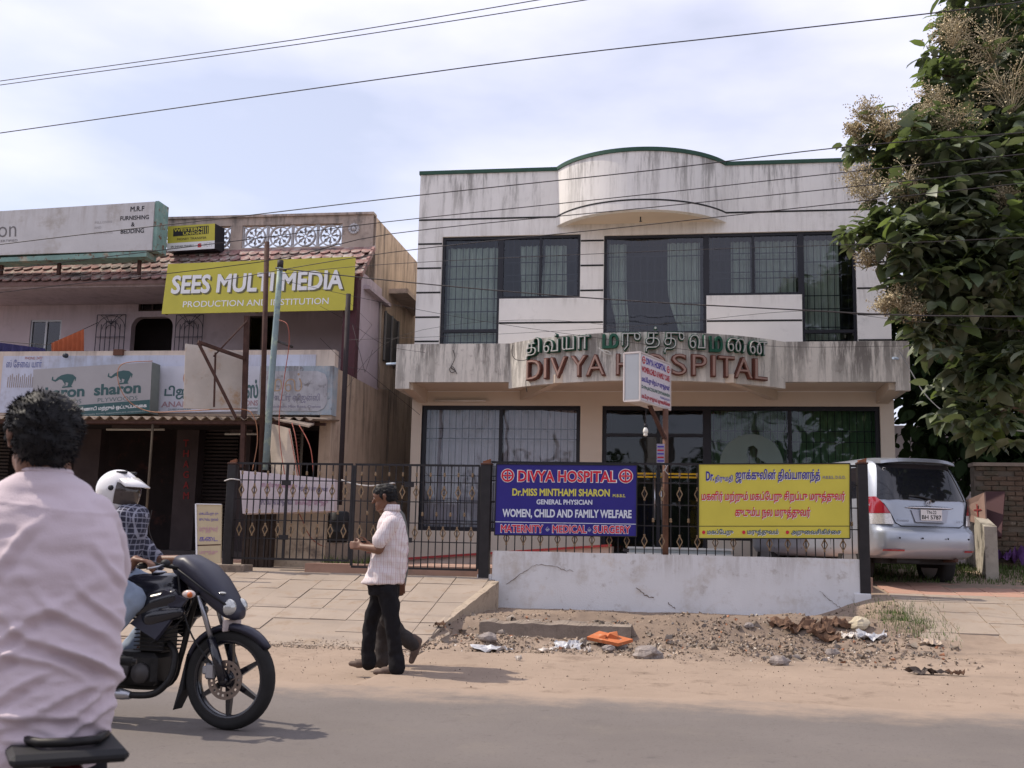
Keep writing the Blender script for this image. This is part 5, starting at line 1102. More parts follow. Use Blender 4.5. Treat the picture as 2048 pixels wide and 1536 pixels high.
a, c = P(543, 1030, 16.0), P(652, 1100, 16.0); q = MB(); q.bev(a.x, c.x, 16.0, 16.25, .7, a.z + .1, .02); q.build('garden_wall', mat('cream_garden_wall', (.46, .38, .29), .92, var=.2, vs_=4, bump=.4, bs=40, dirt=[((.16, .13, .11), 3.3, .5, .7)]), label='short stained cream wall behind the left gate leaf', cat='wall')
a, c = P(488, 1022, 15.8), P(541, 1120, 15.8); q = MB(); nn = 9
for i in range(nn): x0, x1 = lerp(a.x, c.x, i / nn), lerp(a.x, c.x, (i + 1) / nn); q.box(x0 + .004, x1 - .002, 15.8 + .01 * (i % 3), 15.95, .7, a.z - .02 * (i % 2))
q.build('wooden_crate', mat('dark_timber', (.045, .032, .026), .9, var=.4, vs_=7), label='dark weathered timber panel below the tilted white board', cat='panel')
p = P(676, 1085, 16.1); b0 = P(676, 1022, 16.1).z - p.z; DR = thing('drum', 'black plastic drum on the grass behind the gates', 'drum', p); q = MB(); q.lathe([(.13, 0), (.15, .03), (.155, b0 * .3), (.163, b0 * .33), (.155, b0 * .36), (.155, b0 * .66), (.163, b0 * .69), (.155, b0 * .72), (.15, b0 * .95), (.12, b0)], p, 'z', 20); q.build('drum_body', flat('black_plastic', (.012, .012, .014), rough=.5), DR)
q = MB(); q.hexa([(p.x - .16, 16.0, p.z - .3), (p.x + .5, 16.0, p.z - .3), (p.x + .5, 16.6, p.z - .3), (p.x - .16, 16.6, p.z - .3), (p.x - .16, 16.0, p.z), (p.x + .5, 16.0, p.z - .03), (p.x + .5, 16.6, p.z - .03), (p.x - .16, 16.6, p.z)]); q.build('bed_edge', m_old, label='low concrete block under the black drum', cat='block')

# ================================================================ RUBBLE AND LITTER
def ground_top(x, y): return max(ground_h(x, y), RZR(max(13.0, y)) + .012 if x > 2.75 and y > 13 else -1, RZ(y) if x < -2.7 and y > 12 else -1)
def on_ground(px, py):                                # where the line of sight meets the uneven ground
    d = CR * (px - 1024) + CU * (768 - py) + CF * FPX; d = d / d.y; t = 8.0
    while t < 19 and (EYE + d * t).z > ground_top((EYE + d * t).x, t): t += .02
    return EYE + d * t
def rock(px, py, s, m, label, flat_=.6, cat='rock', nm='rock', z=None):
    p = on_ground(px, py)
    q = MB(); q.ball((0, 0, 0), 1, 14, 9); sd = random.random() * 50; out = []
    for v in q.v:
        k = 1 + .35 * noise.noise(v * 1.3 + Vector((sd, 0, 0))) + .12 * noise.noise(v * 4 + Vector((sd, 0, 0))); out.append(Vector((p.x + v.x * k * s[0], p.y + v.y * k * s[1], p.z + (v.z * k + .55) * s[0] * flat_)))
    q.v = out; q.sm = [False] * len(q.f); return q.build(nm, m, label=label, cat=cat)
m_rock = mat('rough_concrete_lump', (.30, .26, .24), .95, var=.3, vs_=14, bump=.8, bs=60, dirt=((.15, .12, .1), 9, .5, .7)); m_ter = mat('terracotta', (.50, .155, .06), .9, var=.15, vs_=9, dirt=((.55, .35, .22), 7, .55, .75))
rock(1296, 1318, (.15, .1), m_rock, 'largest grey concrete lump below the broken orange tile'); rock(1237, 1296, (.10, .08), m_rock, 'grey concrete lump under the broken orange tile'); rock(1217, 1302, (.07, .06), m_rock, 'small pale lump left of the two concrete lumps'); rock(1206, 1270, (.08, .07), m_rock, 'lump of concrete behind the broken orange tile'); rock(1560, 1330, (.10, .07), m_rock, 'grey lump at the right end of the rubble strip'); rock(975, 1282, (.10, .08), m_rock, 'rough lump at the left end of the drain edge', .6)
rock(1664, 1310, (.08, .05), m_rock, 'grey lump near the grass tuft'); rock(1497, 1255, (.06, .05), m_rock, 'small stone near the foot of the white wall'); rock(1718, 1256, (.13, .09), mat('cream_stone', (.52, .45, .33), .9, var=.2, vs_=9), 'cream stone beside the grass tuft')
p = G(1222, 1288, .12); T_ = thing('broken_tile', 'broken orange terracotta tile lying on the rubble', 'tile', p); M_ = Matrix.Translation(p + Vector((0, .1, .03))) @ Matrix.Rotation(R(-14), 4, 'Z') @ Matrix.Rotation(R(7), 4, 'Y') @ Matrix.Rotation(R(10), 4, 'X')
q = MB(M_); q.hexa([(-.24, -.15, 0), (.13, -.17, 0), (.22, .08, 0), (-.2, .16, 0), (-.24, -.15, .035), (.13, -.17, .035), (.22, .08, .035), (-.2, .16, .035)]); q.build('slab', m_ter, T_)
q = MB(M_); q.hexa([(-.04, -.06, .036), (.07, -.04, .036), (.06, .06, .036), (-.08, .05, .036), (-.01, -.05, .09), (.08, -.03, .06), (.04, .05, .10), (-.05, .04, .07)]); q.build('shard', m_ter, T_); q = MB(M_); q.hexa([(-.12, -.1, .036), (-.04, -.11, .036), (-.05, -.02, .036), (-.12, -.01, .036), (-.1, -.09, .06), (-.05, -.1, .08), (-.05, -.03, .055), (-.1, -.02, .06)]); q.build('shard', m_ter, T_)
def scrap(px, py, w, d, m, label, cat, nm, hgt=.03, rot=0):
    w *= 1.25; d *= 1.5; hgt *= 1.6
    p = on_ground(px, py)
    q = MB(); sd = random.random() * 99; n1, n2 = 12, 9; ids = []
    for j in range(n2):
        row = []
        for i in range(n1):
            u, v = i / (n1 - 1) - .5, j / (n2 - 1) - .5; k = .8 + .4 * noise.noise(Vector((u * 4 + sd, v * 4, 0))); x, y = u * w * k, v * d * k; x, y = x * math.cos(rot) - y * math.sin(rot), x * math.sin(rot) + y * math.cos(rot)
            row.append(q.pt((p.x + x, p.y + y, max(p.z - .02, ground_top(p.x + x, p.y + y)) + .004 + hgt * (.55 + noise.noise(Vector((u * 5 + sd, v * 5, 1))) + .5 * noise.noise(Vector((u * 14 + sd, v * 11, 1)))))))
        ids.append(row)
    for a, c in zip(ids, ids[1:]):
        for i in range(n1 - 1): q.face([a[i], a[i + 1], c[i + 1], c[i]])
    return q.build(nm, m, label=label, cat=cat)
m_bag = mat('dirty_plastic', (.50, .50, .52), .45, var=.25, vs_=20); m_pap = mat('waste_paper', (.66, .60, .54), .9, var=.2, vs_=15); m_lf = mat('dry_leaf_brown', (.17, .10, .065), .9, var=.3, vs_=14)
for a in ((985, 1303, .42, .16, m_bag, 'flattened pale plastic bag at the left of the rubble'), (1136, 1296, .28, .13, m_bag, 'crumpled grey white plastic bag in the middle rubble'), (1096, 1305, .2, .08, m_pap, 'torn white paper beside the crumpled bag'), (1037, 1322, .06, .05, m_pap, 'small scrap of white paper near the left bag'), (1860, 1290, .22, .12, mat('cardboard', (.52, .42, .33), .9), 'crumpled cream paper lying on the driveway foot'), (1742, 1277, .3, .12, m_bag, 'torn pale packaging beside the grass tuft'), (1700, 1277, .2, .1, m_pap, 'torn strip of paper below the cream stone'), (1175, 1305, .07, .05, m_pap, 'tiny white scrap left of the orange tile')): scrap(a[0], a[1], a[2], a[3], a[4], a[5], 'litter', 'litter')
for k, (px, py, w, d, lab) in enumerate(((1562, 1252, .3, .12, 'leftmost'), (1600, 1262, .35, .1, 'second from the left'), (1640, 1268, .3, .13, 'middle'), (1672, 1254, .34, .1, 'highest, beside the wall foot'), (1655, 1285, .3, .09, 'lowest'))): scrap(px, py, w, d, m_lf, f'curled dry brown palm husk near the wall end, {lab}', 'husk', 'dry_husk', .05, random.uniform(-.6, .6))
scrap(1855, 1349, .33, .09, mat('dark_leather', (.09, .07, .06), .8, var=.3), 'dark crushed slipper on the sandy shoulder', 'slipper', 'slipper', .03, .2); scrap(1912, 1352, .15, .05, m_lf, 'dry leaf right of the crushed slipper', 'leaf', 'dry_leaf'); scrap(880, 1253, .12, .08, m_lf, 'small dark clod on the ramp left of the white wall', 'clod', 'clod')
p, r_ = G(1785, 1312, .1), G(1838, 1320, .08); q = MB(); q.tube(spline([p, (p + r_) / 2 + Vector((0, .03, .02)), r_]), .008, 5); q.build('twig', m_lf, label='thin brown twig right of the grass tuft', cat='twig')
# grass
m_grass = mat('grass_blade', (.085, .125, .035), .8, island=.4, var=.15, vs_=4); bl = [(-.5, 0, 0), (.5, 0, 0), (.28, .12, .55), (0, .38, 1), (-.28, .12, .55)]; blf = [(0, 1, 2, 4), (4, 2, 3, 3)]
blf3 = [(0, 1, 2), (0, 2, 4), (4, 2, 3)]
def grass(name, pts, smin, smax, label, w=.012, m=None):
    n = len(pts); a = RNG.uniform(0, 6.28, n); t = RNG.uniform(-.5, .5, n); c, s = np.cos(a), np.sin(a); R_ = np.zeros((n, 3, 3)); R_[:, 0, 0] = c; R_[:, 0, 1] = -s; R_[:, 1, 0] = s; R_[:, 1, 1] = c; R_[:, 2, 2] = 1; R_[:, 0, 2] = t * .7; R_[:, 1, 2] = RNG.uniform(-.4, .4, n)
    h = RNG.uniform(smin, smax, n); scatter(name, bl, blf3, pts, R_, np.stack([np.full(n, w), h, h], 1), m or m_grass, kind='stuff', label=label)
pt = []
while len(pt) < 1500:
    x, y = RNG.normal(2.75, .22), RNG.normal(13.9, .42)
    if y < 14.95 and x < 3.3: pt.append((x, y, max(ground_h(x, y), RZR(max(13, y)) if x > 2.75 and y > 13 else 0)))
grass('grass', pt, .02, .09, 'tuft of weeds at the right foot of the white wall', .007)
pt = []
while len(pt) < 9000:
    x, y = RNG.uniform(2.7, 9), RNG.uniform(16.45, 20)
    pt.append((x, y, ground_h(x, y) - .01))
grass('grass', pt, .04, .11, 'rough green grass behind the driveway', .014)
pt = [(RNG.uniform(-5.35, -4.3), RNG.uniform(15.8, 17), .84) for _ in range(900)] + [(RNG.uniform(-5.9, -5.1), RNG.uniform(16.1, 18), .84) for _ in range(600)]
grass('grass', pt, .05, .16, 'dark grass growing in the lane behind the gates', .014)
# ================================================================ RIGHT SIDE BOUNDARY
m_brk = mat('old_brick', (.155, .105, .075), .95, var=.3, vs_=3, island=.25, bump=.5, bs=60, dirt=[((.08, .075, .055), 2.2, .45, .65), ((.23, .19, .15), 5, .56, .7)]); BW = thing('boundary_wall', 'old brick boundary wall in the shade at the far right', 'wall', (7, 19, 1))
q = MB(); q.box(4.9, 14, 19.0, 19.22, .7, 2.66); q.build('mortar_core', mat('old_mortar', (.15, .125, .10), .95, var=.3, vs_=3, dirt=((.06, .05, .045), 1.4, .45, .7)), BW); brk = None
for j in range(21):
    for i in range(10):
        if random.random() < .05: continue
        x = 4.93 + (i + .5 * (j % 2)) * .245; z = .93 + j * .083; o = Vector((x, 18.975 + random.uniform(-.008, .008), z))
        if brk is None: q = MB(); q.bev(0, .232, 0, .1, 0, .070, .006); b_ = q.build('brick', m_brk, BW, origin=(0, 0, 0)); brk = b_.data; b_.location = o - WL[BW.name]; WL[b_.name] = o
        else: put('brick', brk, o, m_brk, BW)
q = MB(); q.box(4.88, 14, 18.93, 19.26, 2.662, 2.72); q.build('wall_coping', m_old, BW)
cN, cF = P(1984, 1125, 17.0), P(1932, 1100, 20.2); x_ = cN.x; zt1, zt2 = P(1984, 1053, 17.0).z, P(1932, 1011, 20.2).z; q = MB(); q.hexa([(x_ - .09, 17, .7), (x_ + .09, 17, .7), (cF.x + .16, 20.2, .7), (cF.x - .02, 20.2, .7), (x_ - .09, 17, zt1), (x_ + .09, 17, zt1), (cF.x + .16, 20.2, zt2), (cF.x - .02, 20.2, zt2)])
q.build('slope_wall', mat('mossy_white_wall', (.42, .38, .32), .93, var=.25, vs_=3, bump=.5, bs=40, dirt=[((.10, .09, .075), 2.4, .46, .66)]), label='stained white sloping wall right of the silver van', cat='wall')
F = Face(P(1925, 1003, 18.6), P(1968, 985, 18.2), P(1972, 1052, 18.0), P(1930, 1040, 18.6)); S = thing('leaning_board', 'faded board with a red cross leaning on the dark brick wall', 'board', P(1950, 1060, 18.3)); F.slab(.03, 'board', mat('faded_board', (.26, .17, .14), .85, var=.2, vs_=3), S); F.shape([(.62, .3), (.68, .3), (.68, .75), (.62, .75)], MATS['dull_red_letter'], S, 'red_stroke', .004); F.shape([(.48, .48), (.84, .48), (.84, .53), (.48, .53)], MATS['dull_red_letter'], S, 'red_stroke', .006)
q = MB(); q.bar(P(1982, 1075, 18.0), P(1990, 985, 18.6), .3, .05); q.build('dark_panel', flat('maroon_panel', (.06, .022, .025)), label='dark maroon panel leaning beside the board with a cross', cat='panel')
scrap(2012, 1127, .42, .35, mat('purple_cloth', (.14, .06, .22), .8, var=.3, vs_=9), 'purple bundle dropped on the grass at the right edge', 'bundle', 'cloth_bundle', .16)
q = MB(); q.box(4.4, 14, 26, 26.25, .8, 4.15); bw2 = q.build('compound_wall', mat('pale_pink_wall', (.52, .46, .45), .93, var=.12, vs_=1, streak=[((.12, .15, .08), .8, 4.2, .8)]), label='pale pinkish compound wall far behind the van', cat='wall'); q = MB(); q.box(4.4, 14, 25.95, 25.998, 2.95, 3.0); q.build('wall_moulding', mat('moulding', (.40, .25, .24), .9), bw2)
# ================================================================ PARKED VAN
CA = R(22); O = Vector((2.73, 15.52, .69)); f_ = Vector((-math.sin(CA), math.cos(CA), 0)); r_ = Vector((math.cos(CA), math.sin(CA), 0)); WID = 1.75
MCW = Matrix((( f_.x, -r_.x, 0, O.x + r_.x * .78), (f_.y, -r_.y, 0, O.y + r_.y * .78), (0, 0, 1, O.z), (0, 0, 0, 1))); MC = MCW @ Matrix.Translation((0, 0, .14)) @ Matrix.Diagonal((1, .895, .935, 1))     # car axes: x forward, y left, z up
VAN = thing('parked_van', 'silver people carrier parked behind the railing, its rear towards the road', 'van', MC @ Vector((2, 0, 0)))
m_silver = mat('silver_paint', (.37, .40, .46), .32, metal=.45, var=.03, coat=.5, spec=.5); m_cglass = mat('dark_car_glass', (.012, .013, .018), .06, var=0, spec=.7)
m_trim = mat('black_trim', (.018, .018, .02), .6, var=0); m_rub = mat('tyre_rubber', (.02, .019, .019), .85, var=.2, vs_=10); m_rim = mat('alloy', (.42, .42, .44), .35, metal=.8, var=0)
ZT_ = [(.30, .05, 4.05, .78), (.36, -.05, 4.16, .855), (.46, -.10, 4.25, .875), (.66, -.10, 4.27, .875), (.72, -.075, 4.27, .875), (.76, -.015, 4.26, .875), (.90, 0, 4.22, .875), (1.02, .01, 4.1, .872), (1.08, .015, 3.75, .868), (1.14, .02, 3.45, .862), (1.20, .035, 3.32, .852), (1.36, .09, 3.08, .818), (1.52, .15, 2.88, .785), (1.68, .22, 2.68, .745), (1.76, .28, 2.52, .70), (1.81, .38, 2.3, .64), (1.84, .6, 2.0, .52), (1.852, .95, 1.7, .3)]
def zt(z, k):
    for a, c in zip(ZT_, ZT_[1:]):
        if z <= c[0]: t = (z - a[0]) / (c[0] - a[0]); return lerp(a[k], c[k], t)
    return ZT_[-1][k]
def cring(z, lr, lf, w, n=7, rr=.30, rf=.5):
    out = []
    for cx, cy, r0, a0 in ((lr + rr, w - rr, rr, 90), (lr + rr, -w + rr, rr, 180), (lf - rf, -w + rf, rf, 270), (lf - rf, w - rf, rf, 0)):
        for k in range(n): a = R(a0 + 90 * k / (n - 1)); out.append((cx + r0 * math.cos(a), cy + r0 * math.sin(a)))
    return [(x - (.05 * (1 - (y / w) ** 2) if x < lr + rr + .01 and abs(y) < w - rr + .02 else 0), y, z) for x, y in out]
q = MB(MC); q.rings([cring(*a, rr=min(.30, a[3] * .4), rf=min(.5, a[3] * .55)) for a in ZT_], True, True); q.build('body', m_silver, VAN)
def rear_x(y, z, off=.006):
    lr, w = zt(z, 1), zt(z, 3); rr = min(.30, w * .4); e = abs(y) - (w - rr)
    x = lr + rr - math.sqrt(max(0, rr * rr - max(0, e) ** 2)) if e < rr else lr + rr
    return x - (.05 * (1 - (y / w) ** 2) if e < .02 else .05 * (1 - ((w - rr) / w) ** 2) * max(0, 1 - e / rr)) - off
def rear_patch(poly, m, nm, par, off=.006, n=14, th=0):
    """poly: list of (z, yleft, yright) rows from the bottom"""
    q = MB(MC); ids = []
    for z, a, c in poly: ids.append([q.pt((rear_x(lerp(a, c, i / n), z, off), lerp(a, c, i / n), z)) for i in range(n + 1)])
    for a, c in zip(ids, ids[1:]):
        for i in range(n): q.face([a[i], a[i + 1], c[i + 1], c[i]], True)
    return q.build(nm, m, par)
rear_patch([(z, lerp(.80, .66, (z - 1.17) / .55), -lerp(.80, .66, (z - 1.17) / .55)) for z in [1.17 + .55 * i / 8 for i in range(9)]], m_cglass, 'rear_window', VAN, .008)
tg = [(.78, .52, -.52), (.82, .60, -.60), (.95, .655, -.655), (1.10, .73, -.73), (1.155, .79, -.79)]
q = MB(MC)                                           # tailgate seam as a thin dark channel
for s in (1, -1): q.tube([(rear_x(s * a, z, .001), s * a, z) for z, a, _ in tg], .006, 5)
q.tube([(rear_x(y, .775, .001), y, .775) for y in [.52 - 1.04 * i / 16 for i in range(17)]], .006, 5); q.build('tailgate_seam', m_trim, VAN)
m_tl = mat('tail_lamp_red', (.32, .015, .03), .12, var=0, coat=1, spec=.6); m_tc = mat('tail_lamp_clear', (.62, .60, .60), .15, var=.3, vs_=60, coat=.5, spec=.6, metal=.3)
for s in (1, -1):
    lamp = rear_patch([(z, s * lerp(.668, .80, (z - .96) / .25), s * lerp(.872, .86, (z - .96) / .25)) for z in [.96 + .05 * i for i in range(6)]], m_tl, 'tail_lamp', VAN, .012, 8)
    rear_patch([(z, s * lerp(.63, .665, (z - .80) / .155), s * .868) for z in (.80, .85, .90, .955)], m_tc, 'clear_lens', lamp, .012, 8)
    rear_patch([(.405, s * .52, s * .80), (.43, s * .52, s * .80)], m_tl, 'reflector', VAN, .010, 8)
for y in (.60, .22, -.22, -.60): q = MB(MC); x = rear_x(y, .60, .002); q.lathe([(.001, -.002), (.014, -.002), (.014, .004), (.001, .004)], (x - .002, y, .60), 'x', 10); q.build('parking_sensor', m_trim, VAN)
q = MB(MC); n = 16; rs = []
for i in range(n + 1):
    y = .66 - 1.32 * i / n; e = 1 - abs(i / n * 2 - 1) ** 3; x = .10 + .10 * (1 - e); rs.append([(x, y, 1.715 + .035 * e), (x + .02, y, 1.755 + .05 * e), (x + .36, y, 1.80 + .035 * e), (x + .36, y, 1.75)])
q.rings(rs, False, True); q.build('spoiler', m_silver, VAN)
q = MB(MC); n = 14; rs = []
for i in range(n + 1):
    y = .42 - .84 * i / n; e = (1 - abs(i / n * 2 - 1) ** 4); h = .006 + .018 * e; x = rear_x(y, 1.055, 0); rs.append([(x - .004, y, 1.055 - h), (x - .012 - .018 * e, y, 1.055), (x - .004, y, 1.055 + h), (x + .01, y, 1.055)])
q.rings(rs, True, True); q.build('chrome_garnish', mat('chrome_bar', (.6, .62, .68), .15, metal=.8, var=0), VAN)
rear_patch([(z, lerp(.27, .33, (z - .84) / .18), -lerp(.27, .33, (z - .84) / .18)) for z in (.84, .90, .96, 1.02)], mat('plate_recess', (.36, .38, .44), .45, metal=.4, var=0), 'plate_recess', VAN, .007)
x = rear_x(0, .93, .02); q = MB(MC); q.box(x - .008, x, -.185, .185, .865, 1.025); pl = q.build('number_plate', flat('plate_white', (.70, .68, .68)), VAN)
def on_car(x, y0, z0): return lambda u, v, d: MC @ Vector((x - d, y0 - u, z0 + v))
text('TN-22', (0, 0, 0), (1, 0, 0), (0, 0, 1), .17, .050, INK, pl, bold=.012, curve=on_car(x - .010, .085, .962)); text('BH 5787', (0, 0, 0), (1, 0, 0), (0, 0, 1), .34, .062, INK, pl, bold=.018, curve=on_car(x - .010, .17, .882))
q = MB(MC); x = rear_x(0, 1.125, .01); q.tube([(x, .058 * math.cos(t), 1.125 + .038 * math.sin(t)) for t in [2 * math.pi * k / 20 for k in range(21)]], .006, 5); q.tube([(x, .022 * math.cos(t), 1.125 + .036 * math.sin(t)) for t in [2 * math.pi * k / 16 for k in range(17)]], .005, 5); q.tube([(x, .045 * math.cos(t), 1.142 + .016 * math.sin(t)) for t in [2 * math.pi * k / 16 for k in range(17)]], .005, 5); q.build('badge', MATS['chrome_bar'], VAN)
text('Innova', (0, 0, 0), (1, 0, 0), (0, 0, 1), .20, .035, flat('badge_grey', (.22, .23, .26)), VAN, curve=on_car(rear_x(.5, .86, .012), .58, .845), name='lettering'); text('2.5 G', (0, 0, 0), (1, 0, 0), (0, 0, 1), .12, .03, MATS['badge_grey'], VAN, curve=on_car(rear_x(.5, .86, .012), -.45, .845), name='lettering')
q = MB(MC); q.tube([(rear_x(-.06, 1.165, .03), -.06, 1.165), (rear_x(.12, 1.21, .03), .12, 1.21), (rear_x(.34, 1.23, .03), .34, 1.23)], [.016, .011, .007], 6); q.ball((rear_x(-.06, 1.16, .02), -.06, 1.16), .03); q.build('wiper', m_trim, VAN)
q = MB(MC); x = rear_x(.60, 1.63, .012); q.tube([(x, .60 + .03 * math.cos(t), 1.63 + .022 * math.sin(t)) for t in [2 * math.pi * k / 16 for k in range(17)]], .004, 4); q.build('sticker', flat('sticker_white', (.6, .6, .6)), VAN)
q = MB(MC)                                           # side glass and doors on the side that shows through the railing
def side(l, z, off=.008): return (l, zt(z, 3) + off, z)
for k, (a, c) in enumerate(((.42, 1.25), (1.33, 2.15), (2.23, 2.95))):
    q = MB(MC); ids = [[q.pt(side(lerp(a + (.12 if k == 0 else 0) * (z - 1.2) / .5, c - (.25 * (z - 1.2) / .5 if k == 2 else 0), i / 6), z)) for i in range(7)] for z in (1.2, 1.32, 1.45, 1.58, 1.68)]
    for a_, c_ in zip(ids, ids[1:]):
        for i in range(6): q.face([a_[i], a_[i + 1], c_[i + 1], c_[i]], True)
    q.build('side_window', m_cglass, VAN)
for l in (1.29, 2.19, 3.1): q = MB(MC); q.tube([side(l, z, .001) for z in (.42, .6, .8, 1.0, 1.17)], .005, 5); q.build('door_seam', m_trim, VAN)
def wheel(M, par, rad=.325, wd_=.205, x=0, y=0, nm='wheel'):
    q = MB(M); hw = wd_ / 2; q.lathe([(rad * .62, -hw), (rad * .9, -hw), (rad * .97, -hw * .8), (rad, -hw * .5), (rad, hw * .5), (rad * .97, hw * .8), (rad * .9, hw), (rad * .62, hw)], (x, y, rad), 'y', 32, True, False); w = q.build(nm, m_rub, par)
    q = MB(M)
    for s in (1, -1):
        q.lathe([(rad * .62, s * hw * .95), (rad * .58, s * hw * .7), (rad * .2, s * hw * .6), (.02, s * hw * .75)], (x, y, rad), 'y', 24)
    q.build('rim', m_rim, w)
    return w
for l, y in ((.82, -.74), (.82, .74), (3.45, .74), (3.45, -.74)): wheel(MCW, VAN, .35, .22, l, y * .88)
q = MB(MC); q.box(.25, 3.9, -.66, .66, .22, .36); q.box(.1, .6, .1, .5, .24, .34); q.build('underbody', m_trim, VAN)
q = MB(MC); q.tube([(-.03, -.45, .29), (.6, -.45, .27)], .03, 10); q.build('exhaust', m_rust, VAN)
q = MB(MC); q.box(.55, 1.1, -.66, -.6, .16, .34); q.box(1.12, 1.14, -.86, -.62, .14, .36); q.build('mud_flap', m_trim, VAN)

# ================================================================ BODIES
def caps(q, p0, r0, p1, r1, seg=14, flat_=None):
    """tapered capsule between two joints"""
    p0, p1 = Vector(p0), Vector(p1); t = (p1 - p0); L_ = max(t.length, 1e-4); t = t / L_; u = t.orthogonal().normalized(); w = t.cross(u)
    if flat_: fv, fk = Vector(flat_[0]).normalized(), flat_[1]
    rs = []
    def ring(c, r):
        out = []
        for k in range(seg):
            d = (u * math.cos(2 * math.pi * k / seg) + w * math.sin(2 * math.pi * k / seg)) * r
            if flat_: d = d + fv * (d.dot(fv) * (fk - 1))
            out.append(c + d)
        rs.append(out)
    for a in (85, 60, 35, 12): ring(p0 - t * r0 * math.sin(R(a)), r0 * math.cos(R(a)))
    for k in range(1, 6): ring(p0.lerp(p1, k / 6), lerp(r0, r1, k / 6))
    for a in (12, 35, 60, 85): ring(p1 + t * r1 * math.sin(R(a)), r1 * math.cos(R(a)))
    q.rings(rs)
def chain(q, pts, rs, **k):
    for (a, ra), (b, rb) in zip(list(zip(pts, rs)), list(zip(pts[1:], rs[1:]))): caps(q, a, ra, b, rb, **k)
def fuse(q, nm, m, par, vox=.011, sm=6, fn=None, label=None, fac=.5):
    """union of the shapes in q as one continuous surface"""
    me = bpy.data.meshes.new(nm + '_raw'); me.from_pydata([tuple(v) for v in q.v], [], q.f)
    import bmesh
    bm = bmesh.new(); bm.from_mesh(me); bmesh.ops.recalc_face_normals(bm, faces=bm.faces); bm.to_mesh(me); bm.free()
    o = bpy.data.objects.new('tmp', me); COL.objects.link(o); md = o.modifiers.new('r', 'REMESH'); md.mode = 'VOXEL'; md.voxel_size = vox
    if sm: s_ = o.modifiers.new('s', 'SMOOTH'); s_.factor = fac; s_.iterations = sm
    dg = bpy.context.evaluated_depsgraph_get(); out = bpy.data.meshes.new_from_object(o.evaluated_get(dg)); bpy.data.objects.remove(o)
    if fn:
        out.calc_loop_triangles(); nn = [v.normal.copy() for v in out.vertices]
        for v, n_ in zip(out.vertices, nn): v.co = fn(v.co.copy(), n_)
    A = np.array([tuple(v.co) for v in out.vertices]); c = Vector(((A[:, 0].min() + A[:, 0].max()) / 2, (A[:, 1].min() + A[:, 1].max()) / 2, A[:, 2].min()))
    for v in out.vertices: v.co -= c
    for p in out.polygons: p.use_smooth = True
    out.name = nm
    return props(put(nm, out, c, m, par), label)
def hand(q, wrist, d, side_, nrm, s=1.0, curl=.6, gap=0):
    """palm and five separate bent fingers. d along the palm, side_ towards the thumb, nrm the palm side"""
    d, side_, nrm = Vector(d).normalized(), Vector(side_).normalized(), Vector(nrm).normalized(); wrist = Vector(wrist)
    for k in (-1.5, -.5, .5, 1.5): caps(q, wrist + side_ * k * .014 * s, .014 * s, wrist + d * .085 * s + side_ * k * .0205 * s, .012 * s)
    for k, L_ in ((1.5, .072), (.5, .082), (-.5, .076), (-1.5, .060)):
        p = wrist + d * .085 * s + side_ * k * .0215 * s; a = curl * .5
        for j, fl in enumerate((.45, .32, .23)):
            t = d * math.cos(a) + nrm * math.sin(a); e = p + t * L_ * fl * s * 1.15; caps(q, p, (.0098 - .0011 * j) * s, e, (.009 - .0011 * j) * s, 8); p = e; a += curl
    p = wrist + side_ * .026 * s + d * .018 * s
    for j, (t, L_) in enumerate(((side_ * .8 + d * .6 + nrm * .3, .042), (side_ * .35 + d * .8 + nrm * .5, .032), (side_ * .05 + d * .8 + nrm * .6, .026))):
        e = p + t.normalized() * L_ * s; caps(q, p, (.0125 - .0015 * j) * s, e, (.011 - .0012 * j) * s, 8); p = e
def head(q, c, fwd, s=1.0):
    """skull, jaw, nose, brow, ears; c the centre, fwd the facing direction"""
    f = Vector(fwd).normalized(); up = Vector((0, 0, 1)); l = up.cross(f).normalized(); up = f.cross(l)
    P_ = lambda a, b, d: c + (f * a + l * b + up * d) * s
    caps(q, P_(-.028, 0, .028), .083 * s, P_(.022, 0, .030), .076 * s); caps(q, P_(.02, 0, -.03), .062 * s, P_(.048, 0, -.065), .040 * s, flat_=(l, .95)); caps(q, P_(-.02, 0, -.02), .070 * s, P_(.03, 0, -.045), .055 * s)
    caps(q, P_(.088, 0, .012), .009 * s, P_(.108, 0, -.022), .014 * s); caps(q, P_(.082, .02, .028), .012 * s, P_(.082, -.02, .028), .012 * s); caps(q, P_(.082, .018, -.055), .008 * s, P_(.082, -.018, -.055), .008 * s); caps(q, P_(.085, .015, -.067), .008 * s, P_(.085, -.015, -.067), .008 * s)
    caps(q, P_(.075, .0, -.092), .018 * s, P_(.07, 0, -.088), .02 * s)
    for b in (1, -1): caps(q, P_(-.008, .078 * b, .012), .010 * s, P_(-.016, .084 * b, -.020), .008 * s); caps(q, P_(-.016, .086 * b, .02), .012 * s, P_(-.02, .084 * b, .005), .012 * s)
    return P_
def face_bits(P_, par, s=1.0):
    q = MB()
    for b in (1, -1): q.ball(P_(.079, .030 * b, .012), .0105 * s, 10, 6)
    e = q.build('eyes', mat('eye_white', (.5, .46, .42), .3, var=0), par); q = MB()
    for b in (1, -1): q.ball(P_(.0868, .030 * b, .012), .0052 * s, 8, 5)
    q.build('irises', INK, e); q = MB()
    for b in (1, -1): q.tube([P_(.084, .045 * b, .030), P_(.092, .03 * b, .036), P_(.092, .014 * b, .031)], .0035 * s, 5)
    q.build('eyebrows', HAIR, par); q = MB(); q.tube([P_(.086, .022, -.061), P_(.093, 0, -.060), P_(.086, -.022, -.061)], .003 * s, 5); q.build('lips', mat('lip', (.09, .03, .025), .6, var=0), par)
SKIN = mat('brown_skin', (.16, .075, .046), .5, var=.1, vs_=30, spec=.4); HAIR = mat('black_hair', (.006, .005, .006), .6, var=.2, vs_=60, spec=.25)
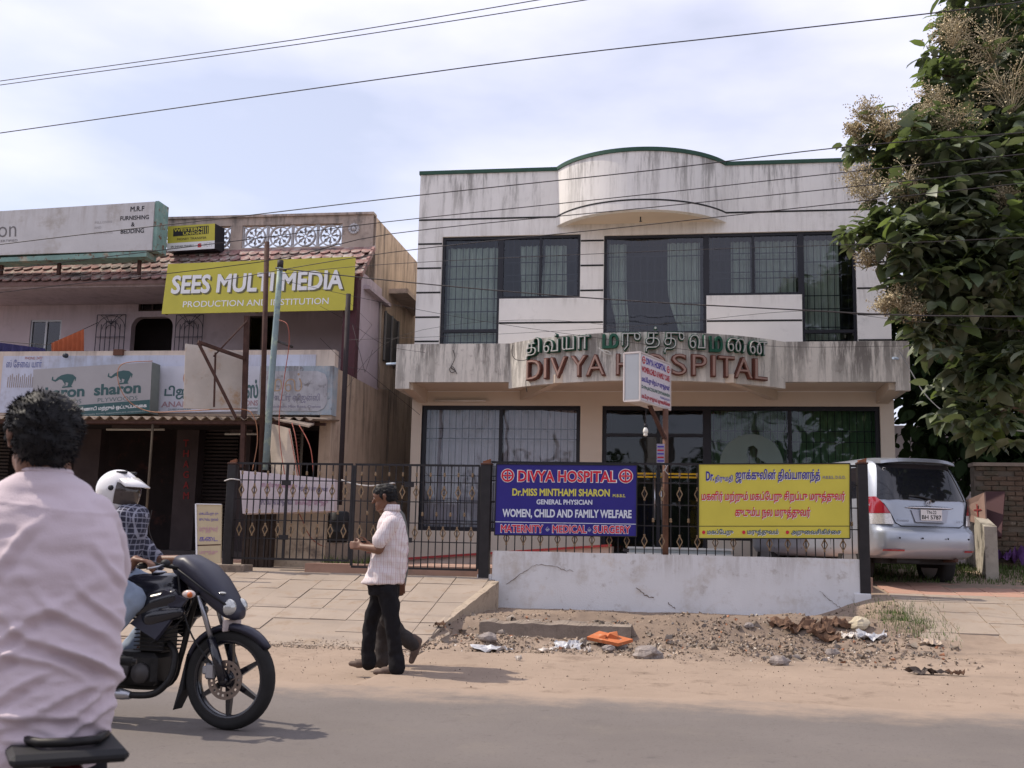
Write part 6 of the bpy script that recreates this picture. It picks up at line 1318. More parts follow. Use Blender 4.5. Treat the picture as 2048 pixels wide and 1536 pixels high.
m_blkc = mat('black_trousers', (.012, .011, .013), .85, var=.25, vs_=14, spec=.15)
def cloth_fn(amp, sc=9, ax=(1, 1, 1), seed=0, fn2=None):
    def f(p, n_):
        w = Vector((p.x * sc * ax[0] + seed, p.y * sc * ax[1], p.z * sc * ax[2])); d = noise.noise(w) + .5 * noise.noise(w * 2.1)
        d = amp * (1 - 2 * abs(d) ** .8) if 0 else amp * d
        if fn2: d += fn2(p)
        return p + n_ * d
    return f
def stripes_mat(name, base, cols, per, axis=0, rough=.9):
    """woven stripes across one world axis"""
    if name in MATS: return MATS[name]
    m = mat(name, base, rough, var=.06, vs_=10); t = m.node_tree; n = t.nodes; l = t.links.new; b = n['Principled BSDF']; src = b.inputs['Base Color'].links[0].from_socket
    geo = n.new('ShaderNodeNewGeometry'); sx = n.new('ShaderNodeSeparateXYZ'); nzn = n.new('ShaderNodeTexNoise'); nzn.inputs['Scale'].default_value = 5; l(geo.outputs['Position'], nzn.inputs['Vector']); l(geo.outputs['Position'], sx.inputs[0])
    for axis_, c_, p_, off, wdt in cols:
        a = n.new('ShaderNodeMath'); a.operation = 'MULTIPLY_ADD'; l(nzn.outputs[0], a.inputs[0]); a.inputs[1].default_value = .03; l(sx.outputs[axis_], a.inputs[2])
        d = n.new('ShaderNodeMath'); d.operation = 'MULTIPLY_ADD'; l(a.outputs[0], d.inputs[0]); d.inputs[1].default_value = 1 / p_; d.inputs[2].default_value = off + 100
        fr = n.new('ShaderNodeMath'); fr.operation = 'FRACT'; l(d.outputs[0], fr.inputs[0]); lt = n.new('ShaderNodeMath'); lt.operation = 'LESS_THAN'; l(fr.outputs[0], lt.inputs[0]); lt.inputs[1].default_value = wdt
        k = n.new('ShaderNodeMix'); k.data_type = 'RGBA'; ml = n.new('ShaderNodeMath'); ml.operation = 'MULTIPLY'; l(lt.outputs[0], ml.inputs[0]); ml.inputs[1].default_value = c_[3]; l(ml.outputs[0], k.inputs[0]); l(src, k.inputs[6]); k.inputs[7].default_value = (*c_[:3], 1); src = k.outputs[2]
    l(src, b.inputs['Base Color']); return m
def hairdo(P_, par, s=1.0, n=900, L_=.02, back=True):
    q = MB(); caps(q, P_(-.035, 0, .042), .088 * s, P_(.012, 0, .052), .080 * s); caps(q, P_(-.045, 0, .0), .078 * s, P_(-.03, 0, .03), .085 * s); caps(q, P_(.03, .02, .075), .04 * s, P_(.055, -.01, .065), .035 * s); caps(q, P_(-.055, 0, -.035), .055 * s, P_(-.04, 0, -.01), .07 * s)
    for b in (1, -1): caps(q, P_(.01, .068 * b, .03), .022 * s, P_(.008, .074 * b, -.005), .01 * s)
    sd = random.random() * 50
    h = fuse(q, 'hair', HAIR, par, .008, 2, lambda p, n_: p + n_ * (.006 * noise.noise(Vector((p.x * 26 + sd, p.y * 26, p.z * 60))) + .004 * noise.noise(Vector((p.x * 70, p.y * 70, p.z * 120)))))
    o = WL[h.name]; vs2 = h.data.vertices; ix = RNG.integers(0, len(vs2), n); q2 = MB()
    up = P_(0, 0, 1) - P_(0, 0, 0); bk = P_(-1, 0, 0) - P_(0, 0, 0)
    for i in ix:
        v = vs2[int(i)]; p = o + v.co; t = (v.normal * .45 + bk * .5 - up * .35 + Vector((random.uniform(-.4, .4), random.uniform(-.4, .4), random.uniform(-.3, .4)))).normalized(); w = t.orthogonal().normalized() * .0022 * s; e = p + t * L_ * s * random.uniform(.5, 1.4)
        q2.face([q2.pt(p - w - v.normal * .003), q2.pt(p + w - v.normal * .003), q2.pt(e)])
    k = q2.build('hair_strands', HAIR, h); k['kind'] = 'stuff'
    return h
def shoe(q, heel, toe, s=1.0):
    h, t = Vector(heel), Vector(toe); d = (t - h); caps(q, h + Vector((0, 0, .03)), .036 * s, h.lerp(t, .55) + Vector((0, 0, .018)), .042 * s); caps(q, h.lerp(t, .5) + Vector((0, 0, .014)), .040 * s, t + Vector((0, 0, .012)), .030 * s, flat_=((0, 0, 1), .8)); caps(q, h + Vector((0, 0, .03)), .036 * s, h + Vector((0, 0, .09)), .038 * s)

# ---- first walking man, striped shirt, facing left
YM = 9.62; PP = lambda x, y, dy=0: P(x, y, YM + dy)
MAN = thing('person', 'man in white striped shirt and black trousers walking left, looking at what he holds', 'person', G(770, 1343, .02))
q = MB(); P_ = head(q, PP(768, 996), (-1, -.12, -.20), 1.0); caps(q, PP(782, 1008), .052, PP(785, 1032), .058)
caps(q, PP(784, 1045), .085, PP(780, 1100), .10, flat_=((0, 1, 0), 1.5)); caps(q, PP(778, 1100), .10, PP(772, 1170), .10, flat_=((0, 1, 0), 1.35))
chain(q, [PP(780, 1050, -.19), PP(757, 1099, -.22), PP(724, 1094, -.16)], [.05, .046, .030]); hand(q, PP(724, 1093, -.155), (-1, .1, .1), (0, .2, 1), (0, 1, 0), .95, .75)
chain(q, [PP(784, 1050, .17), PP(770, 1095, .20), PP(738, 1092, .02)], [.05, .040, .026]); hand(q, PP(738, 1090, -.0), (-1, -.3, .1), (0, 0, 1), (0, -1, 0), .95, .8)
chain(q, [PP(770, 1172, -.08), PP(782, 1250, -.095), PP(793, 1328, -.09)], [.075, .05, .036]); chain(q, [PP(766, 1172, .09), PP(741, 1250, .1), PP(737, 1318, .09)], [.075, .05, .036])
bd = fuse(q, 'body', SKIN, MAN, .0085, 4)
face_bits(P_, MAN); hairdo(P_, MAN, 1.0)
m_shirt = stripes_mat('striped_shirt', (.66, .60, .60), [(0, (.40, .22, .24, .55), .034, 0, .14), (0, (.33, .22, .30, .55), .034, .5, .07), (2, (.5, .33, .34, .35), .05, 0, .1)], 1)
q = MB(); RX = lambda c, rx, ry: [(c + Vector((rx * math.cos(t), ry * math.sin(t), 0))) for t in [2 * math.pi * k / 20 for k in range(20)]]
q.rings([RX(PP(x, y), a, b) for x, y, a, b in ((785, 1012, .058, .062), (785, 1022, .066, .075), (784, 1030, .085, .15), (784, 1045, .115, .205), (783, 1070, .140, .215), (781, 1100, .158, .20), (777, 1130, .165, .195), (772, 1152, .178, .20), (765, 1166, .19, .205))])
chain(q, [PP(783, 1046, -.185), PP(769, 1066, -.215), PP(760, 1080, -.225)], [.068, .070, .072]); chain(q, [PP(785, 1048, .16), PP(775, 1072, .19), PP(768, 1090, .2)], [.065, .07, .072])
def sfn(p, n_):
    a = noise.noise(Vector((p.x * 7 + 3, p.y * 7, p.z * 4.5))); b = noise.noise(Vector((p.x * 16 + p.z * 9, p.y * 14, p.z * 13))); low = sstep(1.35, .95, p.z)
    return p + n_ * (.014 * a + .010 * b * (.6 + low)) 
fuse(q, 'shirt', m_shirt, MAN, .0085, 2, sfn)
q = MB(); q.rings([RX(PP(x, y), a, b) for x, y, a, b in ((786, 1009, .062, .066), (785, 1016, .070, .074), (784, 1022, .078, .084))], True, True); q.build('collar', m_shirt, MAN)
q = MB(); q.rings([RX(PP(767, 1150), .13, .165), RX(PP(767, 1175), .145, .17), RX(PP(768, 1190), .14, .165)])
chain(q, [PP(775, 1180, -.085), PP(783, 1235, -.095), PP(785, 1262, -.10), PP(792, 1310, -.09), PP(794, 1334, -.09)], [.097, .078, .068, .063, .074]); chain(q, [PP(764, 1180, .09), PP(745, 1235, .10), PP(738, 1262, .1), PP(737, 1305, .09), PP(738, 1324, .09)], [.097, .076, .067, .062, .072])
tr = fuse(q, 'trousers', m_blkc, MAN, .0095, 3, cloth_fn(.013, 11, (1, 1, .8), 4))
def sandal(hx, hy, tx, ty, dy, par, m):
    q = MB(); shoe(q, P(hx, hy, YM + dy), P(tx, ty, YM + dy)); return fuse(q, 'shoe', m, par, .008, 2)
m_sh = mat('worn_brown_leather', (.11, .075, .06), .7, var=.3, vs_=20)
sandal(788, 1347, 752, 1347, -.09, MAN, m_sh); sandal(733, 1333, 703, 1330, .09, MAN, m_sh)
ph = thing('mobile_phone', 'small black telephone held by the man in the striped shirt', 'telephone', PP(722, 1088, -.08)); q = MB(); q.bar(PP(714, 1082, -.09), PP(732, 1084, -.06), .05, .014); q.build('case', MATS['black_plastic'], ph)
# ---- second man half hidden behind him
YM2 = 10.05; PQ = lambda x, y, dy=0: P(x, y, YM2 + dy)
MAN2 = thing('person', 'man in dark grey shirt half hidden behind the striped shirt, one heel lifted', 'person', G(790, 1328, .02))
q = MB(); P_ = head(q, PQ(772, 1003), (-1, .3, -.1), .98); caps(q, PQ(786, 1010), .05, PQ(788, 1035), .056); caps(q, PQ(788, 1050), .085, PQ(786, 1105), .095, flat_=((0, 1, 0), 1.4)); caps(q, PQ(784, 1105), .095, PQ(778, 1175), .095, flat_=((0, 1, 0), 1.3))
chain(q, [PQ(797, 1052, -.17), PQ(808, 1112, -.17), PQ(803, 1158, -.16)], [.048, .038, .026]); hand(q, PQ(803, 1158, -.16), (.05, 0, -1), (-1, 0, -.1), (0, 1, 0), .9, .25)
chain(q, [PQ(790, 1052, .17), PQ(775, 1110, .18), PQ(755, 1150, .1)], [.048, .038, .026]); hand(q, PQ(755, 1150, .1), (-.6, 0, -.6), (-.5, 0, .5), (0, -1, 0), .9, .5)
chain(q, [PQ(778, 1172, -.08), PQ(775, 1240, -.09), PQ(812, 1285, -.09)], [.1, .06, .042]); chain(q, [PQ(776, 1172, .09), PQ(768, 1250, .09), PQ(765, 1316, .09)], [.1, .06, .042])
fuse(q, 'body', SKIN, MAN2, .0085, 4); face_bits(P_, MAN2); hairdo(P_, MAN2, .94, 300)
q = MB(); q.rings([RX(PQ(x, y), a, b) for x, y, a, b in ((788, 1018, .06, .065), (789, 1028, .085, .13), (790, 1045, .11, .19), (789, 1075, .13, .195), (787, 1105, .14, .185), (784, 1140, .145, .18), (780, 1172, .15, .18))])
chain(q, [PQ(797, 1052, -.165), PQ(806, 1100, -.175), PQ(806, 1145, -.165)], [.062, .056, .045]); chain(q, [PQ(790, 1052, .165), PQ(776, 1105, .18), PQ(760, 1140, .12)], [.062, .056, .045])
fuse(q, 'shirt', mat('grey_green_shirt', (.14, .14, .13), .9, var=.15, vs_=12), MAN2, .009, 2, cloth_fn(.012, 9, (1, 1, .8), 9))
q = MB(); q.rings([RX(PQ(778, 1160), .13, .16), RX(PQ(778, 1190), .135, .165)]); chain(q, [PQ(778, 1180, -.085), PQ(777, 1238, -.09), PQ(800, 1268, -.09), PQ(826, 1288, -.09)], [.1, .08, .072, .07]); chain(q, [PQ(776, 1180, .09), PQ(768, 1240, .09), PQ(765, 1290, .09), PQ(765, 1322, .09)], [.1, .08, .072, .074])
fuse(q, 'trousers', mat('charcoal_trousers', (.045, .038, .036), .9, var=.2, vs_=12), MAN2, .009, 3, cloth_fn(.012, 10, (1, 1, 1), 2))
q = MB(); a, b = PQ(837, 1282, -.09), PQ(823, 1322, -.09); caps(q, a, .036, a.lerp(b, .55), .042); caps(q, a.lerp(b, .5), .040, b, .028); caps(q, a, .036, a + Vector((-.05, 0, .03)), .036); fuse(q, 'shoe', m_sh, MAN2, .008, 2)
q = MB(); shoe(q, PQ(765, 1331, .09), PQ(738, 1331, .09)); fuse(q, 'shoe', m_sh, MAN2, .008, 2)

# ================================================================ MOTORCYCLES
m_bk = mat('black_gloss', (.010, .010, .016), .22, var=.1, spec=.5, coat=.4); m_bnv = mat('midnight_plastic', (.028, .028, .045), .42, var=.08, spec=.4); m_eng = mat('engine_black', (.02, .018, .018), .5, var=.5, vs_=25, metal=.2); m_stl = mat('brushed_steel', (.42, .42, .45), .35, metal=.9, var=.1)
m_bst = mat('brake_steel', (.22, .17, .14), .45, metal=.6, var=.2, vs_=18)
def motorcycle(M, label, group, fairing=True):
    B = thing('motorcycle', label, 'motorcycle', M @ Vector((-.65, 0, 0)), group); Wh = {}
    for wx, nm in ((0, 'wheel'), (-1.33, 'wheel')):
        q = MB(M); prof = [(.225, -.03), (.262, -.045), (.288, -.038), (.300, -.018), (.302, 0), (.300, .018), (.288, .038), (.262, .045), (.225, .03)]; q.lathe(prof, (wx, 0, .302), 'y', 44, True, False); w = q.build(nm, m_rub, B)
        q = MB(M); q.lathe([(.236, -.034), (.222, -.036), (.214, -.02), (.214, .02), (.222, .036), (.236, .034)], (wx, 0, .302), 'y', 44, True, False); q.lathe([(.02, -.05), (.048, -.045), (.048, .045), (.02, .05)], (wx, 0, .302), 'y', 20)
        for k in range(6):
            a = 2 * math.pi * k / 6 + .53; u = Vector((math.cos(a), 0, math.sin(a))); v = Vector((-math.sin(a), 0, math.cos(a))); o = Vector((wx, 0, .302))
            q.hexa([o + u * .04 - v * .022 + Vector((0, -.018, 0)), o + u * .04 + v * .022 + Vector((0, -.018, 0)), o + u * .222 + v * .011 + Vector((0, -.014, 0)), o + u * .222 - v * .011 + Vector((0, -.014, 0)), o + u * .04 - v * .022 + Vector((0, .018, 0)), o + u * .04 + v * .022 + Vector((0, .018, 0)), o + u * .222 + v * .011 + Vector((0, .014, 0)), o + u * .222 - v * .011 + Vector((0, .014, 0))])
        q.build('rim', m_bk, w)
        if wx == 0:
            q = MB(M); n = 36; y0, y1 = -.066, -.061
            for i in range(n):
                a, c = 2 * math.pi * i / n, 2 * math.pi * (i + 1) / n
                for ra, rb in ((.118, .100), (.085, .070)): q.hexa([(rr * math.cos(k), y, .302 + rr * math.sin(k)) for y in (y0, y1) for rr, k in ((ra, a), (ra, c), (rb, c), (rb, a))])
                if i % 2: q.hexa([(rr * math.cos(k), y, .302 + rr * math.sin(k)) for y in (y0, y1) for rr, k in ((.1, a), (.1, c), (.085, c), (.085, a))])
                if i % 6 == 0: q.bar((.045 * math.cos(a), -.063, .302 + .045 * math.sin(a)), (.072 * math.cos(a + .2), -.063, .302 + .072 * math.sin(a + .2)), .012, .005)
            q.build('brake_disc', m_bst, w)
            q = MB(M); q.bev(-.135, -.065, -.085, -.045, .30, .40, .012); q.bev(-.15, -.12, -.09, -.05, .33, .38, .008); q.build('brake_caliper', m_stl, B)
    for s in (1, -1):
        q = MB(M); q.tube([(0, s * .085, .302), (-.10, s * .085, .545)], [.030, .027], 12); q.lathe([(.001, -.012), (.028, -.012), (.028, .012), (.001, .012)], (0, s * .085, .302), 'y', 12); fk = q.build('fork_leg', m_bk, B); q = MB(M); q.tube([(-.10, s * .085, .545), (-.235, s * .085, .88)], .0165, 10); q.build('fork_tube', m_stl, fk)
    q = MB(M); rs = []                               # front mudguard
    for i in range(17):
        a = R(38 + 122 * i / 16); rr = .325; w_ = .055 * min(1, .45 + i * .14, .5 + (16 - i) * .14); c = Vector((rr * math.cos(a), 0, .302 + rr * math.sin(a))); u = Vector((math.cos(a), 0, math.sin(a)))
        rs.append([c + Vector((0, -w_, 0)) - u * .03, c + Vector((0, -w_ * .8, 0)) + u * .004, c + u * .012, c + Vector((0, w_ * .8, 0)) + u * .004, c + Vector((0, w_, 0)) - u * .03, c + Vector((0, w_ * .7, 0)) - u * .004, c + u * .002, c + Vector((0, -w_ * .7, 0)) - u * .004])
    q.rings(rs, True, True); q.build('mudguard', m_bnv, B)
    q = MB(M); q.hexa([(-.30, -.05, .22), (-.30, .05, .22), (-.36, .05, .10), (-.36, -.05, .10), (-.285, -.05, .44), (-.285, .05, .44), (-.33, .05, .22), (-.33, -.05, .22)]); q.build('mud_flap', m_trim, B)
    if fairing:
        q = MB()
        def fp(x, y, z): return M @ Vector((x, y, z))
        q = MB(M); rs = []
        for x, z0, z1, w_, pk in ((-.43, .98, 1.015, .05, .5), (-.40, .92, 1.045, .10, .5), (-.31, .855, 1.05, .13, .7), (-.20, .78, 1.0, .145, .7), (-.11, .715, .925, .14, .65), (-.04, .67, .845, .12, .6), (.01, .655, .785, .095, .55), (.045, .66, .74, .06, .5), (.06, .685, .715, .026, .5)):
            zc_ = lerp(z0, z1, pk); ring_ = []
            for k in range(24):
                t = 2 * math.pi * k / 24; c, d = math.cos(t), math.sin(t); h_ = (z1 - zc_) if d > 0 else (zc_ - z0); ring_.append((x, w_ * math.copysign(abs(c) ** .72, c), zc_ + h_ * math.copysign(abs(d) ** .85, d)))
            rs.append(ring_)
        q.rings(rs, True, True); q.build('fairing', m_bnv, B)
        for s in (1, -1): q = MB(M); q.tube([(-.40, s * .108, .985), (-.26, s * .150, .92), (-.13, s * .153, .84), (-.0, s * .108, .755)], .006, 6); q.build('fairing_seam', m_trim, B)
        for s in (1, -1): q = MB(M); q.ball((.0, s * .066, .735), .055, 16, 10, (.85, .8, .95)); q.build('headlight', mat('headlight_glass', (.50, .50, .48), .08, metal=.4, var=.1, coat=1), B)
        q = MB(M); q.ball((-.045, -.09, .822), .026, 10, 6, (1.3, .9, .35)); q.build('pilot_lamp', MATS['headlight_glass'], B)
        q = MB(M); q.bev(-.02, -.005, -.10, .10, .59, .66, .004); q.build('number_plate', flat('dusty_plate', (.45, .38, .36)), B)
    else:
        q = MB(M); q.lathe([(.02, -.12), (.07, -.10), (.095, -.02), (.098, .02), (.02, .035)], (-.12, 0, .86), 'x', 20); q.build('headlight', m_bk, B)
    for s in (1, -1):
        q = MB(M); q.tube([(-.19, s * .09, .815), (-.19, s * .20, .815)], .012, 8); q.build('indicator_stalk', m_trim, B); q = MB(M); q.ball((-.185, s * .225, .815), .034, 12, 8, (1.35, .75, .75)); i_ = q.build('indicator', mat('indicator_clear', (.55, .45, .42), .2, var=0, coat=.6), B); q = MB(M); q.ball((-.165, s * .245, .812), .018, 8, 5); q.build('amber_bulb', mat('amber', (.5, .12, .03), .3, var=0), i_)
    q = MB(M); q.tube([(-.46, -.37, .975), (-.40, -.22, .985), (-.33, -.07, .955), (-.33, .07, .955), (-.40, .22, .985), (-.46, .37, .975)], .0115, 8); q.build('handlebar', m_eng, B)
    for s in (1, -1):
        q = MB(M); q.tube([(-.455, s * .355, .976), (-.415, s * .245, .984)], .0185, 10); q.build('grip', m_rub, B); q = MB(M); q.tube([(-.38, s * .22, .985), (-.365, s * .30, .975), (-.385, s * .37, .965)], .007, 6); q.build('lever', m_stl, B)
        q = MB(M); q.ball((-.385, s * .195, .995), .03, 10, 6, (1, 1, .8)); q.build('switch_box', m_trim, B)
    q = MB(M); q.lathe([(.001, -.02), (.045, -.02), (.05, .02), (.001, .025)], (-.27, -.04, .94), 'x', 14); q.lathe([(.001, -.02), (.045, -.02), (.05, .02), (.001, .025)], (-.27, .05, .94), 'x', 14); q.build('instruments', m_trim, B)
    q = MB(); fp = lambda x, y, z: M @ Vector((x, y, z)); caps(q, fp(-.46, 0, .81), .125, fp(-.70, 0, .79), .13); caps(q, fp(-.44, 0, .76), .13, fp(-.80, 0, .73), .085)
    for s in (1, -1): caps(q, fp(-.36, s * .11, .79), .05, fp(-.58, s * .12, .72), .075); caps(q, fp(-.30, s * .13, .70), .035, fp(-.50, s * .12, .66), .07)
    fuse(q, 'fuel_tank', m_bk, B, .012, 5)
    for s in (1, -1):
        q = MB(M); q.hexa([(-.26, s * .10, .78), (-.40, s * .13, .84), (-.62, s * .15, .62), (-.44, s * .14, .52), (-.26, s * .13, .775), (-.40, s * .165, .83), (-.62, s * .18, .62), (-.44, s * .17, .53)]); q.build('tank_shroud', m_bnv, B)
    q = MB(M); q.lathe([(.001, 0), (.045, 0), (.05, .01), (.03, .018), (.001, .018)], (-.56, 0, .925), 'z', 16); q.build('fuel_cap', m_stl, B)
    q = MB(); caps(q, fp(-.80, 0, .79), .09, fp(-1.12, 0, .80), .10, flat_=((0, 0, 1), .5)); caps(q, fp(-1.10, 0, .83), .10, fp(-1.38, 0, .87), .075, flat_=((0, 0, 1), .5)); fuse(q, 'seat', mat('seat_vinyl', (.015, .014, .016), .6, var=.2), B, .014, 5)
    q = MB(); caps(q, fp(-.95, 0, .72), .10, fp(-1.50, 0, .80), .05); fuse(q, 'tail_panel', m_bk, B, .014, 4)
    q = MB(M); q.ball((-1.54, 0, .76), .04, 12, 8, (.6, 1.4, .8)); q.build('tail_light', m_tl if fairing else mat('dark_tail_lens', (.06, .008, .01), .3, var=0), B)
    q = MB(M); q.tube([(-1.22, -.13, .80), (-1.42, -.13, .85), (-1.58, -.08, .86), (-1.60, 0, .86), (-1.58, .08, .86), (-1.42, .13, .85), (-1.22, .13, .80)], .014, 8); q.build('grab_rail', m_eng, B)
    if not fairing: q = MB(M); q.bev(-1.66, -1.18, -.17, .17, .80, .84, .015); q.build('luggage_carrier', m_trim, B)
    q = MB(M); rs = []
    for i in range(13): a = R(20 + 120 * i / 12); c = Vector((-1.33 - .34 * math.cos(a) * -1 * -1, 0, .302 + .34 * math.sin(a))); rs.append([c + Vector((0, -.06, 0)), c + Vector((0, .06, 0)), c + Vector((.0, .05, .012)), c + Vector((0, -.05, .012))])
    q.rings(rs, False, True); q.build('rear_mudguard', m_trim, B)
    # frame, engine, exhaust
    q = MB(M)
    for a in (([(-.24, 0, .90), (-.30, 0, .70), (-.36, 0, .42), (-.45, 0, .24), (-.85, 0, .22)]), ([(-.28, .03, .80), (-.6, .05, .66), (-.95, .08, .66), (-1.45, .09, .78)]), ([(-.85, .07, .22), (-.92, .07, .45), (-.98, .08, .66)])): q.tube(spline(a), .019, 8)
    q.tube([(-.24, 0, .93), (-.19, 0, .80)], .032, 10); q.build('frame', m_eng, B)
    q = MB(M); q.bev(-.80, -.46, -.12, .12, .24, .44, .03); q.bev(-.62, -.44, -.09, .09, .44, .62, .02); eng = q.build('engine', m_eng, B); q = MB(M)
    for k in range(7): q.box(-.635, -.425, -.105, .105, .455 + k * .024, .461 + k * .024)
    q.build('cooling_fins', m_eng, eng); q = MB(M); q.lathe([(.001, -.02), (.085, -.02), (.09, 0), (.09, .02), (.001, .02)], (-.72, -.14, .34), 'y', 20); q.lathe([(.001, -.015), (.06, -.015), (.06, .015), (.001, .015)], (-.55, -.135, .32), 'y', 18); q.build('engine_cover', mat('cover_grey', (.06, .055, .055), .5, metal=.3), eng)
    q = MB(M); q.tube(spline([(-.44, -.03, .50), (-.37, -.05, .44), (-.37, -.08, .30), (-.46, -.11, .20), (-.62, -.14, .185)]), .021, 10); ex = q.build('exhaust_pipe', m_eng, B); q = MB(M); q.tube([(-.60, -.145, .185), (-.66, -.15, .19), (-.98, -.17, .21)], [.024, .034, .034], 12); q.tube([(-.98, -.17, .21), (-1.4, -.19, .30), (-1.46, -.19, .32)], [.04, .045, .03], 12); q.build('silencer', m_stl, ex)
    for s in (1, -1):
        q = MB(M); q.tube([(-1.33, s * .09, .302), (-.90, s * .10, .34)], .02, 8); q.tube([(-1.28, s * .11, .34), (-1.18, s * .11, .66)], .022, 10); q.build('swing_arm', m_eng, B); q = MB(M); q.tube([(-.78, s * .12, .27), (-.78, s * .26, .26)], .014, 8); q.build('foot_peg', m_rub, B)
    q = MB(M); q.tube(spline([(-.36, -.10, .98), (-.30, -.12, .75), (-.22, -.1, .55), (-.09, -.085, .40)]), .006, 5); q.tube(spline([(-.36, -.05, .97), (-.22, -.06, .90), (-.30, -.10, .66), (-.5, -.12, .5)]), .006, 5); q.build('cables', m_trim, B)
    return B
MB1 = Matrix.Translation((-2.72, 6.47, .006)) @ Matrix.Rotation(R(-8), 4, 'Z')
motorcycle(MB1, 'black motorcycle with pointed fairing ridden to the right by the helmeted man', None)
# ---- helmeted rider
RD = thing('person', 'motorcycle rider in white helmet, dark checked shirt and pale blue jeans', 'person', MB1 @ Vector((-.9, 0, .82)))
bl_ = lambda x, y, z: MB1 @ Vector((x, y, z))
fw = (MB1.to_3x3() @ Vector((1, 0, -.18))); q = MB(); hc = P(238, 990, 6.62); P_ = head(q, hc, fw, 1.0); caps(q, hc + Vector((-.05, 0, -.10)), .055, bl_(-.80, 0, 1.28), .06)
sh_l, sh_r = P(252, 1052, 6.80), P(205, 1062, 6.45); el_l, el_r = P(312, 1122, 6.95), P(236, 1155, 6.22); ha_r, ha_l = bl_(-.455, -.31, .99), bl_(-.455, .31, .99)
ha_l = bl_(-.43, .30, .985); ha_r = bl_(-.43, -.31, .985)
caps(q, bl_(-.84, 0, 1.24), .10, bl_(-.93, 0, .95), .12, flat_=(MB1.to_3x3() @ Vector((0, 1, 0)), 1.5))
wl, wr = ha_l + Vector((-.075, .01, .03)), ha_r + Vector((-.075, -.01, .03))
chain(q, [sh_l, el_l, wl], [.05, .04, .028]); chain(q, [sh_r, el_r, wr], [.05, .04, .028])
hd = MB1.to_3x3() @ Vector((1, 0, -.1))
hand(q, wl, hd, MB1.to_3x3() @ Vector((0, -1, -.1)), (0, 0, -1), 1.0, .95); hand(q, wr, hd, MB1.to_3x3() @ Vector((0, 1, -.1)), (0, 0, -1), 1.0, .95)
for s in (1, -1): chain(q, [bl_(-.95, s * .10, .86), bl_(-.58, s * .21, .77), bl_(-.90, s * .20, .36), bl_(-.80, s * .2, .30)], [.08, .055, .04, .035])
fuse(q, 'body', SKIN, RD, .009, 4); face_bits(P_, RD)
m_chk = stripes_mat('checked_shirt', (.035, .035, .055), [(0, (.32, .32, .38, .8), .035, 0, .22), (2, (.30, .30, .36, .7), .035, 0, .22), (1, (.28, .28, .35, .5), .045, 0, .2)], 1)
q = MB(); yv = MB1.to_3x3() @ Vector((0, 1, 0)); caps(q, bl_(-.80, 0, 1.27), .10, bl_(-.87, 0, 1.10), .135, flat_=(yv, 1.45)); caps(q, bl_(-.87, 0, 1.10), .135, bl_(-.95, 0, .90), .14, flat_=(yv, 1.25)); chain(q, [sh_l, el_l.lerp(sh_l, .4), el_l.lerp(sh_l, -.05)], [.07, .062, .056]); chain(q, [sh_r, el_r.lerp(sh_r, .4), el_r], [.07, .062, .056]); caps(q, sh_l, .07, sh_r, .07); caps(q, hc + Vector((-.05, 0, -.17)), .062, bl_(-.80, 0, 1.25), .085)
fuse(q, 'shirt', m_chk, RD, .010, 2, cloth_fn(.012, 12, (1, 1, 1), 5))
q = MB()
for s in (1, -1): chain(q, [bl_(-.95, s * .10, .88), bl_(-.58, s * .21, .77), bl_(-.92, s * .20, .38)], [.105, .075, .06])
caps(q, bl_(-.98, 0, .90), .125, bl_(-.92, 0, .88), .125, flat_=(yv, 1.2)); fuse(q, 'jeans', mat('pale_denim', (.30, .36, .46), .9, var=.2, vs_=7), RD, .011, 3, cloth_fn(.010, 11, (1, 1, 1), 1))
for s in (1, -1): q = MB(); shoe(q, bl_(-.90, s * .2, .24), bl_(-.70, s * .2, .25)); fuse(q, 'shoe', m_trim, RD, .010, 2)
m_hel = mat('white_helmet', (.72, .70, .70), .2, var=.05, coat=.8, spec=.5)
hf = Vector(fw).normalized(); hl = Vector((0, 0, 1)).cross(hf).normalized(); hu = hf.cross(hl); HP = lambda a, b, d: hc + hf * a + hl * b + hu * d
q = MB(); n1, n2 = 40, 24; ids = {}; 
def hsurf(th, ph, r=1.0):                             # th around, ph from the pole
    x, y, z = math.sin(ph) * math.cos(th), math.sin(ph) * math.sin(th), math.cos(ph); low = max(0, -z)
    return HP(-.012 + x * (.150 - .02 * low + .03 * low * (x > 0) * x) * r, y * (.128 - .018 * low) * r, .025 + z * (.140 if z > 0 else .185) * r)
for j in range(n2):
    for i in range(n1):
        t0, t1, p0, p1 = [2 * math.pi * i / n1, 2 * math.pi * (i + 1) / n1, math.pi * .84 * j / n2, math.pi * .84 * (j + 1) / n2]; tm, pm = (t0 + t1) / 2, (p0 + p1) / 2; tw_ = (tm + math.pi) % (2 * math.pi) - math.pi
        if abs(tw_) < R(62) and R(66) < pm < R(112) + R(4) * math.cos(tw_): continue
        ids_ = []
        for t, p in ((t0, p0), (t0, p1), (t1, p1), (t1, p0)):
            k = (round(t % (2 * math.pi), 5), round(p, 5)) if j or p > 0 else ('pole', 0)
            if k not in ids: ids[k] = q.pt(hsurf(t, p))
            ids_.append(ids[k])
        ids_ = list(dict.fromkeys(ids_)); q.face(ids_, True)
he = q.build('helmet', m_hel, RD)
he.modifiers.new('thickness', 'SOLIDIFY').thickness = .012
q = MB(); ids = [[q.pt(hsurf(R(-66) + R(132) * i / 16, R(64) + R(50) * j / 8, 1.015)) for i in range(17)] for j in range(9)]
for a, c in zip(ids, ids[1:]):
    for i in range(16): q.face([a[i], a[i + 1], c[i + 1], c[i]], True)
q.build('visor', mat('smoked_visor', (.07, .055, .05), .12, var=.2, coat=.5), he)
q = MB(); rs = []
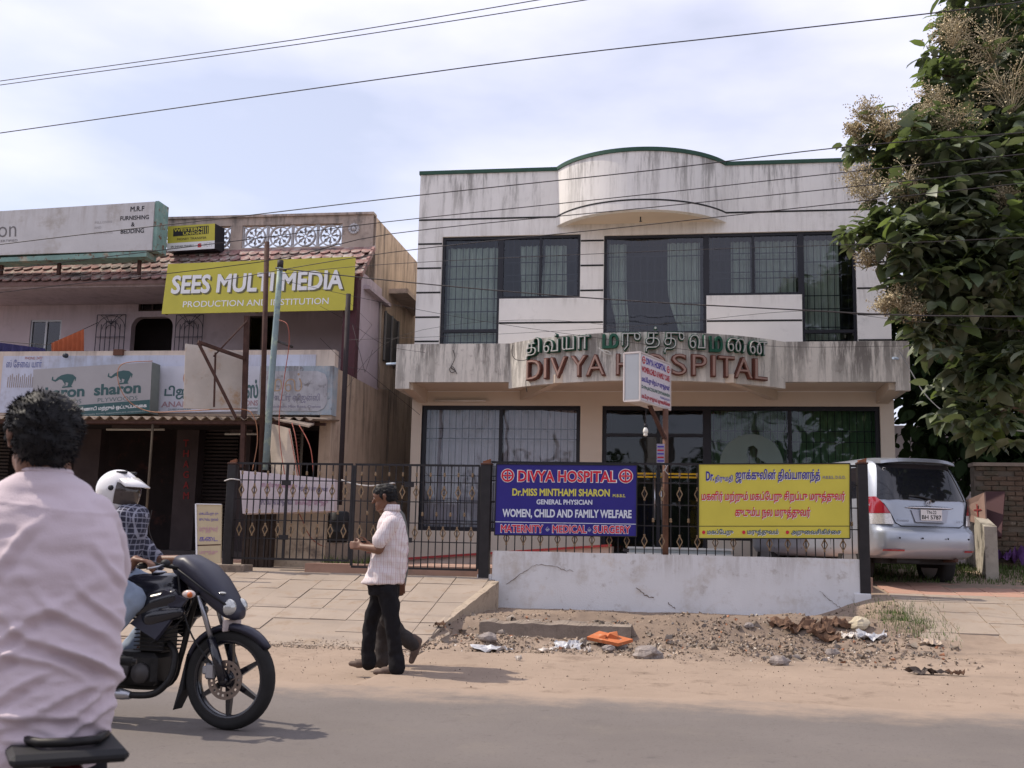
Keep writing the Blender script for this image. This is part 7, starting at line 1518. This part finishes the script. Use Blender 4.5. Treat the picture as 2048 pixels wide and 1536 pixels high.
for i in range(13):
    b = -.115 + .23 * i / 12; e = 1 - (b / .115) ** 2; rs.append([HP(.06 + .03 * e, b, .112 + .022 * e), HP(.11 + .10 * e, b * .9, .075 + .015 * e), HP(.11 + .10 * e, b * .9, .069 + .015 * e), HP(.06 + .02 * e, b, .095 + .018 * e)])
q.rings(rs, True, True); q.build('peak', m_hel, he)
q = MB()
for s in (1, -1):
    q = MB(); q.lathe([(.001, -.006), (.016, -.006), (.018, .006), (.001, .008)], HP(.02, s * .128, .045), 'y', 12); q.build('visor_screw', INK, he); q = MB(); p = HP(.02, s * .05, .152); q.bev(p.x - .035, p.x + .035, p.y - .012, p.y + .012, p.z - .008, p.z + .008, .003); q.build('air_vent', INK, he)

# ================================================================ FOREGROUND RIDER SEEN FROM BEHIND
FR = thing('person', 'man in a pale pink shirt seen from behind, close at the left edge', 'person', P(60, 1500, 2.6)); YF_ = 2.62
hv = Vector((-.6, .8, 0)); hl_ = Vector((-.8, -.6, 0))             # heading away to the left
q = MB(); PF = lambda x, y, dy=0: P(x, y, YF_ + dy); hcn = PF(78, 884, .02); P_ = head(q, hcn, (-.82, .57, -.05), .98); chain(q, [PF(84, 905), PF(90, 965, .02)], [.066, .072])
def row(x, y, hw, d, dy=0, tw=0): c = PF(x, y, dy); return [c + Vector((hw * math.cos(t) * math.cos(tw) - d * math.sin(t) * math.sin(tw), hw * math.cos(t) * math.sin(tw) + d * math.sin(t) * math.cos(tw), 0)) for t in [2 * math.pi * k / 28 for k in range(28)]]
K = 1.219e-3                                                            # metres per photograph pixel at that distance
q.rings([row(90, 975, 50 * K, .055), row(68, 1020, 105 * K, .07), row(60, 1100, 130 * K, .08), row(62, 1300, 130 * K, .08), row(58, 1480, 120 * K, .09)])
shr, shl = PF(196, 1030, .02), PF(-85, 1040, .02); elr, ell = PF(222, 1140, .22), PF(-150, 1150, .2); har, hal = P(100, 1160, 3.05), P(-190, 1170, 2.9)
chain(q, [shr, elr, har], [.036, .034, .026]); chain(q, [shl, ell, hal], [.036, .034, .026]); hand(q, har, hv, hl_, (0, 0, -1), 1, .9); hand(q, hal, hv, -hl_, (0, 0, -1), 1, .9)
fuse(q, 'body', SKIN, FR, .009, 4)
hairdo(P_, FR, 1.08, 2600, .013)
q = MB(); q.rings([row(x, y, hw * K, d, dy) for x, y, hw, d, dy in ((92, 938, 46, .060, .01), (94, 946, 55, .070, .01), (92, 958, 78, .078, .01), (84, 972, 108, .086, .01), (72, 990, 138, .094, .01), (64, 1015, 172, .102, .0), (60, 1050, 196, .112, 0), (58, 1100, 211, .122, 0), (58, 1160, 214, .13, 0), (58, 1220, 211, .135, 0), (56, 1290, 204, .138, 0), (54, 1350, 200, .145, 0), (50, 1410, 196, .155, 0), (44, 1460, 186, .16, .0), (36, 1500, 172, .165, 0), (28, 1530, 168, .17, 0))])
chain(q, [shr + Vector((-.02, 0, -.01)), shr.lerp(elr, .5), elr], [.068, .060, .054]); chain(q, [shl, shl.lerp(ell, .5), ell], [.078, .072, .066])
def folds(p, n_):
    s_ = p - EYE; ct = s_.dot(CF); u = 1024 + FPX * s_.dot(CR) / ct; v = 768 - FPX * s_.dot(CU) / ct      # where on the shirt, in handy units
    u, v = u / 100, v / 100; d = 0
    low = sstep(10.6, 13.2, v)
    for (cu, cv, a, L_, w, h) in ((1.6, 12.45, R(40), .9, .10, .013), (1.15, 12.95, R(33), 1.2, .11, .014), (.3, 12.6, R(-20), .9, .10, .010), (1.75, 13.15, R(36), .8, .09, .013), (.55, 13.15, R(24), 1.0, .10, .012), (-.1, 13.3, R(-24), .8, .09, .010), (1.9, 13.95, R(-24), .6, .09, .012), (1.2, 14.0, R(-13), 1.1, .10, .012), (.35, 13.75, R(-16), .9, .09, .011), (.8, 14.35, R(12), 1.2, .09, .012), (1.7, 14.45, R(-20), .7, .08, .011), (.0, 14.55, R(10), 1.0, .09, .012), (.9, 14.85, R(16), 1.0, .09, .010), (2.1, 12.2, R(52), .6, .08, .010), (.15, 11.1, R(-38), .8, .10, .009), (.6, 11.55, R(6), 1.1, .14, .004), (1.5, 11.9, R(-16), .9, .12, .005), (2.3, 11.45, R(66), .5, .07, .008), (.9, 12.25, R(10), .8, .10, .006), (1.2, 10.75, R(20), .9, .16, .004), (2.15, 13.4, R(48), .6, .07, .010)):
        x, y = u - cu, v - cv; s1 = x * math.cos(a) + y * math.sin(a); t1 = -x * math.sin(a) + y * math.cos(a) + .14 * math.sin(s1 * 2.1); d += h * math.exp(-(s1 / L_) ** 2) * (math.exp(-(t1 / w) ** 2) - .8 * math.exp(-((t1 - w * 1.8) / (w * 1.2)) ** 2))
    d += .004 * noise.noise(Vector((u * 2.2, v * 5, 0))) + .0035 * low * noise.noise(Vector((u * 3.4, v * 9, 4)))
    if 9.95 < v < 10.3: d += .0022 * math.exp(-((v - 10.12 - .16 * math.sin((u - .6) * .9)) / .025) ** 2)     # yoke seam
    return p + n_ * d * 1.15
m_pk = mat('pale_pink_shirt', (.60, .50, .54), .9, var=.04, vs_=6, bump=.25, bs=260, sheen=.2)
fuse(q, 'shirt', m_pk, FR, .0065, 5, folds)
q = MB(); q.rings([row(90, 932, 47 * K, .062, .01), row(92, 940, 54 * K, .07, .01), row(93, 950, 62 * K, .076, .01)], True, True); co = q.build('collar', m_pk, FR); co.modifiers.new('soft', 'SUBSURF').levels = 1
M2 = Matrix.Translation(Vector((.05, .04, 0)) + Vector((PF(60, 1500).x, YF_, .006)) + Vector((hv.x, hv.y, 0)) * .98) @ Matrix.Rotation(math.atan2(hv.y, hv.x), 4, 'Z') @ Matrix.Scale(.77, 4)
motorcycle(M2, 'black motorcycle under the man in the pink shirt, mostly below the frame', None, False)
b2 = lambda x, y, z: M2 @ Vector((x, y, z)); q = MB()
for s in (1, -1): chain(q, [b2(-1.05, s * .07, .86), b2(-.50, s * .16, .84), b2(-.70, s * .17, .40)], [.10, .08, .066])
fuse(q, 'trousers', m_blkc, FR, .012, 3, cloth_fn(.01, 9))
for s in (1, -1): q = MB(); shoe(q, b2(-.70, s * .19, .26), b2(-.46, s * .19, .28)); fuse(q, 'shoe', m_trim, FR, .010, 2)
# ================================================================ TREES
lv = [(0, 0, 0), (.16, -.22, .03), (.16, .22, .03), (.48, -.30, .0), (.46, 0, -.05), (.48, .30, .0), (.8, -.18, -.08), (.78, 0, -.12), (.8, .18, -.08), (1.02, 0, -.24), (.2, 0, -.02)]
lf = [(0, 1, 10), (0, 10, 2), (1, 3, 4), (1, 4, 10), (10, 4, 5), (10, 5, 2), (3, 6, 7), (3, 7, 4), (4, 7, 8), (4, 8, 5), (6, 9, 7), (7, 9, 8)]
def dir_rot(d, roll):
    """rotations taking +x to the directions d, rolled about them"""
    d = d / np.linalg.norm(d, axis=1)[:, None]; up = np.array([0, 0, 1.0]); s = np.cross(up, d); s /= np.maximum(np.linalg.norm(s, axis=1), 1e-6)[:, None]; u = np.cross(d, s); c, k = np.cos(roll)[:, None], np.sin(roll)[:, None]
    return np.stack([d, s * c + u * k, -s * k + u * c], 2)
m_leafs = mat('teak_leaf', (.078, .105, .055), .42, island=.5, var=.25, vs_=1.6, col2=(.20, .22, .16), c2s=1.3, c2t=(.44, .60), spec=.5)
m_leafy = mat('fresh_leaf', (.12, .16, .055), .5, island=.3, var=.2, vs_=3, spec=.4)
m_ldark = mat('dark_leaf', (.026, .048, .017), .7, island=.5, var=.3, vs_=1.2, spec=.15); m_bark = mat('bark', (.13, .095, .07), .95, var=.3, vs_=6, bump=.8, bs=30)  # one darker leaf green for the background trees and palms
m_flow = mat('dry_flower', (.54, .46, .31), .9, island=.4, var=.25, vs_=3, col2=(.36, .28, .16), c2s=2)
def translucent(m, col, f):                            # thin leaves let the sun through
    t = m.node_tree; n = t.nodes; o = n['Material Output']; b = n['Principled BSDF']; tr = n.new('ShaderNodeBsdfTranslucent'); tr.inputs[0].default_value = (*col, 1); mx_ = n.new('ShaderNodeMixShader'); mx_.inputs[0].default_value = f
    t.links.new(b.outputs[0], mx_.inputs[1]); t.links.new(tr.outputs[0], mx_.inputs[2]); t.links.new(mx_.outputs[0], o.inputs[0])
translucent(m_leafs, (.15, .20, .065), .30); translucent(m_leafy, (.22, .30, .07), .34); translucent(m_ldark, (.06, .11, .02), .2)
TK = thing('teak_tree', 'tall teak tree with big drooping leaves and cream flower sprays at the right edge', 'tree', (5.6, 16.6, .8))
base = Vector((5.9, 17.1, .6)); tips = []
q = MB(); top = P(2100, -250, 16.6); fork = P(2068, 830, 16.9)
q.tube(spline([base, fork, P(2062, 450, 16.7), P(2050, 120, 16.6), top]), [lerp(.17, .05, i / 24) for i in range(25)], 12); q.build('trunk', m_bark, TK)
# clumps: (px, py, Y, radius m)
CL = [(1935, 20, 15.6, .55), (2010, 60, 15.8, .8), (1905, 60, 15.7, .33), (1985, 160, 15.6, .75), (1885, 150, 15.5, .30), (2050, 220, 15.5, .8), (1935, 215, 15.6, .5), (1862, 110, 15.8, .16), (1760, 250, 15.2, .30), (1715, 288, 15.3, .22), (1800, 300, 15.2, .42), (1870, 300, 15.0, .65), (1960, 320, 15.2, .8), (2050, 360, 15.2, .9), (1770, 330, 15.4, .26), (1800, 400, 14.9, .36), (1880, 410, 14.8, .7), (1980, 440, 15.0, .8), (1740, 450, 15.0, .28), (1810, 480, 14.7, .48), (1720, 470, 15.0, .25), (1900, 500, 14.8, .7), (1990, 540, 14.9, .7), (2060, 500, 14.8, .8), (1850, 560, 14.9, .5), (1920, 600, 15.0, .6), (1850, 640, 15.0, .35), (1880, 680, 15.2, .4), (1980, 640, 15.6, .5), (2030, 740, 15.0, .5), (2050, 700, 14.8, .4), (1960, 720, 15.4, .45), (1900, 800, 15.8, .4), (1990, 830, 15.6, .5), (2030, 90, 16.4, 1.0), (1960, 420, 16.4, 1.0), (1880, 330, 16.2, .8), (2080, 600, 15.4, .9)]
q = MB()
for px, py, Y, r in CL:
    c = P(px, py, Y); t = min(1, max(0, (900 - py) / 900)); a = fork.lerp(top, max(0, t * .8 - .12)); m_ = a.lerp(c, .5) + Vector((0, 0, .15)); q.tube([a, m_, c], [.05, .032, .014], 6)
q.build('limb', m_bark, TK)
cen, dr, sz = [], [], []
for px, py, Y, r in CL:
    c = P(px, py, Y)
    for _ in range(int(34 * (r / .5) ** 2) + 6):      # rosettes: leaves in opposite pairs round a twig tip
        v = Vector(RNG.normal(size=3)); v = v.normalized() * r * (random.random() ** .45); o = c + Vector((v.x, v.y, v.z * .85)); k0 = random.random() * 6.28
        for j in range(random.choice((3, 4, 5))):
            a = k0 + j * 1.57 + random.uniform(-.3, .3); out = Vector((math.cos(a), math.sin(a), random.uniform(-.75, .25))) + v.normalized() * .35; cen.append(tuple(o + out * .02)); dr.append(tuple(out)); sz.append(random.uniform(.13, .34) * (.8 if r < .4 else 1))
cen, dr, sz = np.array(cen), np.array(dr), np.array(sz); rot = dir_rot(dr, RNG.normal(0, .45, len(cen)))
vis = np.array([((Vector(c) - EYE).normalized()) for c in cen]); proj_d = np.array([float((Vector(c) - EYE).length) for c in cen])
inx = np.array([(lambda s_: 1024 + FPX * s_.dot(CR) / s_.dot(CF))(Vector(c) - EYE) for c in cen]); iny = np.array([(lambda s_: 768 - FPX * s_.dot(CU) / s_.dot(CF))(Vector(c) - EYE) for c in cen])
score = np.where((inx < 2040) & (iny > 5), proj_d / sz, 1e9); order = np.argsort(score); near = set(order[:300].tolist())
lme = bpy.data.meshes.new('leaf'); lme.from_pydata([Vector(v) for v in lv], [], lf); [setattr(p, 'use_smooth', True) for p in lme.polygons]; lme.materials.append(m_leafs); lme2 = lme.copy(); lme2.materials.clear(); lme2.materials.append(m_leafy)
for i in order[:300]:
    o = bpy.data.objects.new('leaf', lme if random.random() < .86 else lme2); COL.objects.link(o); o.parent = TK
    m3 = Matrix([list(map(float, rot[i][k])) for k in range(3)]).to_4x4(); s = float(sz[i]); o.matrix_local = Matrix.Translation(Vector(cen[i]) - WL[TK.name]) @ m3 @ Matrix.Diagonal((s, s * 1.0, s, 1)); WL[o.name] = Vector(cen[i])
rest = np.array([i for i in range(len(cen)) if i not in near]); h = rest[::6]; g_ = np.setdiff1d(rest, h)
scatter('foliage', lv, lf, cen[g_], rot[g_], sz[g_], m_leafs, TK, True, kind='stuff'); scatter('fresh_foliage', lv, lf, cen[h], rot[h], sz[h], m_leafy, TK, True, kind='stuff')
# flower sprays
def spray(px, py, Y, r, n=700):
    c = P(px, py, Y); q = MB(); pts = []
    for k in range(26):
        v = Vector(RNG.normal(size=3)); v.z = abs(v.z) * .6 - .1 if random.random() < .6 else v.z; v = v.normalized() * r * random.uniform(.6, 1.05); m_ = v * .5 + Vector(RNG.normal(0, r * .08, 3)); q.tube([c - Vector((0, 0, r * .5)), c + m_, c + v], .0035, 3)
        for _ in range(4): w = v * random.uniform(.4, 1) + Vector(RNG.normal(0, r * .22, 3)); q.tube([c + m_, c + w], .0025, 3); pts.append(c + w)
    o = q.build('flower_stalks', m_flow, TK); C_ = []
    for _ in range(n): C_.append(tuple(random.choice(pts) + Vector(RNG.normal(0, r * .13, 3))))
    o2 = scatter('flower_spray', tet, tetf, C_, rand_rot(n), RNG.uniform(.006, .016, n), m_flow, TK, kind='stuff')
for a in ((1905, 70, 15.0, .33), (1985, 95, 15.0, .5), (2020, 190, 14.8, .55), (1870, 200, 15.1, .3), (1735, 228, 15.0, .24), (1775, 262, 14.8, .36), (1712, 262, 15.1, .17), (1900, 250, 14.8, .42), (1835, 240, 15.0, .25), (1715, 360, 15.0, .28), (1745, 385, 14.9, .25), (1815, 375, 14.7, .35), (1735, 520, 14.9, .20), (1762, 505, 14.9, .18), (1800, 600, 14.8, .27), (1835, 622, 14.8, .22), (1770, 612, 14.9, .15), (2010, 395, 14.6, .2)): spray(*a)
q = MB(); q.tube(spline([P(1890, 570, 15.2), P(1930, 540, 15.1), P(1965, 500, 15.2), P(2010, 430, 15.6)]), [.02 + .001 * i for i in range(19)], 6); q.tube(spline([P(1996, 560, 15.4), P(2030, 620, 15.6), P(2060, 700, 16)]), .045, 8); q.build('bare_branch', m_bark, TK)
# ---- darker trees behind
def leaf_tree(name, label, blobs, n, smin, smax, m, trunk, cat='tree', group=None, tr=.16):
    t = thing(name, label, cat, trunk[0], group); q = MB(); q.tube(spline(trunk), [lerp(tr, tr * .4, i / (6 * (len(trunk) - 1))) for i in range(6 * (len(trunk) - 1) + 1)], 8); q.build('trunk', m_bark, t); w = np.array([b[1] ** 2 for b in blobs]); w /= w.sum(); ch = RNG.choice(len(blobs), n, p=w)
    v = RNG.normal(size=(n, 3)); v /= np.linalg.norm(v, axis=1)[:, None]; rr_ = RNG.random(n) ** .4; C0 = np.array([tuple(b[0]) for b in blobs]); R0 = np.array([b[1] for b in blobs]); sc3 = np.array([b[2] if len(b) > 2 else (1, 1, 1) for b in blobs]); c = C0[ch] + v * (rr_ * R0[ch])[:, None] * sc3[ch]; c += RNG.normal(0, .12, (n, 3)); d = v * .6 + RNG.normal(size=(n, 3)) * .7 + np.array([0, 0, -.35])
    scatter('crown', lv, lf, c, dir_rot(d, RNG.normal(0, .8, n)), RNG.uniform(smin, smax, n), m, t, True, kind='stuff'); return t
g1 = Vector((7.4, 21.5, .9))
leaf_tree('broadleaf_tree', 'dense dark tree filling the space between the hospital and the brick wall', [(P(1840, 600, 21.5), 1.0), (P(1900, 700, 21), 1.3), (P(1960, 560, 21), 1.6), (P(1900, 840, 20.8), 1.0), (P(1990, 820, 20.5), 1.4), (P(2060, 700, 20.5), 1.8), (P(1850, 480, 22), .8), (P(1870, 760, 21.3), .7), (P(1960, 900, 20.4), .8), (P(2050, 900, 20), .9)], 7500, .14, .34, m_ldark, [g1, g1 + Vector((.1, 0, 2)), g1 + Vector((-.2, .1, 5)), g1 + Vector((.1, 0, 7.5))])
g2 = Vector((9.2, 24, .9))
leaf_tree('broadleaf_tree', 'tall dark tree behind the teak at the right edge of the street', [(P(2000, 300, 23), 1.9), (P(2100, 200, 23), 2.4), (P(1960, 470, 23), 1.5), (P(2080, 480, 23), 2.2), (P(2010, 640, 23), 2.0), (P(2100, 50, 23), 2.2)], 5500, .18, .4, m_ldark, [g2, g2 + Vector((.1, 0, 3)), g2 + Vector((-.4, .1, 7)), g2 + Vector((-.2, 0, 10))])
def palm(label, loc, h, n=15, L_=2.6, group=None, lean=(0, 0)):
    loc = Vector(loc); t = thing('coconut_palm', label, 'palm tree', loc, group); top = loc + Vector((lean[0], lean[1], h)); q = MB(); q.tube(spline([loc, loc.lerp(top, .5) + Vector((lean[0] * .1, 0, 0)), top]), [.16 - .0055 * i for i in range(13)], 8); q.build('trunk', m_bark, t)
    for k in range(n):
        a = 2 * math.pi * k / n + random.uniform(-.2, .2); el = random.uniform(-.3, .9); d = Vector((math.cos(a) * math.cos(el), math.sin(a) * math.cos(el), math.sin(el))); pts = [top + d * (L_ * u) + Vector((0, 0, -1.15 * L_ * .5 * u * u)) for u in [i / 12 for i in range(13)]]; q = MB()
        for i in range(12): q.face([q.pt(pts[i] + Vector((0, 0, .015))), q.pt(pts[i + 1]), q.pt(pts[i] - Vector((0, 0, .015)))])
        for i in range(1, 13):
            for j in (0, .5):
                p = pts[i - 1].lerp(pts[i], j); tt = (pts[i] - pts[i - 1]).normalized(); s = tt.cross(Vector((0, 0, 1))).normalized(); ll = .55 * math.sin(math.pi * min(1, (i + j) / 13 * .85 + .12))
                for sg in (1, -1): e = p + (s * sg * .75 + tt * .55 + Vector((0, 0, -.5))).normalized() * ll; w = tt * .02; q.face([q.pt(p - w), q.pt(p + w), q.pt(e)])
        q.build('frond', m_ldark if k % 3 else m_leafs, t)
    return t
palm('dark coconut palm among the trees right of the hospital', (6.6, 19.4, .9), 3.6, 15, 2.1); palm('coconut palm behind the pink compound wall', (6.6, 27.5, .9), 5.0, 13, 2.3)
# across the road, behind the viewer: what the windows mirror
for k, (x, y, h) in enumerate(((-9, -14, 8.5), (-2, -17, 10), (3.5, -13, 7.5), (9, -16, 10.5), (15, -15, 8))): palm('coconut palm across the road, ' + ('first', 'second', 'third', 'fourth', 'last')[k] + ' from the left', (x, y, 0), h, 14, 3.0, 'coconut palms across the road', (random.uniform(-.6, .6), 0))
for k, (x, y, h, r) in enumerate(((-20, -18, 4, 4.2), (-6, -20, 3.5, 4.0), (6, -19, 4, 4.4), (17, -20, 4.5, 5))):
    leaf_tree('broadleaf_tree', 'round dense tree across the road, ' + ('first', 'second', 'third', 'last')[k] + ' from the left', [(Vector((x, y, h)), r, (1.4, 1, .8)), (Vector((x + r, y + 1, h * .7)), r * .7), (Vector((x - r, y, h * .8)), r * .7)], 2200, .4, .9, m_ldark, [Vector((x, y, 0)), Vector((x, y, h * .5)), Vector((x, y, h))], group='trees across the road', tr=.3)
# ================================================================ OVERHEAD WIRES
m_ow = mat('overhead_wire', (.035, .03, .032), .6, var=0)
def wire(pts, ya, yb, lab, r=.0055, m=None, nm='overhead_wire', cat='wire', g='overhead wires across the street'):
    x0, x1 = pts[0][0], pts[-1][0]; q = MB(); q.tube(spline([P(x, y, lerp(ya, yb, (x - x0) / (x1 - x0))) for x, y in pts], 5), r, 6); return q.build(nm, m or m_ow, label=lab, cat=cat, group=g)
wire([(-200, 192), (0, 162), (600, 78), (1075, 0), (1300, -40)], 13, 11, 'topmost wire in the sky, upper of the close pair')
wire([(-200, 200), (0, 170), (600, 88), (1170, 0), (1400, -38)], 13, 11, 'second wire from the top, lower of the close pair in the sky')
wire([(-200, 292), (0, 266), (945, 133), (1500, 68), (1900, 22), (2300, -30)], 13.5, 11.5, 'long single wire crossing the sky into the teak crown', .007)
wire([(-200, 520), (0, 489), (520, 428), (842, 390), (1300, 341), (1680, 295), (2048, 265), (2250, 245)], 14, 12, 'highest wire crossing the hospital parapet', .0065)
wire([(-200, 575), (0, 541), (520, 476), (780, 443), (1300, 388), (1648, 349), (2048, 308), (2250, 290)], 14, 12, 'second wire down across the hospital parapet')
wire([(-200, 615), (0, 585), (520, 524), (780, 468), (1300, 415), (1700, 374), (2048, 338), (2250, 320)], 14, 12, 'third wire down, touching the groove of the bulge')
wire([(450, 560), (780, 505), (1300, 449), (1560, 420), (2048, 366), (2250, 345)], 14, 12, 'fourth wire down, over the upper window heads')
wire([(561, 548), (780, 528), (1300, 503), (1800, 486), (2048, 475), (2250, 470)], 16.2, 13, 'thin wire from the pale pole over the upper windows', .0045)
wire([(561, 537), (780, 561), (1040, 585), (1300, 604), (1600, 620), (1800, 630), (2048, 633), (2250, 632)], 16.2, 13, 'thick sagging wire from the pale pole to the teak tree', .009)
wire([(561, 560), (780, 608), (1000, 648), (1300, 690), (1420, 705)], 16.2, 17, 'thin wire dropping from the pale pole to the box sign', .0035)
wire([(690, 680), (1000, 668), (1300, 650), (1600, 622), (1800, 640), (2048, 664)], 17, 14, 'thin slack wire in front of the balcony panels', .003)
wire([(690, 780), (800, 672), (1100, 640), (1500, 690), (1815, 692), (2048, 694)], 17.2, 16, 'faint wire along the top of the stained balcony', .003)
wire([(640, 612), (700, 645), (770, 690), (850, 705)], 16.4, 17, 'thin tangled wire beside the maroon column', .003)
q = MB()
for o in (0, .014): q.tube(spline([P(1797, 700, 18.6), P(1822, 742, 18.4), P(1858, 798, 17.8), P(1925, 842, 17), P(2048, 862, 16), P(2200, 868, 15)]) if not o else [p + Vector((0, 0, o * math.sin(i * .7))) for i, p in enumerate(spline([P(1797, 700, 18.6), P(1822, 742, 18.4), P(1858, 798, 17.8), P(1925, 842, 17), P(2048, 862, 16), P(2200, 868, 15)]))], .007, 5)
q.build('service_cable', mat('grey_cable', (.11, .11, .12), .6), label='grey twisted service cable sagging from the balcony corner to the right', cat='cable')
q = MB(); q.tube([P(684, 648, 16.4), P(694, 600, 16.5), P(744, 650, 17), P(690, 720, 17)], .003, 4); q.tube([P(640, 676, 16.4), P(700, 735, 17), P(730, 740, 17.5), P(840, 830, 18)], .004, 4); q.tube([P(705, 650, 17), P(730, 745, 17), P(745, 700, 17)], .004, 4); q.build('loose_wires', m_ow, label='tangle of loose wires in front of the lilac side wall', cat='wires')
